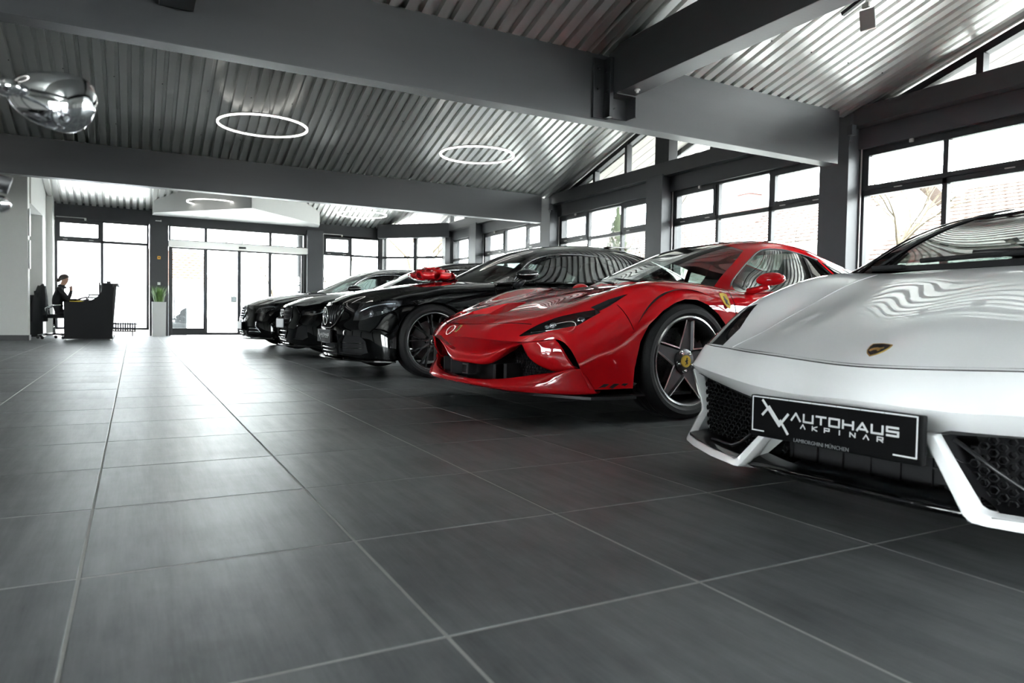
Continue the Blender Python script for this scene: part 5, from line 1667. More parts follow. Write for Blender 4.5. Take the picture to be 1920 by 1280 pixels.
# ================================================================== THREE BLACK CARS
FAS = [[(.745, 0, .70), (.728, .15, .70), (.685, .30, .70), (.64, .42, .695), (.585, .53, .692), (.50, .63, .712), (.39, .74, .732), (.27, .82, .735), (.19, .865, .715)],
       [(.757, 0, .66), (.742, .15, .66), (.702, .30, .66), (.664, .42, .658), (.615, .535, .655), (.535, .645, .66), (.435, .755, .675), (.315, .84, .69), (.195, .893, .685)],
       [(.767, 0, .62), (.752, .15, .62), (.716, .30, .62), (.682, .42, .618), (.64, .54, .614), (.565, .66, .612), (.47, .77, .62), (.35, .86, .64), (.20, .915, .65)],
       [(.777, 0, .53), (.764, .15, .53), (.733, .30, .53), (.704, .42, .53), (.665, .54, .53), (.598, .66, .532), (.505, .78, .545), (.38, .88, .56), (.20, .928, .57)],
       [(.787, 0, .44), (.782, .15, .44), (.765, .30, .44), (.735, .43, .44), (.688, .56, .44), (.622, .68, .44), (.528, .80, .445), (.40, .896, .45), (.20, .935, .46)],
       [(.787, 0, .34), (.782, .15, .34), (.765, .30, .34), (.737, .43, .34), (.692, .56, .34), (.628, .68, .34), (.535, .805, .34), (.41, .905, .34), (.20, .938, .34)],
       [(.777, 0, .24), (.772, .15, .24), (.757, .30, .24), (.73, .43, .24), (.686, .56, .24), (.622, .68, .24), (.532, .803, .24), (.41, .907, .24), (.20, .937, .24)],
       [(.755, 0, .175), (.75, .15, .175), (.735, .30, .175), (.71, .43, .175), (.668, .56, .175), (.605, .68, .175), (.52, .80, .175), (.40, .90, .175), (.20, .93, .175)]]

def black_body_rows():
    tail = lambda x: [(x, .92, .65), (x, .937, .50), (x, .937, .34), (x, .925, .20)]
    R = [FAS[0] + tail(.15)]
    R.append([(.62, 0, .768), (.615, .15, .768), (.59, .30, .762), (.55, .42, .755), (.49, .53, .748), (.41, .63, .757), (.31, .74, .768), (.21, .82, .762), (.14, .875, .735)] + tail(.10))
    R.append([(.42, 0, .828), (.42, .15, .827), (.40, .30, .82), (.37, .42, .812), (.33, .53, .803), (.27, .63, .80), (.19, .74, .80), (.11, .82, .79), (.06, .88, .757), (.04, .925, .67), (.04, .94, .51), (.04, .938, .34), (.04, .925, .20)])
    R.append([(.18, 0, .875), (.18, .15, .874), (.17, .30, .868), (.16, .42, .86), (.13, .53, .85), (.09, .63, .842), (.04, .74, .835), (0, .82, .82), (-.03, .887, .785), (-.04, .93, .69), (-.04, .945, .52), (-.04, .94, .34), (-.04, .925, .20)])
    def row(x, zc, c5, c6, c7, c8, c9, zs=.2):
        zz = lambda t: zc + (c5[1] - zc) * t
        return [(x, 0, zc), (x, .15, zz(.02)), (x, .30, zz(.12)), (x, .42, zz(.28)), (x, .53, zz(.5)), (x, .63, zz(.72)), (x, *c5), (x, *c6), (x, *c7), (x, *c8), (x, *c9), (x, .945, .36), (x, .93, zs)]
    R.append(row(-.10, .916, (.745, .868), (.825, .848), (.888, .805), (.935, .70), (.948, .53)))
    R.append(row(-.40, .950, (.745, .897), (.825, .876), (.89, .83), (.937, .72), (.95, .55)))
    R.append(row(-.70, .960, (.75, .922), (.83, .905), (.893, .86), (.938, .75), (.952, .58), .18))
    R.append(row(-1.30, .95, (.75, .945), (.84, .938), (.90, .885), (.94, .78), (.955, .60), .18))
    R.append(row(-2.00, .96, (.75, .962), (.845, .958), (.905, .90), (.945, .79), (.96, .60), .18))
    R.append(row(-2.50, .975, (.75, .978), (.85, .97), (.915, .91), (.952, .79), (.965, .60), .18))
    R.append(row(-2.945, .985, (.75, .98), (.85, .966), (.92, .90), (.955, .78), (.965, .60), .2))
    R.append(row(-3.40, .99, (.75, .965), (.835, .945), (.90, .87), (.935, .76), (.945, .60), .22))
    R.append(row(-3.90, .965, (.70, .93), (.78, .90), (.84, .83), (.87, .74), (.88, .60), .28))
    R.append([(-4.10, 0, .80), (-4.10, .15, .80), (-4.10, .30, .798), (-4.09, .42, .795), (-4.08, .52, .79), (-4.07, .60, .78), (-4.05, .68, .77), (-4.03, .74, .74), (-4.0, .79, .70), (-3.98, .82, .64), (-3.97, .83, .56), (-3.97, .82, .45), (-3.97, .80, .35)])
    return R

def black_top_rows():
    return [[(-.48, 0, .945), (-.54, .35, .94), (-.72, .68, .935), (-.73, .75, .93), (-.70, .81, .925), (-.66, .862, .92)],
            [(-.85, 0, 1.115), (-.90, .33, 1.108), (-1.02, .62, 1.085), (-1.04, .685, 1.077), (-1.0, .775, 1.015), (-.97, .872, .94)],
            [(-1.25, 0, 1.298), (-1.27, .31, 1.29), (-1.30, .53, 1.264), (-1.33, .60, 1.245), (-1.31, .745, 1.10), (-1.30, .888, .95)],
            [(-1.60, 0, 1.388), (-1.60, .30, 1.378), (-1.61, .49, 1.348), (-1.62, .57, 1.318), (-1.61, .735, 1.145), (-1.60, .893, .96)],
            [(-2.00, 0, 1.425), (-2.00, .29, 1.415), (-2.00, .475, 1.384), (-2.00, .56, 1.348), (-2.00, .73, 1.16), (-2.00, .897, .97)],
            [(-2.40, 0, 1.418), (-2.40, .28, 1.408), (-2.40, .46, 1.375), (-2.40, .55, 1.335), (-2.40, .725, 1.15), (-2.40, .90, .98)],
            [(-2.80, 0, 1.362), (-2.80, .27, 1.352), (-2.80, .45, 1.318), (-2.80, .54, 1.278), (-2.80, .71, 1.12), (-2.80, .90, .98)],
            [(-3.20, 0, 1.235), (-3.20, .26, 1.226), (-3.20, .44, 1.198), (-3.20, .52, 1.168), (-3.20, .68, 1.07), (-3.20, .88, .975)],
            [(-3.62, 0, 1.055), (-3.62, .25, 1.05), (-3.62, .42, 1.04), (-3.62, .50, 1.03), (-3.62, .65, 1.005), (-3.62, .83, .955)]]

def y_spoke_wheel(parent, x, y, z, side, R_t=.348, rim=.268, w_=.255):
    mb = MB()
    mb.lathe([(rim - .004, .098), (rim + .004, .104), (rim + .004, .110), (rim - .006, .113), (rim - .014, .106), (rim - .02, .09), (rim - .03, .03), (rim - .045, -.09), (rim, -.11)], axis='y', n=64)
    W = mb.build('wheel', M_bwheel, parent, world=False); autosmooth(W, 50)
    W.location = (x, y, z); W.rotation_euler = (0, 0, 0 if side > 0 else PI)
    def sub(name, me, mm, ang=35):
        o = link(name, me, mm, W, world=False); autosmooth(o, ang); return o
    mb = MB(); mb.lathe([(rim - .010, .1085), (rim - .004, .1135), (rim + .004, .1105), (rim + .0035, .107)], axis='y', n=64); sub('rim_lip', mb.mesh('rim_lip'), M_pol)
    sub('tyre', tyre_mesh(R_t, rim + .003, w_), M_tyre, 30)
    mb0 = None
    for k in range(10):
        a = 2 * PI * k / 10 + .12
        mb = MB()
        def bar(r0, a0, r1, a1, w0, w1):
            p0 = np.array([r0 * math.cos(a0), 0, r0 * math.sin(a0)]); p1 = np.array([r1 * math.cos(a1), 0, r1 * math.sin(a1)])
            t = (p1 - p0) / np.linalg.norm(p1 - p0); n = np.array([-t[2], 0, t[0]])
            d0, d1 = .078, .098
            V = [p0 - n * w0 + [0, d0 - .03, 0], p0 + n * w0 + [0, d0 - .03, 0], p0 + n * w0 * .6 + [0, d0, 0], p0 - n * w0 * .6 + [0, d0, 0],
                 p1 - n * w1 + [0, d1 - .03, 0], p1 + n * w1 + [0, d1 - .03, 0], p1 + n * w1 * .6 + [0, d1, 0], p1 - n * w1 * .6 + [0, d1, 0]]
            mb.add(V, [(0, 1, 2, 3), (4, 7, 6, 5), (0, 4, 5, 1), (1, 5, 6, 2), (2, 6, 7, 3), (3, 7, 4, 0)])
        bar(.045, a, .125, a, .016, .012)
        bar(.120, a - .01, rim - .012, a - .115, .009, .009); bar(.120, a + .01, rim - .012, a + .115, .009, .009)
        link('spoke', mb.mesh('spoke'), M_bwheel, W, world=False)
    mb = MB(); mb.lathe([(.065, .05), (.062, .072), (.045, .082), (0, .083)], axis='y', n=32); sub('hub', mb.mesh('hub'), M_bwheel)
    mb = MB(); mb.lathe([(.034, .082), (.034, .089), (.030, .091), (.027, .089), (0, .089)], axis='y', n=32); sub('centre_cap', mb.mesh('centre_cap'), M_gloss)
    mb = MB(); mb.lathe([(.026, .0895), (.024, .0915), (.022, .0895)], axis='y', n=28)
    for k in range(3):
        a = PI / 2 + 2 * PI * k / 3
        t = np.array([math.cos(a), 0, math.sin(a)]); n = np.array([-t[2], 0, t[0]])
        mb.add([n * .004 + [0, .0905, 0], t * .023 + [0, .0905, 0], -n * .004 + [0, .0905, 0]], [(0, 1, 2)])
    sub('cap_star', mb.mesh('cap_star'), M_pol)
    mb = MB(); mb.lathe([(.06, -.02), (.19, -.02), (.19, .006), (.06, .006)], axis='y', n=48); sub('brake_disc', mb.mesh('brake_disc'), M_disc)
    mb = MB(); mb.lathe([(.135, .024), (.197, .024), (.21, .012), (.21, -.05), (.135, -.05), (.135, .024)], axis='y', n=14, a0=PI * .8, a1=PI * 1.2); sub('brake_caliper', mb.mesh('brake_caliper'), M_cal)
    return W

def black_car(label, loc, az, sc, kind):
    """sc: scale of x, y, z about the front axle"""
    car = thing('black_car', label, 'car', loc, math.atan2(math.cos(math.radians(az)), math.sin(math.radians(az))), group='black cars parked in the row')
    k = np.array(sc, float)
    full = kind == 'coupe'
    S = Shell(smooth_grid(surf(mirror_cols(np.array(black_body_rows())) * k, 110 if full else 80, 110 if full else 80), 6, 2))
    Fs = Shell(surf(mirror_cols(np.array(FAS)) * k, 34 if full else 26, 90 if full else 60))
    for sh in (S, Fs):
        # outward orientation for the fascia: its middle must look forward
        pass
    f0 = max(Fs.bm.faces, key=lambda f: f.calc_center_median().x)
    if f0.normal.x < 0:
        bmesh.ops.reverse_faces(Fs.bm, faces=Fs.bm.faces); Fs.bm.normal_update(); Fs.ref = Fs.bm.copy(); Fs.bvh = BVHTree.FromBMesh(Fs.ref); Fs.ref.faces.ensure_lookup_table()
    wb = -2.945 * k[0]
    for sg in (1, -1):
        cd = lambda c, sg=sg: c.y * sg > .6
        for (x, R) in ((0.0, .370), (wb, .372)):
            pl = [(x + a, 0, b) for a, b in ((.375, .05), (.375, .25), (.368, .42), (.335, .51), (.275, .60), (.19, .668), (.09, .704), (0, .712), (-.09, .704), (-.19, .668), (-.275, .60), (-.335, .51), (-.368, .42), (-.375, .25), (-.375, .05))]
            S.take(S.region(pl, (0, sg, 0), cd))
            if x == 0.0: Fs.take(Fs.region(pl, (0, sg, 0), lambda c, sg=sg: c.y * sg > .80))
    S.take(S.region([(-.62 * k[0], .50, 0), (-.62 * k[0], -.50, 0), (-.85 * k[0], -.74, 0), (-3.0, -.74, 0), (-3.0, .74, 0), (-.85 * k[0], .74, 0)], (0, 0, 1)))
    def K(P): return [(p[0] * k[0], p[1] * k[1], p[2] * k[2]) for p in P]
    # ---- headlights
    if kind == 'coupe':
        hl = [(.655, .525, .525), (.60, .62, .53), (.49, .78, .582), (.40, .855, .628), (.315, .865, .682), (.285, .825, .722), (.45, .67, .706), (.56, .555, .68), (.625, .525, .605)]
    elif kind == 'limousine':
        hl = [(.62, .56, .565), (.50, .76, .575), (.36, .865, .64), (.29, .85, .685), (.44, .70, .69), (.56, .575, .655)]
    else:
        hl = [(.655, .53, .555), (.50, .77, .575), (.36, .868, .63), (.29, .85, .68), (.45, .69, .675), (.60, .55, .635)]
    for sg in (1, -1):
        fl = (lambda P: P) if sg > 0 else mir
        VF = Fs.take(Fs.region(fl(K(hl)), (.75, .6 * sg, .2), lambda c, sg=sg: c.y * sg > .25))
        if not VF[1]: continue
        hb = part('headlight', VF, mat('headlamp_bowl', (.22, .22, .23), .2, metal=.9, noise=.1, nscale=30) if kind == 'coupe' else M_trim, car, Fs, offset=-.05, rim=-.05)
        part('lens', VF, M_head, hb, Fs, offset=-.001)
        if kind == 'coupe':
            mods = ((.455, .79, .635, .044), (.375, .845, .665, .040), (.545, .68, .60, .036))
        elif kind == 'limousine':
            mods = ((.55, .64, .615, .020), (.48, .72, .625, .020), (.41, .79, .64, .020), (.35, .835, .655, .016))
        else:
            mods = ((.50, .70, .615, .022), (.42, .79, .63, .022))
        for (px, py, pz, r) in mods:
            c = Fs.bvh.find_nearest(Vector(K([(px, py * sg, pz)])[0]))[0]; n = Fs.normal_at(c); c = c - n * .034
            ax = Vector((.85, .45 * sg, .1)).normalized(); u = ax.cross(Vector((0, 0, 1))).normalized(); v = ax.cross(u)
            V = []; F = []; nn = 16; prof = [(r, -.02), (r, .008), (r * .85, .012), (r * .72, .002), (r * .4, .0), (0, .008)]
            for (rr, h) in prof:
                for q in range(nn): a = 2 * PI * q / nn; V.append(tuple(c + ax * h + u * rr * math.cos(a) + v * rr * math.sin(a)))
            for i in range(len(prof) - 1):
                for q in range(nn): F.append((i * nn + q, i * nn + (q + 1) % nn, (i + 1) * nn + (q + 1) % nn, (i + 1) * nn + q))
            mb = MB(); mb.add(V, F); autosmooth(mb.build('lamp_module', M_led, hb, world=False), 45)
        # inner dark scallop + light signature
        pts = {'coupe': [(.61, .56, .60), (.56, .62, .655), (.46, .72, .69), (.35, .81, .70)], 'limousine': [(.60, .585, .60), (.55, .62, .64), (.46, .72, .672), (.35, .815, .672)], 'saloon': [(.64, .56, .575), (.56, .68, .585), (.46, .79, .60), (.36, .855, .64)]}[kind]
        cu = []
        for p in curve(K([(a, b * sg, c_) for a, b, c_ in pts]), 14):
            q = Fs.bvh.find_nearest(Vector(p))[0]; cu.append(q - Fs.normal_at(q) * .012)
        mb = MB(); mb.tube(cu, .006, n=6); mb.build('light_strip', M_led, hb, world=False, smooth=True)
    # ---- grille
    def on_front(y, z, off=0.0):
        h = Fs.bvh.ray_cast(Vector((2, y, z)), Vector((-1, 0, 0)))[0]
        if h is None: h = Vector((.74 * k[0], y, z))
        return Vector((h.x + off, y, z))
    if kind == 'coupe':
        gz0, gz1, gw0, gw1 = .450, .675, .215, .345
        poly = [(-gw0 * .8, gz0), (gw0 * .8, gz0), (gw0 + .04, gz0 + .035), (gw1 - .03, gz0 + .12), (gw1 - .005, gz1 - .02), (gw1 - .03, gz1), (-gw1 + .03, gz1), (-gw1 + .005, gz1 - .02), (-gw1 + .03, gz0 + .12), (-gw0 - .04, gz0 + .035)]
    elif kind == 'limousine':
        poly = [(-.20, .47), (.20, .47), (.245, .52), (.27, .64), (.25, .685), (-.25, .685), (-.27, .64), (-.245, .52)]
    else:
        poly = [(-.22, .26), (.22, .26), (.30, .34), (.36, .55), (.31, .675), (-.31, .675), (-.36, .55), (-.30, .34)]
    poly = [(y * k[1], z * k[2]) for y, z in poly]
    VF = Fs.take(Fs.region([(0, y, z) for y, z in poly], (1, 0, 0), lambda c: c.x > .3))
    gr = part('grille', VF, M_soft, car, Fs, offset=-.035, rim=-.035)
    yy = [p[0] for p in poly]; zz = [p[1] for p in poly]
    def half_width(z):
        w_ = 0
        for i in range(len(poly)):
            (y0, z0), (y1, z1) = poly[i], poly[(i + 1) % len(poly)]
            if (z0 - z) * (z1 - z) <= 0 and abs(z1 - z0) > 1e-6: w_ = max(w_, y0 + (y1 - y0) * (z - z0) / (z1 - z0))
        return w_
    def span_z(y):
        zs = []
        for i in range(len(poly)):
            (y0, z0), (y1, z1) = poly[i], poly[(i + 1) % len(poly)]
            if (y0 - y) * (y1 - y) <= 0 and abs(y1 - y0) > 1e-6: zs.append(z0 + (z1 - z0) * (y - y0) / (y1 - y0))
        return (min(zs), max(zs)) if zs else None
    if kind == 'coupe':
        for i in range(15):
            y = -.325 + i * .65 / 14
            s_ = span_z(y * k[1])
            if not s_: continue
            mb = MB(); mb.tube([on_front(y, s_[0] + .006, .0), on_front(y, (s_[0] + s_[1]) / 2, .014), on_front(y, s_[1] - .006, .004)], [.008, .0125, .010], n=8); mb.build('grille_bar', M_trim, gr, world=False, smooth=True)
        mb = MB(); mb.tube([on_front(y, z, .004) for y, z in poly], .009, n=8, closed=True); mb.build('grille_frame', M_gloss, gr, world=False, smooth=True)
        mb = MB(); R_ = .085; c = on_front(0, .565, .02)
        mb.tube([(c.x, R_ * math.cos(a), c.z + R_ * math.sin(a)) for a in np.linspace(0, 2 * PI, 25)[:-1]], .006, n=6, closed=True)
        for q in range(3):
            a = PI / 2 + q * 2 * PI / 3; mb.tube([c, (c.x, R_ * math.cos(a), c.z + R_ * math.sin(a))], [.012, .003], n=6)
        mb.build('star_emblem', M_chrome, gr, world=False, smooth=True)
        mb = MB(); q = on_front(.17, .50, .016); mb.box(q.x, q.x + .004, .145, .20, .497, .508); mb.build('grille_badge', M_pol, gr, world=False)
    elif kind == 'limousine':
        for i in range(5):
            z = (.50 + i * .042) * k[2]; w_ = half_width(z) - .01
            mb = MB(); mb.tube([on_front(y, z, .004) for y in np.linspace(-w_, w_, 9)], .0075, n=6); mb.build('grille_bar', M_chrome, gr, world=False, smooth=True)
        mb = MB(); mb.tube([on_front(y, z, .006) for y, z in poly], .011, n=8, closed=True); mb.build('grille_frame', M_chrome, gr, world=False, smooth=True)
        mb = MB(); c = Vector((.70 * k[0], 0, .74 * k[2]))
        mb.tube([(c.x, .035 * math.cos(a), c.z + .055 + .035 * math.sin(a)) for a in np.linspace(0, 2 * PI, 21)[:-1]], .003, n=5, closed=True); mb.tube([(c.x, 0, c.z - .02), (c.x, 0, c.z + .02)], .005, n=6)
        for q in range(3):
            a = PI / 2 + q * 2 * PI / 3; mb.tube([(c.x, 0, c.z + .055), (c.x, .035 * math.cos(a), c.z + .055 + .035 * math.sin(a))], [.004, .002], n=5)
        mb.build('bonnet_star', M_chrome, car, world=False, smooth=True)
    else:
        for i in range(7):
            z = (.295 + i * .055) * k[2]; w_ = half_width(z) - .01
            mb = MB(); mb.tube([on_front(y, z, .0) for y in np.linspace(-w_, w_, 9)], .006, n=6); mb.build('grille_bar', M_trim if i > 1 else M_chrome, gr, world=False, smooth=True)
        mb = MB(); mb.tube([on_front(y, z, .005) for y, z in poly], .010, n=8, closed=True); mb.build('grille_frame', M_gloss, gr, world=False, smooth=True)
        for j in range(4):
            cy = (j - 1.5) * .062
            mb = MB(); cc = on_front(cy, .60 * k[2], .014); mb.tube([(cc.x, cy + .040 * math.cos(a), cc.z + .040 * math.sin(a)) for a in np.linspace(0, 2 * PI, 21)[:-1]], .0048, n=6, closed=True); mb.build('ring_emblem', M_chrome, gr, world=False, smooth=True)
    # ---- lower intakes
    if kind == 'coupe':
        side = [(.34, .215), (.66, .21), (.74, .235), (.72, .34), (.66, .385), (.42, .39), (.36, .33)]
        ctr = [(-.27, .195), (.27, .195), (.31, .24), (.24, .30), (-.24, .30), (-.31, .24)]
    elif kind == 'limousine':
        side = [(.40, .235), (.70, .225), (.76, .26), (.66, .36), (.44, .355)]
        ctr = [(-.30, .20), (.30, .20), (.34, .23), (.30, .30), (-.30, .30), (-.34, .23)]
    else:
        side = [(.45, .25), (.66, .24), (.74, .28), (.72, .42), (.62, .45), (.52, .40)]
        ctr = [(-.30, .19), (.30, .19), (.33, .205), (.30, .225), (-.30, .225), (-.33, .205)]
    for sg in (1, -1):
        P = [(0, y * sg * k[1], z * k[2]) for y, z in side]
        VF = Fs.take(Fs.region(P, (1, .25 * sg, 0) if False else (1, 0, 0), lambda c, sg=sg: c.y * sg > .2))
        si = part('side_intake', VF, M_soft, car, Fs, offset=-.04, rim=-.04)
        if si:
            if kind != 'saloon':
                for i in range(2):
                    z = (.27 + i * .05) * k[2]
                    mb = MB(); mb.tube([on_front(sg * y * k[1], z, -.006) for y in np.linspace(side[0][0] + .05, side[1][0] + .02, 8)], .007, n=6); mb.build('intake_fin', M_gloss if kind == 'coupe' else M_chrome, si, world=False, smooth=True)
            if kind == 'limousine':
                mb = MB(); mb.tube([on_front(p[1], p[2], .003) for p in P[1:4]], .007, n=6); mb.build('intake_trim', M_chrome, si, world=False, smooth=True)
    VF = Fs.take(Fs.region([(0, y * k[1], z * k[2]) for y, z in ctr], (1, 0, 0), lambda c: c.x > .3))
    ci = part('centre_intake', VF, M_soft, car, Fs, offset=-.04, rim=-.04)
    if ci:
        for i in range(2 if kind != 'saloon' else 1):
            z = (ctr[0][1] + .03 + i * .035) * k[2]
            mb = MB(); mb.tube([on_front(y * k[1], z, -.004) for y in np.linspace(-.26, .26, 9)], .006, n=6); mb.build('intake_fin', M_gloss, ci, world=False, smooth=True)
    part('front_bumper', Fs.rest(), P_black, car, Fs)
    # splitter
    pl = [(.80, 0), (.795, .15), (.78, .30), (.752, .43), (.705, .56), (.64, .69), (.55, .82), (.42, .93), (.38, .94), (.38, .80), (.45, .60), (.55, .30), (.57, 0)]
    pl = [(x * k[0], y * k[1]) for x, y in pl]; pl = pl + [(x, -y) for x, y in reversed(pl[1:-1])]
    mb = MB(); mb.prism(pl, 'z', .150, .166); sp = mb.build('front_splitter', M_gloss, car, world=False, bevel=.004)
    # ---- shut lines and body
    for sg in (1, -1):
        cd = lambda c, sg=sg: c.y * sg > .7
        seam(S, [(-.70 * k[0], .94), (-.64 * k[0], .86), (-.63 * k[0], .6), (-.66 * k[0], .3), (-.68 * k[0], .2)], (0, sg, 0), .007, car, 'xz', cd)
        if full: seam(S, [(-2.05, .97), (-2.05, .8), (-2.2, .5), (-2.15, .22)], (0, sg, 0), .007, car, 'xz', cd)
        # hood edge
        seam(S, [(.33 * k[0], .70 * sg * k[1]), (.10 * k[0], .715 * sg * k[1]), (-.30 * k[0], .735 * sg * k[1]), (-.62 * k[0], .74 * sg * k[1])], (0, 0, 1), .005, car, 'xy', lambda c: c.z > .5)
    part('body_shell', S.rest(), P_black, car, S)
    # ---- cabin
    T = Shell(surf(mirror_cols(np.array(black_top_rows())) * k, 70 if full else 50, 70 if full else 50))
    ws = [(-.72, .66), (-.60, .45), (-.535, .2), (-.52, 0)]
    top = [(-1.29, .49), (-1.265, .25), (-1.255, 0)]
    wsp = ws + [(a, -b) for a, b in reversed(ws[:-1])] + [(a, -b) for a, b in top[:-1]] + list(reversed(top))
    part('windscreen', T.take(T.region([(a * k[0], b * k[1], 0) for a, b in wsp], (0, 0, 1))), M_car_glass if full else M_dark_glass, car, T)
    for sg in (1, -1):
        fl = (lambda P: P) if sg > 0 else mir
        cd = lambda c, sg=sg: c.y * sg > .3
        win = [(-.90, .86, .955), (-1.02, .76, 1.09), (-1.14, .70, 1.165), (-1.32, .665, 1.228), (-1.50, .648, 1.258), (-1.76, .64, 1.272), (-2.03, .64, 1.262), (-2.32, .655, 1.22), (-2.62, .70, 1.13), (-2.74, .80, 1.03), (-2.70, .885, .99), (-.95, .875, .945)]
        part('side_window', T.take(T.region(fl(K(win)), (-.05, .88 * sg, .46), cd)), M_dark_glass, car, T)
        # chrome or black surround
        mb = MB(); mb.tube(curve([(a * k[0], b * sg * k[1], c * k[2]) for a, b, c in [(-.84, .868, .935)] + [(p[0], p[1] + .004, p[2] + .004) for p in win[1:9]] + [(-2.78, .81, 1.03)]], 40), .007, n=6)
        mb.build('window_trim', M_gloss if kind == 'coupe' else M_chrome, car, world=False, smooth=True)
        if full:
            mb = MB(); mb.tube([(-2.02, sg * .902, .96), (-2.02, sg * .80, 1.08), (-2.03, sg * .655, 1.265)], .012, n=6); mb.build('window_pillar', M_gloss, car, world=False)
        # mirror
        mb = MB(); G = []
        for u_ in np.linspace(0, 1, 13):
            r = (math.sin(PI * u_) ** .45) if 0 < u_ < 1 else 0
            G.append([((-.80 - .25 * u_) * k[0], sg * k[1] * (1.02 + .07 * r * math.cos(a)), k[2] * (1.0 + .010 * u_ + .056 * r * math.sin(a))) for a in np.linspace(0, 2 * PI, 21)])
        mb.grid(np.array(G)); mi = mb.build('door_mirror', P_black, car, world=False, smooth=True, weld=1e-5)
        mb = MB(); mb.tube([(-.88 * k[0], sg * .87 * k[1], .90 * k[2]), (-.88 * k[0], sg * .95 * k[1], .91 * k[2]), (-.90 * k[0], sg * 1.0 * k[1], .955 * k[2])], [.035, .03, .022], n=8); mb.build('mirror_foot', M_trim, mi, world=False, smooth=True)
        mb = MB(); mb.tube([((-.82 - .2 * t) * k[0], sg * k[1] * (1.088), k[2] * (.995 + .01 * t)) for t in (0, .5, 1)], .004, n=6); mb.build('indicator_strip', M_pol, mi, world=False)
    part('rear_window', T.take(T.region([(-2.85 * k[0], .42, 0), (-2.85 * k[0], -.42, 0), (-3.55 * k[0], -.38, 0), (-3.55 * k[0], .38, 0)], (0, 0, 1))), M_dark_glass, car, T)
    RS = T.rest(); part('roof_shell', RS, P_black, car, T); part('headliner', RS, M_int, car, T, offset=-.014)
    # inside
    mb = MB(); mb.box(-3.0, -.75, -.74, .74, .22, .36); mb.build('cabin_floor', M_int, car, world=False)
    D = [[(-.70, 0, .93), (-.74, .35, .93), (-.86, .68, .92)], [(-1.0, 0, .95), (-1.0, .35, .95), (-1.05, .72, .92)], [(-1.12, 0, .80), (-1.12, .35, .82), (-1.12, .76, .8)], [(-1.14, 0, .5), (-1.14, .35, .5), (-1.14, .78, .5)]]
    gridpart('dashboard', surf(mirror_cols(np.array(D) * k), 10, 16), M_int, car)
    if full:
        for y in (.38, -.38): seat(car, -1.65, y, .32, 1.0); seat(car, -2.45, y, .36, .95)
        mb = MB(); mb.tube([(-1.25 - .06 * math.sin(a), .38 + .18 * math.cos(a), .88 + .17 * math.sin(a)) for a in np.linspace(0, 2 * PI, 25)[:-1]], .014, n=8, closed=True); mb.build('steering_wheel', M_int, car, world=False, smooth=True)
    pl = [(.60, 0), (.55, .5), (.42, .80), (-.45, .80), (-.45, .92), (-2.5, .92), (-2.5, .78), (-3.7, .75), (-3.9, .5)]
    pl = [(x * k[0], y * k[1]) for x, y in pl]; pl = pl + [(x, -y) for x, y in reversed(pl[1:])]
    MB().prism(pl, 'z', .165, .185).build('floor_tray', M_trim, car, world=False)
    for x in (0.0, wb): wheel_well(car, x, .385, .345, .58, .90)
    for sg in (1, -1):
        if full:
            y_spoke_wheel(car, 0, sg * .815, .348, sg); y_spoke_wheel(car, wb, sg * .82, .348, sg)
        else:
            y_spoke_wheel(car, 0, sg * .82, .348, sg)
            mb = MB(); mb.lathe([(.262, .1), (.27, .11), (.2, .08), (.05, .085), (0, .09)], axis='y', n=32); W = mb.build('wheel', M_bwheel, car, world=False, smooth=True); W.location = (wb, sg * .82, .348); W.rotation_euler = (0, 0, 0 if sg > 0 else PI)
            link('tyre', tyre_mesh(.348, .265, .25), M_tyre, W, world=False, smooth=True)
    return car, S, k

COUPE, CS, CK = black_car('black coupe with slatted grille and dealer plate beside the red car', (2.475, 7.03, 0), 270, (1, 1, 1), 'coupe')
dealer_plate(COUPE, .812, .372, small=True)
# roof hatch raised at the rear edge of the coupe roof
mb = MB(); mb.obox((-2.55, 0, 1.418), (.22, 0, -.004), (0, .42, 0), (0, 0, .006)); mb.build('sunroof_panel', M_gloss, COUPE, world=False, bevel=.004)
SALOON, SS, SK = black_car('black saloon with four-ring emblem between the two other black cars', (2.60, 10.12, 0), 270, (1.0, 1.0, 1.0), 'saloon')
LIMO, LS, LK = black_car('black limousine with chrome grille nearest the glass entrance', (2.43, 13.0, 0), 270, (1.0, 1.0, 1.035), 'limousine')
def blank_plate(car, x, z):
    mb = MB(); mb.box(x - .012, x, -.26, .26, z - .057, z + .057); p = mb.build('number_plate', mat('plate_white', (.55, .56, .56), .35, noise=.04, nscale=20), car, world=False, bevel=.004)
    mb = MB(); mb.box(x - .02, x - .006, -.27, .27, z - .068, z + .068); mb.build('plate_holder', M_plate_black, p, world=False, bevel=.004)
blank_plate(SALOON, .815, .455); blank_plate(LIMO, .815, .375)

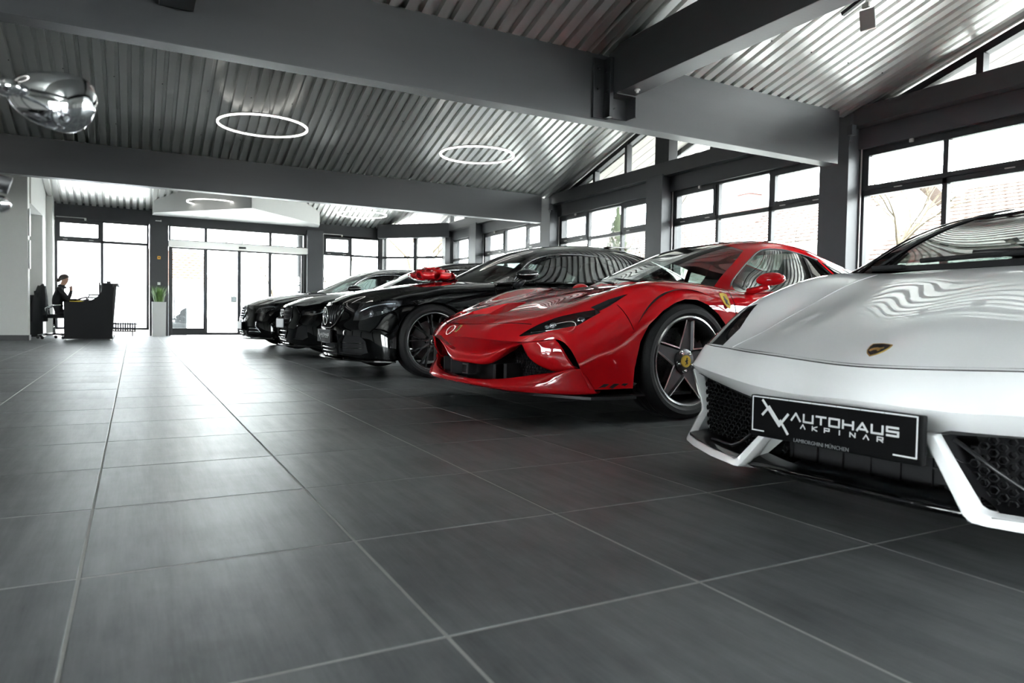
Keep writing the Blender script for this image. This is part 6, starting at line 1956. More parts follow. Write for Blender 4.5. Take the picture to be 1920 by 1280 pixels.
# ---- gift bow on the coupe bonnet
def gift_bow():
    m = mat('red_satin_ribbon', (.62, .008, .012), .22, coat=.5, noise=.08, nscale=12)
    ox, oy = 2.475 + .34, 7.03
    t = thing('gift_bow', 'big glossy red ribbon bow lying on the black coupe bonnet', 'bow', (ox, oy, .952))
    rnd = random.Random(3)
    def loop(name, a, L, w_, h, z0, parent=t):
        ca, sa = math.cos(a), math.sin(a); G = []
        for u in np.linspace(0, 1, 22):
            ang = PI * 2 * u
            r = L * (.5 - .5 * math.cos(ang)); z = z0 + h * math.sin(ang) * (.5 + .5 * math.sin(PI * u)) + h * .5 * math.sin(PI * u)
            ww = w_ * (.45 + .55 * math.sin(PI * u)) 
            row = []
            for q in (-1, -.5, 0, .5, 1):
                dx = q * ww / 2
                row.append((ca * r - sa * dx, sa * r + ca * dx, max(.004, z + .006 * abs(q))))
            G.append(row)
        mb = MB(); mb.grid(np.array(G)); o = mb.build(name, m, parent, world=False, smooth=True, recalc=False)
        md = o.modifiers.new('solid', 'SOLIDIFY'); md.thickness = .0015
        return o
    for i in range(8):
        loop('bow_loop', 2 * PI * i / 8 + .2, .25, .14, .050, .030)
    for i in range(6):
        loop('bow_loop', 2 * PI * i / 6 + .5, .19, .13, .050, .060)
    for i in range(4):
        loop('bow_loop', 2 * PI * i / 4 + .9, .11, .10, .045, .085)
    for a, L in ((.5, .36), (3.6, .34)):
        G = []
        for u in np.linspace(0, 1, 14):
            for_q = []
            for q in (-1, 0, 1):
                dx = q * .045; r = L * u; zz = .012 + .03 * math.sin(u * 7) * (1 - u) * .8
                for_q.append((math.cos(a) * r - math.sin(a) * dx, math.sin(a) * r + math.cos(a) * dx, max(.004, zz) + .002))
            G.append(for_q)
        mb = MB(); mb.grid(np.array(G)); o = mb.build('bow_tail', m, t, world=False, smooth=True, recalc=False)
        md = o.modifiers.new('solid', 'SOLIDIFY'); md.thickness = .0015
    mb = MB(); mb.lathe([(0, .0), (.03, .0), (.036, .03), (.03, .075), (0, .085)], n=16); mb.build('bow_knot', m, t, world=False, smooth=True)
gift_bow()
# ================================================================== OUTSIDE
M_ground = mat('pale_paving', (.33, .33, .32), .8, noise=.12, nscale=2)
M_render = mat('house_render', (.55, .54, .50), .8, noise=.04, nscale=2)
M_tileR = mat('old_clay_tile', (.085, .058, .048), .75, noise=.25, nscale=9)
M_tileO = mat('orange_clay_tile', (.13, .062, .034), .7, noise=.2, nscale=9)
M_bark = mat('bark', (.026, .021, .015), .85, noise=.3, nscale=20)
M_twig = mat('yellow_twig', (.045, .033, .017), .85, noise=.3, nscale=20)
M_leaf = mat('conifer_green', (.035, .045, .022), .8, noise=.4, nscale=10)
M_soff = mat('soffit_boards', (.34, .32, .29), .6, noise=.1, nscale=4)

mb = MB(); mb.box(-80, 90, -60, 110, -.30, -.16)
tag(mb.build('ground_outside', M_ground), 'pale paved ground around the showroom', 'ground', kind='structure')

def slope_tiles(P0, U, V, nu, nv, mbt):
    """overlapping clay tiles over a sloping rectangle: origin, unit step vectors"""
    P0, U, V = (np.array(a, float) for a in (P0, U, V))
    N = np.cross(U, V); N /= np.linalg.norm(N)
    if N[2] < 0: N = -N
    for j in range(nv):
        for i in range(nu):
            o = P0 + U * (i + (.5 if j % 2 else 0)) + V * j
            a, b = o + U * .03 + N * .035, o + U * .97 + N * .035
            m_ = o + U * .5 + N * .055 - V * .10
            c, d = o + U * .97 + V * 1.15 + N * .005, o + U * .03 + V * 1.15 + N * .005
            mbt.add([a, m_, b, c, d, a - N * .03, m_ - N * .03, b - N * .03], [(0, 1, 2, 3, 4), (0, 5, 6, 1), (1, 6, 7, 2)])

def house(name, label, x0, x1, y0, y1, zw, zr, axis, tm, tile, chim=None, wins=()):
    t = thing(name, label, 'house', ((x0 + x1) / 2, (y0 + y1) / 2, -.16))
    MB().box(x0, x1, y0, y1, -.2, zw).build('wall', M_render, t)
    ov = .5
    if axis == 'y':          # ridge along y
        xm = (x0 + x1) / 2
        prof = [(x0, zw - .01), (xm, zr - .1), (x1, zw - .01)]
        MB().prism([(a, b) for a, b in prof], 'y', y0, y1).build('gable', M_render, t)
        for s, xe in ((-1, x0 - ov), (1, x1 + ov)):
            sl = (zr - zw) / ((x1 - x0) / 2); ze = zw - sl * ov
            mb = MB(); L = math.hypot(xm - xe, zr - ze)
            nv = int(L / tile); nu = int((y1 - y0 + 2 * ov) / tile)
            if s < 0: slope_tiles((xe, y0 - ov, ze), (0, tile, 0), ((xm - xe) / nv, 0, (zr - ze) / nv), nu, nv, mb)
            tag(mb.build('roof_tiles', tm, t, recalc=False), kind='stuff') if s < 0 else None
            mb = MB(); mb.prism([(xe, ze - .12), (xm, zr - .10), (xm, zr - .0), (xe, ze - .02)], 'y', y0 - ov, y1 + ov); mb.build('roof_slab', tm if s > 0 else M_soff, t)
        MB().tube([(x0 - ov - .06, y0 - ov, zw - sl * ov - .08), (x0 - ov - .06, y1 + ov, zw - sl * ov - .08)], .06, n=8).build('gutter', M_alu, t)
    else:
        ym = (y0 + y1) / 2
        MB().prism([(y0, zw - .01), (ym, zr - .1), (y1, zw - .01)], 'x', x0, x1).build('gable', M_render, t)
        sl = (zr - zw) / ((y1 - y0) / 2); ye = y0 - ov; ze = zw - sl * ov
        L = math.hypot(ym - ye, zr - ze); nv = int(L / tile); nu = int((x1 - x0 + 2 * ov) / tile)
        mb = MB(); slope_tiles((x0 - ov, ye, ze), (tile, 0, 0), (0, (ym - ye) / nv, (zr - ze) / nv), nu, nv, mb)
        tag(mb.build('roof_tiles', tm, t, recalc=False), kind='stuff')
        for s in (-1, 1):
            yy = y0 - ov if s < 0 else y1 + ov
            mb = MB(); mb.prism([(yy, ze - .12), (ym, zr - .1), (ym, zr), (yy, ze - .02)], 'x', x0 - ov, x1 + ov); mb.build('roof_slab', M_soff if s < 0 else tm, t)
        MB().tube([(x0 - ov, ye - .06, ze - .08), (x1 + ov, ye - .06, ze - .08)], .06, n=8).build('gutter', M_alu, t)
    if chim:
        cx, cy, cz, ch = chim
        c = MB().box(cx - .3, cx + .3, cy - .28, cy + .28, cz - .6, cz + ch).build('chimney', mat('chimney_brick', (.10, .045, .04), .8, noise=.2, nscale=12), t)
        MB().box(cx - .36, cx + .36, cy - .34, cy + .34, cz + ch, cz + ch + .08).build('chimney_cap', M_render, c)
    for (wx0, wx1, wy0, wy1, wz0, wz1) in wins:
        f = MB().box(wx0, wx1, wy0, wy1, wz0, wz1).build('window', M_white, t)
        MB().box(wx0 - .02 if wx1 - wx0 < .3 else wx0 + .08, wx1 - .04 if wx1 - wx0 < .3 else wx1 - .08, wy0 + .08 if wy1 - wy0 > .3 else wy0 - .02, wy1 - .08 if wy1 - wy0 > .3 else wy1, wz0 + .08, wz1 - .08).build('pane', M_gloss, f)
    return t
house('neighbour_house', 'white house with faded red tiled roof and chimney outside the middle windows', 16.6, 25.0, 13.1, 27.5, 3.05, 4.95, 'y', M_tileR, .33, chim=(18.6, 17.5, 4.2, .75), wins=((16.52, 16.62, 15.0, 16.2, .8, 2.1), (16.52, 16.62, 19.0, 20.2, .8, 2.1)))
house('neighbour_house', 'house with scalloped clay tile roof outside the window behind the white car', 15.5, 24.5, -3.0, 10.6, 2.2, 4.35, 'y', M_tileR, .30, wins=((14.92, 15.02, 2.0, 3.2, .5, 1.7),))
house('garden_house', 'white outbuilding with orange tiled roof seen through the entrance door', -3.5, 2.1, 30.0, 35.0, 1.85, 3.15, 'x', M_tileO, .24, wins=((-1.0, .2, 29.92, 30.02, .4, 1.4),))

def bare_tree(name, label, base, h, seed, m, spread=.55, levels=5, r0=.09, lean=(0, 0)):
    rnd = random.Random(seed)
    mb = MB()
    def grow(p, d, L, r, lv):
        n = 3; pts = [p]; q = p
        for i in range(n):
            d = (d + Vector((rnd.uniform(-.18, .18), rnd.uniform(-.18, .18), rnd.uniform(-.03, .12)))).normalized()
            q = q + d * (L / n); pts.append(q)
        mb.tube([tuple(a) for a in pts], [r * (1 - .12 * i) for i in range(n + 1)], n=5 if lv > 1 else 3, caps=False)
        if lv == 0: return
        for k in range(rnd.choice((2, 3))):
            a = rnd.uniform(0, 2 * PI); nd = (d + Vector((math.cos(a) * spread, math.sin(a) * spread, rnd.uniform(-.05, .35)))).normalized()
            grow(pts[-1] if k < 2 else pts[-2], nd, L * rnd.uniform(.62, .85), r * .62, lv - 1)
    grow(Vector(base), Vector((lean[0], lean[1], 1)).normalized(), h * .33, r0, levels)
    o = mb.build(name, m, smooth=True, recalc=False)
    return tag(o, label, 'tree')
bare_tree('bare_tree', 'bare fruit tree outside the window behind the white car', (12.2, 8.3, -.16), 4.2, 5, M_twig, .7, 6, .07)
bare_tree('bare_tree', 'leafless tree outside the gable glazing in the middle bay', (13.5, 16.2, -.16), 6.5, 11, M_bark, .6, 6, .10)
bare_tree('bare_tree', 'leafless tree outside the far corner windows', (9.6, 24.0, -.16), 5.5, 21, M_twig, .65, 6, .13, (-.25, 0))
bare_tree('bare_tree', 'thin bare tree beyond the sliding door leaves', (5.2, 30.0, -.16), 5.0, 31, M_twig, .6, 5, .06)
bare_tree('bare_tree', 'bare shrub tree seen through the right leaf of the entrance', (6.6, 27.0, -.16), 4.2, 37, M_twig, .7, 5, .05)
def shrub(name, label, base, h, seed, n=26, m=None):
    rnd = random.Random(seed); mb = MB()
    for i in range(n):
        a = rnd.uniform(0, 2 * PI); s = rnd.uniform(.05, .5)
        p = Vector(base) + Vector((rnd.uniform(-.35, .35), rnd.uniform(-.5, .5), 0)); pts = [tuple(p)]
        d = Vector((math.cos(a) * s, math.sin(a) * s, 1))
        for k in range(4):
            d = (d + Vector((rnd.uniform(-.25, .25), rnd.uniform(-.25, .25), rnd.uniform(-.1, .1)))).normalized(); p = p + d * h / 4; pts.append(tuple(p))
            if k > 0:
                e = p + Vector((rnd.uniform(-.3, .3), rnd.uniform(-.3, .3), rnd.uniform(0, .3))); mb.tube([tuple(p), tuple(e)], .006, n=3, caps=False)
        mb.tube(pts, [.016, .014, .011, .008, .005], n=4, caps=False)
    return tag(mb.build(name, m or M_twig, recalc=False), label, 'shrub')
shrub('twiggy_shrub', 'twiggy ochre shrub outside the middle window bay', (10.4, 12.9, -.16), 2.9, 3, 46)
shrub('twiggy_shrub', 'low bare shrub outside the window left of the white car', (11.2, 9.6, -.16), 2.3, 9, 34)
def conifer(label, base, h, r, seed):
    rnd = random.Random(seed); t = thing('conifer', label, 'tree', base)
    mb = MB(); mb.tube([(0, 0, 0), (0, 0, h * .3)], .09, n=8); mb.build('trunk', M_bark, t, world=False)
    mb = MB()
    for i in range(900):
        z = h * (.12 + .88 * rnd.random()); u = (z / h - .12) / .88
        rr = r * (math.sin(PI * min(1, u * 1.0 + .18)) ** .6) * (1 - u * .35); a = rnd.uniform(0, 2 * PI); q = rr * rnd.uniform(.55, 1.0)
        c = Vector((q * math.cos(a), q * math.sin(a), z)); d = Vector((math.cos(a) * .5, math.sin(a) * .5, 1)).normalized() * .16
        s = Vector((-math.sin(a), math.cos(a), 0)) * .05
        mb.add([c - s, c + s, c + d], [(0, 1, 2)])
    mb.build('foliage', M_leaf, t, world=False)
conifer('slim clipped conifer outside the middle window bay', (11.0, 14.75, -.16), 4.0, .50, 2)
# canopy columns outside the entrance
def post(label, x, y, r, h):
    t = thing('canopy_column', label, 'column', (x, y, -.16))
    MB().lathe([(r, 0), (r, h), (0, h)], n=24).build('shaft', M_pier, t, world=False, smooth=False)
    MB().lathe([(r * 1.5, 0), (r * 1.5, .12), (r, .16)], n=24).build('foot', M_pier, t, world=False)
post('round grey canopy column outside the right edge of the entrance', 4.36, 21.3, .14, 4.4)
post('round grey canopy column outside the far corner window', 8.75, 22.2, .12, 4.4)
tag(MB().box(-3.4, 7.2, 19.65, 21.6, 3.16, 3.34).build('entrance_canopy', M_soff), 'flat canopy roof outside above the entrance', 'canopy')
# eaves boards outside the window wall gables
def eaves():
    t = thing('trim_8', 'boarded roof overhang outside the gable glazing', 'eaves', (8.4, 5, 3), kind='structure')
    for bi, r in enumerate(RID):
        for vy in (VAL[bi], VAL[bi + 1]):
            d = r - vy; n = 5
            for k in range(n):
                x0 = XR + .24 + k * .19
                z0, z1 = ZV - .03, ZV + SLOPE * abs(d) - .03
                MB().add([(x0, vy, z0), (x0 + .18, vy, z0), (x0 + .18, r, z1), (x0, r, z1), (x0, vy, z0 + .02), (x0 + .18, vy, z0 + .02), (x0 + .18, r, z1 + .02), (x0, r, z1 + .02)],
                         [(0, 1, 2, 3), (4, 7, 6, 5), (0, 4, 5, 1), (1, 5, 6, 2), (2, 6, 7, 3), (3, 7, 4, 0)]).build('soffit_board', M_soff, t)
            MB().add([(XR + 1.2, vy, ZV - .12), (XR + 1.25, vy, ZV - .12), (XR + 1.25, r, ZV + SLOPE * abs(d) - .12), (XR + 1.2, r, ZV + SLOPE * abs(d) - .12), (XR + 1.2, vy, ZV + .1), (XR + 1.25, vy, ZV + .1), (XR + 1.25, r, ZV + SLOPE * abs(d) + .1), (XR + 1.2, r, ZV + SLOPE * abs(d) + .1)],
                     [(0, 1, 2, 3), (4, 7, 6, 5), (0, 4, 5, 1), (1, 5, 6, 2), (2, 6, 7, 3), (3, 7, 4, 0)]).build('barge_board', M_anth, t)
eaves()
# stacked grey goods and a potted shrub by the door outside
tag(MB().box(.85, 1.35, 22.0, 22.6, -.16, 1.15).build('covered_stack', mat('grey_cover_sheet', (.05, .055, .06), .6, noise=.5, nscale=14), bevel=.08, seg=3), 'grey sheet-covered stack standing outside the left door leaf', 'stack')
t = thing('potted_shrub', 'small evergreen in a pale pot outside the right door leaf', 'plant', (4.55, 20.6, -.16))
MB().lathe([(.16, 0), (.22, .5), (.20, .52), (.18, .48)], n=24).build('pot', M_white, t, world=False)
mb = MB(); rnd = random.Random(4)
for i in range(260):
    a, b = rnd.uniform(0, 2 * PI), rnd.uniform(-.3, 1); r = .27 * math.sqrt(max(0, 1 - b * b * .8)); c = Vector((r * math.cos(a), r * math.sin(a), .85 + b * .28)); d = Vector((rnd.uniform(-1, 1), rnd.uniform(-1, 1), rnd.uniform(-.3, 1))).normalized() * .08; s = d.cross(Vector((.3, .5, .8))).normalized() * .025
    mb.add([c - s, c + s, c + d], [(0, 1, 2)])
mb.build('leaves', M_leaf, t, world=False)
# ================================================================== RECEPTION AND SMALL THINGS
M_desk = mat('charcoal_desk_laminate', (.010, .010, .011), .65, spec=.25, noise=.1, nscale=30)
M_paper = mat('paper', (.75, .75, .73), .6, noise=.03)
M_cloth = mat('black_wool', (.008, .008, .009), .85, noise=.3, nscale=60, bump=.3, bscale=200)
M_skin = mat('skin', (.36, .20, .14), .5, noise=.06, nscale=12)
M_hair = mat('brown_hair', (.035, .022, .015), .45, noise=.3, nscale=40, stretch=(1, 1, .2))
M_grass = mat('artificial_grass', (.10, .19, .04), .5, noise=.4, nscale=14)

def desk():
    t = thing('reception_desk', 'charcoal reception desk with a curved end panel', 'desk', (-.8, 17.2, 0))
    prof = [(-1.208, .02), (-.372, .02), (-.372, 1.12), (-.545, 1.118)]
    cv = curve([(-.545, 1.118, 0), (-.550, 1.02, 0), (-.60, .92, 0), (-.70, .82, 0), (-.84, .772, 0), (-.95, .757, 0)], 14)
    prof += [(p[0], p[1]) for p in cv[1:]] + [(-1.208, .757)]
    for y in (16.35, 18.15):
        MB().prism(prof, 'y', y, y + .035).build('end_panel', M_desk, t, bevel=.002)
    mb = MB(); mb.add([(-.375, 16.385, .06), (-.375, 18.15, .06), (-.30, 18.15, 1.115), (-.30, 16.385, 1.115), (-.42, 16.385, .06), (-.42, 18.15, .06), (-.345, 18.15, 1.115), (-.345, 16.385, 1.115)],
                      [(0, 1, 2, 3), (4, 7, 6, 5), (0, 4, 5, 1), (1, 5, 6, 2), (2, 6, 7, 3), (3, 7, 4, 0)])
    mb.build('front_panel', mat('gloss_charcoal_panel', (.012, .012, .013), .08, coat=.5, noise=.05), t)
    MB().box(-.56, -.27, 16.36, 18.17, 1.118, 1.145).build('counter_top', M_desk, t, bevel=.003)
    MB().box(-1.2, -.42, 16.385, 18.15, .725, .757).build('work_top', M_desk, t, bevel=.003)
    for (x, y) in ((-1.17, 16.37), (-.41, 16.37), (-1.17, 18.16), (-.41, 18.16)):
        MB().lathe([(.02, 0), (.02, .022)], (x, y, 0), n=10).build('foot', M_alu, t)
desk()

def desk_things():
    t = thing('desk_phone', 'black desk phone with raised display on the reception desk', 'phone', (-.90, 16.75, .757))
    mb = MB(); mb.prism([(-.10, 0), (.10, 0), (.10, .07), (-.10, .02)], 'y', -.09, .09); mb.build('phone_base', M_black, t, bevel=.004, world=False)
    mb = MB(); mb.obox((.085, 0, .10), (.035, 0, .045), (0, .09, 0), (-.006, 0, .005)); mb.build('display', M_gloss, t, bevel=.002, world=False)
    mb = MB(); mb.tube([(-.08, -.06, .05), (0, -.06, .085), (.07, -.06, .10)], [.02, .013, .02], n=8); mb.build('handset', M_black, t, smooth=True, world=False)
    t = thing('monitor', 'thin computer screen behind the reception counter seen edge-on', 'monitor', (-.62, 17.15, .757))
    mb = MB(); mb.obox((.0, 0, .26), (.012, 0, 0), (0, .27, 0), (0, 0, .16)); mb.build('screen', M_black, t, bevel=.003, world=False)
    mb = MB(); mb.box(-.02, .02, -.02, .02, .015, .15); mb.box(-.09, .09, -.11, .11, 0, .015); mb.build('stand', M_black, t, bevel=.003, world=False)
    for i, (x, y, z, a) in enumerate(((-.70, 16.6, .865, .2), (-.72, 16.62, .885, -.1), (-.69, 16.58, .905, .35))):
        pass
    t = thing('paper_tray', 'stack of loose papers in a letter tray on the desk', 'tray', (-.68, 16.62, .757))
    for k in range(3):
        MB().box(-.12, .12, -.16, .16, .02 + k * .06, .026 + k * .06).build('tray_shelf', M_black, t, bevel=.002, world=False)
        mb = MB(); c, s = math.cos(.1 * k), math.sin(.1 * k); mb.obox((-.01, 0, .036 + k * .06), (.105 * c, .105 * s, 0), (-.148 * s, .148 * c, 0), (0, 0, .007)); mb.build('paper_sheets', M_paper, t, world=False)
    mb = MB(); mb.box(-.125, -.115, -.16, -.15, 0, .15); mb.box(.115, .125, -.16, -.15, 0, .15); mb.box(-.125, -.115, .15, .16, 0, .15); mb.box(.115, .125, .15, .16, 0, .15); mb.build('tray_posts', M_black, t, world=False)
    y_ = mat('yellow_card', (.75, .55, .04), .5, noise=.05)
    tag(MB().obox((-1.04, 16.50, .765), (.07, .02, 0), (-.015, .05, 0), (0, 0, .008)).build('yellow_notepad', y_, bevel=.002), 'yellow notepad lying at the desk edge', 'notepad')
    tag(MB().obox((-.93, 16.47, .767), (.045, -.015, 0), (.012, .035, 0), (0, 0, .010)).build('yellow_box', y_, bevel=.003), 'small yellow box beside the notepad', 'box')
    t = thing('desk_lamp', 'small black pen holder on the reception counter', 'holder', (-.45, 16.75, 1.145)); t.name = 'pen_holder'
    MB().lathe([(.035, 0), (.04, .05), (.036, .05), (.033, .006), (0, .006)], n=16).build('cup', M_black, t, world=False)
    for k in range(4):
        a = 1.6 * k; MB().tube([(.01 * math.cos(a), .01 * math.sin(a), .008), (.03 * math.cos(a), .03 * math.sin(a), .075)], .003, n=5).build('pen', M_gloss, t, world=False)
desk_things()

def office_chair():
    t = thing('office_chair', 'black office chair with a coat over its back at the reception desk', 'chair', (-1.42, 16.98, 0))
    mb = MB()
    for k in range(5):
        a = 2 * PI * k / 5 + .3; ca, sa = math.cos(a), math.sin(a)
        mb = MB(); mb.tube([(0, 0, .10), (.16 * ca, .16 * sa, .095), (.30 * ca, .30 * sa, .075)], [.022, .018, .014], n=8)
        lg = mb.build('leg', M_chrome, t, world=False, smooth=True)
        mb = MB(); c_ = (.30 * ca, .30 * sa, .03); mb.lathe([(0, -.022), (.028, -.022), (.03, 0), (.028, .022), (0, .022)], c_, axis='y', n=14); mb.build('caster', M_black, lg, world=False, smooth=True)
    MB().tube([(0, 0, .08), (0, 0, .42)], [.026, .020], n=12).build('gas_lift', M_chrome, t, world=False, smooth=True)
    mb = MB(); mb.box(-.23, .25, -.24, .24, .42, .50); mb.build('seat', M_cloth, t, bevel=.03, seg=3, world=False)
    G = []
    for u in np.linspace(0, 1, 9):
        row = []
        for v in np.linspace(-1, 1, 9):
            row.append((-.24 - .05 * u + .05 * v * v, .23 * v * (1 - .25 * u * u), .50 + .46 * u))
        G.append(row)
    o = gridpart('backrest', np.array(G), M_cloth, t); md = o.modifiers.new('solid', 'SOLIDIFY'); md.thickness = .05
    for s in (-1, 1):
        MB().tube([(-.10, s * .25, .46), (-.12, s * .29, .62), (-.02, s * .29, .68), (.14, s * .29, .68)], .016, n=8).build('armrest', M_chrome, t, world=False, smooth=True)
    c = thing('coat', 'black coat draped over the office chair back', 'coat', (-1.66, 16.98, .35))
    G = []
    for a in np.linspace(0, 2 * PI, 26):
        row = []
        for u in np.linspace(0, 1, 12):
            w_ = .30 - .20 * u ** 2.2 + .015 * math.sin(a * 5 + u * 3); d = .15 - .09 * u ** 2 + .012 * math.sin(a * 7)
            row.append((d * math.cos(a) - .03 + .06 * u, w_ * math.sin(a), .72 * u ** .9))
        G.append(row)
    mb = MB(); mb.grid(np.array(G)); mb.build('coat_cloth', M_cloth, c, world=False, smooth=True)
    mb = MB(); mb.tube([(.03, -.07, .70), (.05, 0, .735), (.03, .07, .70)], .028, n=8); mb.build('hood', M_cloth, c, world=False, smooth=True)
office_chair()

def person():
    t = thing('person', 'seated person in a dark jacket with glasses, hand raised to the chin', 'person', (-1.35, 16.95, 0))
    V, E, Rr = [], [], []
    def add(p, r, frm=None):
        V.append(p); Rr.append(r if hasattr(r, '__len__') else (r, r)); i = len(V) - 1
        if frm is not None: E.append((frm, i))
        return i
    pel = add((-.02, 0, .54), (.125, .16))
    sp1 = add((-.02, 0, .70), (.105, .145), pel); sp2 = add((.00, 0, .85), (.11, .155), sp1); ch = add((.03, 0, .98), (.10, .15), sp2)
    nk = add((.065, 0, 1.07), (.052, .052), ch); nk2 = add((.095, 0, 1.125), (.048, .05), nk)
    hd = add((.125, 0, 1.185), (.078, .066), nk2); hd2 = add((.125, 0, 1.245), (.088, .070), hd); hd3 = add((.115, 0, 1.285), (.060, .052), hd2)
    for s in (1, -1):
        hp = add((.05, s * .09, .52), (.085, .09), pel); kn = add((.43, s * .11, .52), (.062, .062), hp); kn2 = add((.46, s * .11, .48), (.058, .058), kn)
        an = add((.42, s * .12, .10), (.040, .040), kn2); ft = add((.45, s * .12, .05), (.04, .035), an); to = add((.58, s * .13, .035), (.032, .03), ft)
    # far arm lies on the desk
    sh = add((.03, .17, .99), (.062, .062), ch); el = add((.09, .24, .78), (.047, .047), sh); wr = add((.30, .13, .80), (.030, .026), el); pm = add((.37, .11, .795), (.034, .018), wr)
    for k, (dy, L) in enumerate(((-.03, .065), (-.01, .08), (.01, .075), (.028, .06))):
        f1 = add((.40, .11 + dy, .795), .0095, pm); f2 = add((.40 + L * .6, .11 + dy * 1.2, .79), .0085, f1); add((.40 + L, .11 + dy * 1.25, .78), .0075, f2)
    th = add((.375, .065, .795), .010, pm); add((.41, .045, .79), .009, th)
    # near arm: elbow on the desk, hand to the chin
    sh = add((.03, -.17, .99), (.064, .064), ch); el = add((.19, -.19, .80), (.050, .050), sh); wr = add((.232, -.075, .965), (.030, .028), el); pm = add((.225, -.05, 1.03), (.030, .022), wr)
    tip = [(.205, -.028, 1.125), (.213, -.022, 1.095), (.220, -.036, 1.082), (.222, -.05, 1.07)]
    kn_ = [(.228, -.042, 1.080), (.246, -.038, 1.068), (.248, -.052, 1.058), (.243, -.065, 1.048)]
    for a, b in zip(kn_, tip):
        f1 = add(a, .0095, pm); add(b, .008, f1)
    th = add((.200, -.04, 1.062), .0105, pm); add((.188, -.026, 1.09), .009, th)
    me = bpy.data.meshes.new('body'); me.from_pydata(V, E, [])
    o = bpy.data.objects.new('body', me); COL.objects.link(o)
    md = o.modifiers.new('skin', 'SKIN'); md.use_smooth_shade = True
    for i, r in enumerate(Rr): me.skin_vertices[0].data[i].radius = r
    me.skin_vertices[0].data[0].use_root = True
    s2 = o.modifiers.new('sub', 'SUBSURF'); s2.levels = 2; s2.render_levels = 2
    bpy.context.view_layer.update()
    m2 = bpy.data.meshes.new_from_object(o.evaluated_get(bpy.context.evaluated_depsgraph_get()))
    bpy.data.objects.remove(o)
    m2.name = 'body'
    m2.materials.clear(); m2.materials.append(M_cloth); m2.materials.append(M_skin)
    for p in m2.polygons:
        c = p.center
        hand = (c.x > .185 and -.10 < c.y < -.005 and c.z > .985) or (c.x > .315 and .02 < c.y < .16 and .74 < c.z < .84)
        p.material_index = 1 if (c.z > 1.095 and c.x < .25) or hand else 0
        p.use_smooth = True
    b = bpy.data.objects.new('body', m2); COL.objects.link(b); b.parent = t
    # face parts
    mb = MB(); mb.add([(.196, 0, 1.225), (.225, 0, 1.190), (.20, .016, 1.185), (.20, -.016, 1.185)], [(0, 2, 1), (0, 1, 3), (1, 2, 3)]); mb.build('nose', M_skin, t, world=False, smooth=True)
    mb = MB(); mb.tube([(.199, -.022, 1.155), (.206, 0, 1.153), (.199, .022, 1.155)], .005, n=6); mb.build('mouth', mat('lips', (.30, .10, .09), .5, noise=.03), t, world=False, smooth=True)
    for s in (1, -1):
        MB().lathe([(0, -.006), (.017, -.004), (.02, 0), (.012, .005)], (.12, s * .068, 1.20), axis='y', n=12).build('ear', M_skin, t, world=False, smooth=True)
        MB().lathe([(0, .004), (.008, 0)], (.194, s * .03, 1.215), axis='x', n=10).build('eye', M_gloss, t, world=False)
    mb = MB()
    for s in (1, -1):
        mb.tube([(.206, s * .032 + .024 * math.cos(a), 1.214 + .018 * math.sin(a)) for a in np.linspace(0, 2 * PI, 15)[:-1]], .0025, n=5, closed=True)
        mb.tube([(.206, s * .056, 1.218), (.12, s * .074, 1.216)], .0025, n=5)
    mb.tube([(.206, .009, 1.216), (.206, -.009, 1.216)], .0025, n=5); mb.build('glasses', M_black, t, world=False)
    G = []
    for u in np.linspace(0, 1, 12):
        row = []
        for a in np.linspace(0, 2 * PI, 25):
            th_ = u * (1.15 + .85 * (.5 - .5 * math.cos(a)))     # lower at the back
            row.append((.115 + .108 * math.sin(th_) * math.cos(a) * (1.0 if math.cos(a) < 0 else .86), .086 * math.sin(th_) * math.sin(a), 1.215 + .108 * math.cos(th_)))
        G.append(row)
    mb = MB(); mb.grid(np.array(G)); mb.build('hair', M_hair, t, world=False, smooth=True, weld=1e-4)
    MB().lathe([(0, -.04), (.03, -.028), (.042, 0), (.03, .028), (0, .04)], (.005, 0, 1.19), n=14).build('hair_bun', M_hair, t, world=False, smooth=True)
    mb = MB(); mb.tube([(.02, 0, 1.08), (.03, .055, 1.085), (.09, .06, 1.065), (.125, 0, 1.045), (.09, -.06, 1.065), (.03, -.055, 1.085)], .026, n=8, closed=True); mb.build('jacket_collar', M_cloth, t, world=False, smooth=True)
person()

def planter(x, y, label):
    t = thing('grass_planter', label, 'planter', (x, y, 0), group='grass planters by the entrance')
    mb = MB(); mb.add([(-.145, -.145, 0), (.145, -.145, 0), (.145, .145, 0), (-.145, .145, 0), (-.152, -.152, .825), (.152, -.152, .825), (.152, .152, .825), (-.152, .152, .825), (-.138, -.138, .825), (.138, -.138, .825), (.138, .138, .825), (-.138, .138, .825), (-.138, -.138, .78), (.138, -.138, .78), (.138, .138, .78), (-.138, .138, .78)],
                      [(0, 3, 2, 1), (0, 1, 5, 4), (1, 2, 6, 5), (2, 3, 7, 6), (3, 0, 4, 7), (4, 5, 9, 8), (5, 6, 10, 9), (6, 7, 11, 10), (7, 4, 8, 11), (8, 9, 13, 12), (9, 10, 14, 13), (10, 11, 15, 14), (11, 8, 12, 15), (12, 13, 14, 15)])
    mb.build('planter_box', M_white, t, world=False)
    rnd = random.Random(int(x * 10)); mb = MB()
    for i in range(240):
        a = rnd.uniform(0, 2 * PI); r0 = rnd.uniform(0, .09); sp = rnd.uniform(.0, .21); h = rnd.uniform(.25, .46)
        p = Vector((r0 * math.cos(a), r0 * math.sin(a), .78)); s = Vector((-math.sin(a), math.cos(a), 0)) * .006
        m1 = p + Vector((sp * .35 * math.cos(a), sp * .35 * math.sin(a), h * .6)); e = p + Vector((sp * math.cos(a), sp * math.sin(a), h))
        mb.add([p - s, p + s, m1 + s, m1 - s, e], [(0, 1, 2, 3), (3, 2, 4)])
    tag(mb.build('grass_tuft', M_grass, t, world=False), kind='stuff')
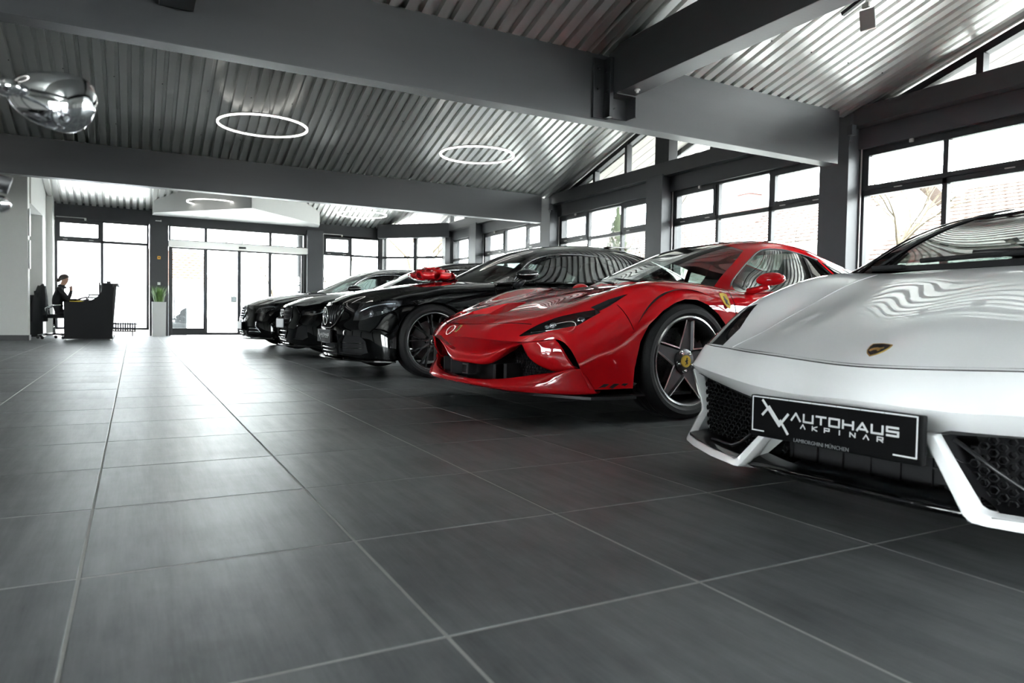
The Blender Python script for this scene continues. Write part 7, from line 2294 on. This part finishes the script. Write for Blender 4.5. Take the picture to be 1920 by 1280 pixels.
planter(.54, 18.98, 'tall white planter with green grass left of the entrance door')
planter(4.30, 18.95, 'tall white planter with grass right of the entrance behind the far black car')

def radiator():
    t = thing('radiator', 'low black column radiator under the frosted window', 'radiator', (-.1, 19.12, 0))
    for k in range(12):
        x = -.42 + k * .05
        mb = MB(); mb.tube([(x, 0, .10), (x, 0, .29)], .016, n=8); mb.tube([(x, .07, .10), (x, .07, .29)], .016, n=8); mb.tube([(x, 0, .29), (x, .035, .305), (x, .07, .29)], .018, n=8); mb.build('column', M_black, t, world=False, smooth=True)
    MB().tube([(-.45, .035, .11), (.16, .035, .11)], .018, n=8).build('bottom_pipe', M_black, t, world=False)
    MB().tube([(-.45, .035, .285), (.18, .035, .285)], .018, n=8).build('top_pipe', M_black, t, world=False)
    for x in (-.35, .08): MB().box(x - .015, x + .015, .0, .07, 0, .10).build('foot', M_black, t, world=False)
radiator()

# ---- track light under the near roof
def track_light():
    t = thing('track_light', 'white flat floodlight on a black track under the near roof', 'lamp', (5.45, 3.85, 3.36))
    # sloping track follows the roof towards the ridge
    d = Vector((-.02, -1, SLOPE)).normalized()
    a = Vector((0, .28, -SLOPE * .28)); b = a + d * 1.5
    mb = MB(); u = Vector((1, 0, 0)); mb.obox(tuple((a + b) / 2), tuple((b - a) / 2), (.018, 0, 0), tuple(d.cross(u).normalized() * .016)); mb.build('track', M_black, t, world=False)
    for q in (.08, .95): 
        p = a.lerp(b, q); MB().tube([tuple(p), (p.x, p.y, p.z + .30)], .004, n=5).build('hanger', M_black, t, world=False)
    for i, q in enumerate((.16, .62)):
        p = a.lerp(b, q)
        mb = MB(); mb.tube([(p.x, p.y, p.z), (p.x, p.y, p.z - .07)], .008, n=8); mb.box(p.x - .012, p.x + .012, p.y - .03, p.y + .03, p.z - .10, p.z - .06); mb.build('adapter', M_alu, t, world=False)
        c = (p.x + .01, p.y - .01, p.z - .20); mb = MB(); mb.obox(c, (.012, .004, 0), (-.012, .062, .0), (.016, .02, .095)); fl = mb.build('floodlight', M_white, t, bevel=.004, world=False)
        mb = MB(); mb.obox((c[0] - .0135, c[1] - .0045, c[2]), (.001, .0003, 0), (-.01, .052, 0), (.013, .017, .08)); mb.build('lamp_face', M_white, fl, world=False)
track_light()

# ---- motorcycle at the left edge: only its mirror and lever reach into the picture
MC, MA, MBv, ME = (.8260, -.3040, .9325), (.7027, -.6642, -.2551), (-.2536, .1012, -.9620), (.6648, .7407, -.0974)
def motorcycle():
    t = thing('motorcycle', 'chrome motorcycle mirror and handlebar end at the left picture edge', 'motorcycle', (-.95, 1.75, 0), 0)
    def W(name, me_or_mb, m, smooth=True, par=t): return me_or_mb.build(name, m, par, world=False, smooth=smooth)
    # bike points along -y (away from its own handlebar, wheel towards the viewer); local coordinates
    for (y, nm) in ((-.75, 'front_wheel'), (.80, 'rear_wheel')):
        mb = MB(); mb.lathe([(.20, -.05), (.215, -.06), (.27, -.065), (.305, -.045), (.315, 0), (.305, .045), (.27, .065), (.215, .06), (.20, .05), (.20, -.05)], (0, y, .315), axis='x', n=40); w_ = W(nm, mb, M_tyre)
        mb = MB(); mb.lathe([(.20, -.04), (.185, -.03), (.185, .03), (.20, .04)], (0, y, .315), axis='x', n=40); W('rim', mb, M_chrome, par=w_)
        mb = MB()
        for k in range(16):
            a = 2 * PI * k / 16; mb.tube([(.03 * (1 if k % 2 else -1), y + .03 * math.cos(a), .315 + .03 * math.sin(a)), (0, y + .19 * math.cos(a + .2), .315 + .19 * math.sin(a + .2))], .0025, n=4)
        mb.lathe([(.035, -.06), (.035, .06)], (0, y, .315), axis='x', n=16); W('spokes', mb, M_chrome, par=w_)
    mb = MB()
    for s in (-1, 1): mb.tube([(s * .09, -.75, .315), (s * .09, -.52, .86)], .022, n=10)
    W('fork', mb, M_chrome)
    mb = MB(); mb.tube([(0, -.48, .80), (0, .0, .62), (0, .45, .60), (0, .80, .315)], .028, n=8); mb.tube([(0, -.48, .80), (0, -.35, .35), (0, .3, .28), (0, .45, .60)], .024, n=8); W('frame', mb, M_black)
    G = []
    for u in np.linspace(0, 1, 14):
        r = math.sin(PI * (u * .93 + .04)) ** .6; G.append([(.15 * r * math.cos(a) * (1.1 - .4 * u), -.42 + .55 * u, .74 + .03 * u - .04 * u + .13 * r * math.sin(a) * (1 if math.sin(a) > 0 else .5)) for a in np.linspace(0, 2 * PI, 21)])
    mb = MB(); mb.grid(np.array(G)); W('fuel_tank', mb, P_black)
    mb = MB(); mb.box(-.14, .14, .12, .66, .66, .75); mb.build('saddle', M_seat, t, bevel=.04, seg=4, world=False, smooth=True)
    mb = MB(); mb.box(-.16, .16, -.22, .28, .30, .56); en = mb.build('engine', M_gun, t, bevel=.03, seg=3, world=False)
    for s in (-1, 1):
        mb = MB(); mb.lathe([(.09, 0), (.09, .22), (.06, .24)], (s * .02, -.03 + s * .10, .52), n=16); mb.build('cylinder', M_gun, en, world=False)
        mb = MB(); mb.tube([(s * .13, -.15, .45), (s * .19, -.1, .28), (s * .2, .4, .25), (s * .2, .85, .28)], [.03, .035, .04, .045], n=10); W('exhaust_pipe', mb, M_chrome)
        mb = MB(); G = []
    for y, z in ((-.75, .34), (.80, .35)):
        mb = MB(); mb.lathe([(.36, -.075), (.375, 0), (.36, .075)], (0, y, .315), axis='x', n=20, a0=.35 if y < 0 else -.2, a1=2.6 if y < 0 else 2.4); W('mudguard', mb, P_black)
    mb = MB(); mb.lathe([(0, -.10), (.06, -.095), (.09, -.05), (.095, 0), (.085, .01), (0, .012)], (0, -.62, .80), axis='y', n=24); W('headlamp', mb, M_chrome)
    # handlebar: rises from the fork head, its near grip ends just left of the picture
    mb = MB(); mb.tube(curve([(-.52, -.20, .90), (-.38, -.33, .92), (-.12, -.50, .90), (0, -.52, .89), (.12, -.50, .90), (.38, -.40, .90), (.60, -.30, .86)], 40), .0125, n=10); hb = W('handlebar', mb, M_chrome)
    mb = MB(); mb.tube([(.50, -.345, .882), (.655, -.27, .848)], .018, n=12); W('grip', mb, M_black, par=hb)
    mb = MB(); mb.tube([(-.40, -.31, .918), (-.52, -.20, .90)], .018, n=12); W('grip', mb, M_black, par=hb)
    # mirror: chrome teardrop housing on a stem, and the brake lever below it
    mb = MB(); mb.tube(curve([(.50, -.345, .885), (.60, -.31, .93), (.70, -.275, .955), (.765, -.262, .948)], 14), [.010] * 13 + [.012], n=10); st = W('mirror_stem', mb, M_chrome)
    c = np.array(MC); a = np.array(MA); b = np.array(MBv); e = np.array(ME)
    G = []
    for u in np.linspace(0, 1, 26):
        x = -.096 + .192 * u
        w_ = (1 - abs(2 * u - 1) ** 2.6) ** .5 if 0 < u < 1 else 0
        w_ *= .66 + .40 * u
        G.append([tuple(c + a * x + b * .056 * w_ * math.cos(q) + e * (.036 if math.sin(q) < 0 else .018) * w_ * math.sin(q)) for q in np.linspace(0, 2 * PI, 33)])
    mb = MB(); mb.grid(np.array(G)); W('mirror_housing', mb, M_chrome, par=st)
    mb = MB(); p = c - a * .080 - e * .022; mb.lathe([(0, -.014), (.010, -.010), (.014, 0), (.010, .010), (0, .014)], tuple(p), n=16); W('mirror_ball', mb, M_chrome, par=st)
    mb = MB(); mb.tube([tuple(c - a * .092 - e * .012), tuple(c - a * .055 - e * .03), tuple(c - a * .03 - e * .034)], [.013, .013, .008], n=10); W('mirror_clamp', mb, M_chrome, par=st)
    mb = MB(); mb.tube(curve([(.46, -.37, .875), (.58, -.33, .83), (.70, -.295, .80), (.765, -.285, .782)], 12), [.011] * 9 + [.013, .015, .015], n=10); lv = W('brake_lever', mb, M_black)
    mb = MB(); q = (.752, -.280, .752); mb.lathe([(0, -.015), (.011, -.010), (.015, 0), (.011, .010), (0, .015)], q, n=16); mb.tube([(.70, -.30, .79), q], .006, n=8); W('lever_ball', mb, M_chrome, par=lv)
    return t
motorcycle()
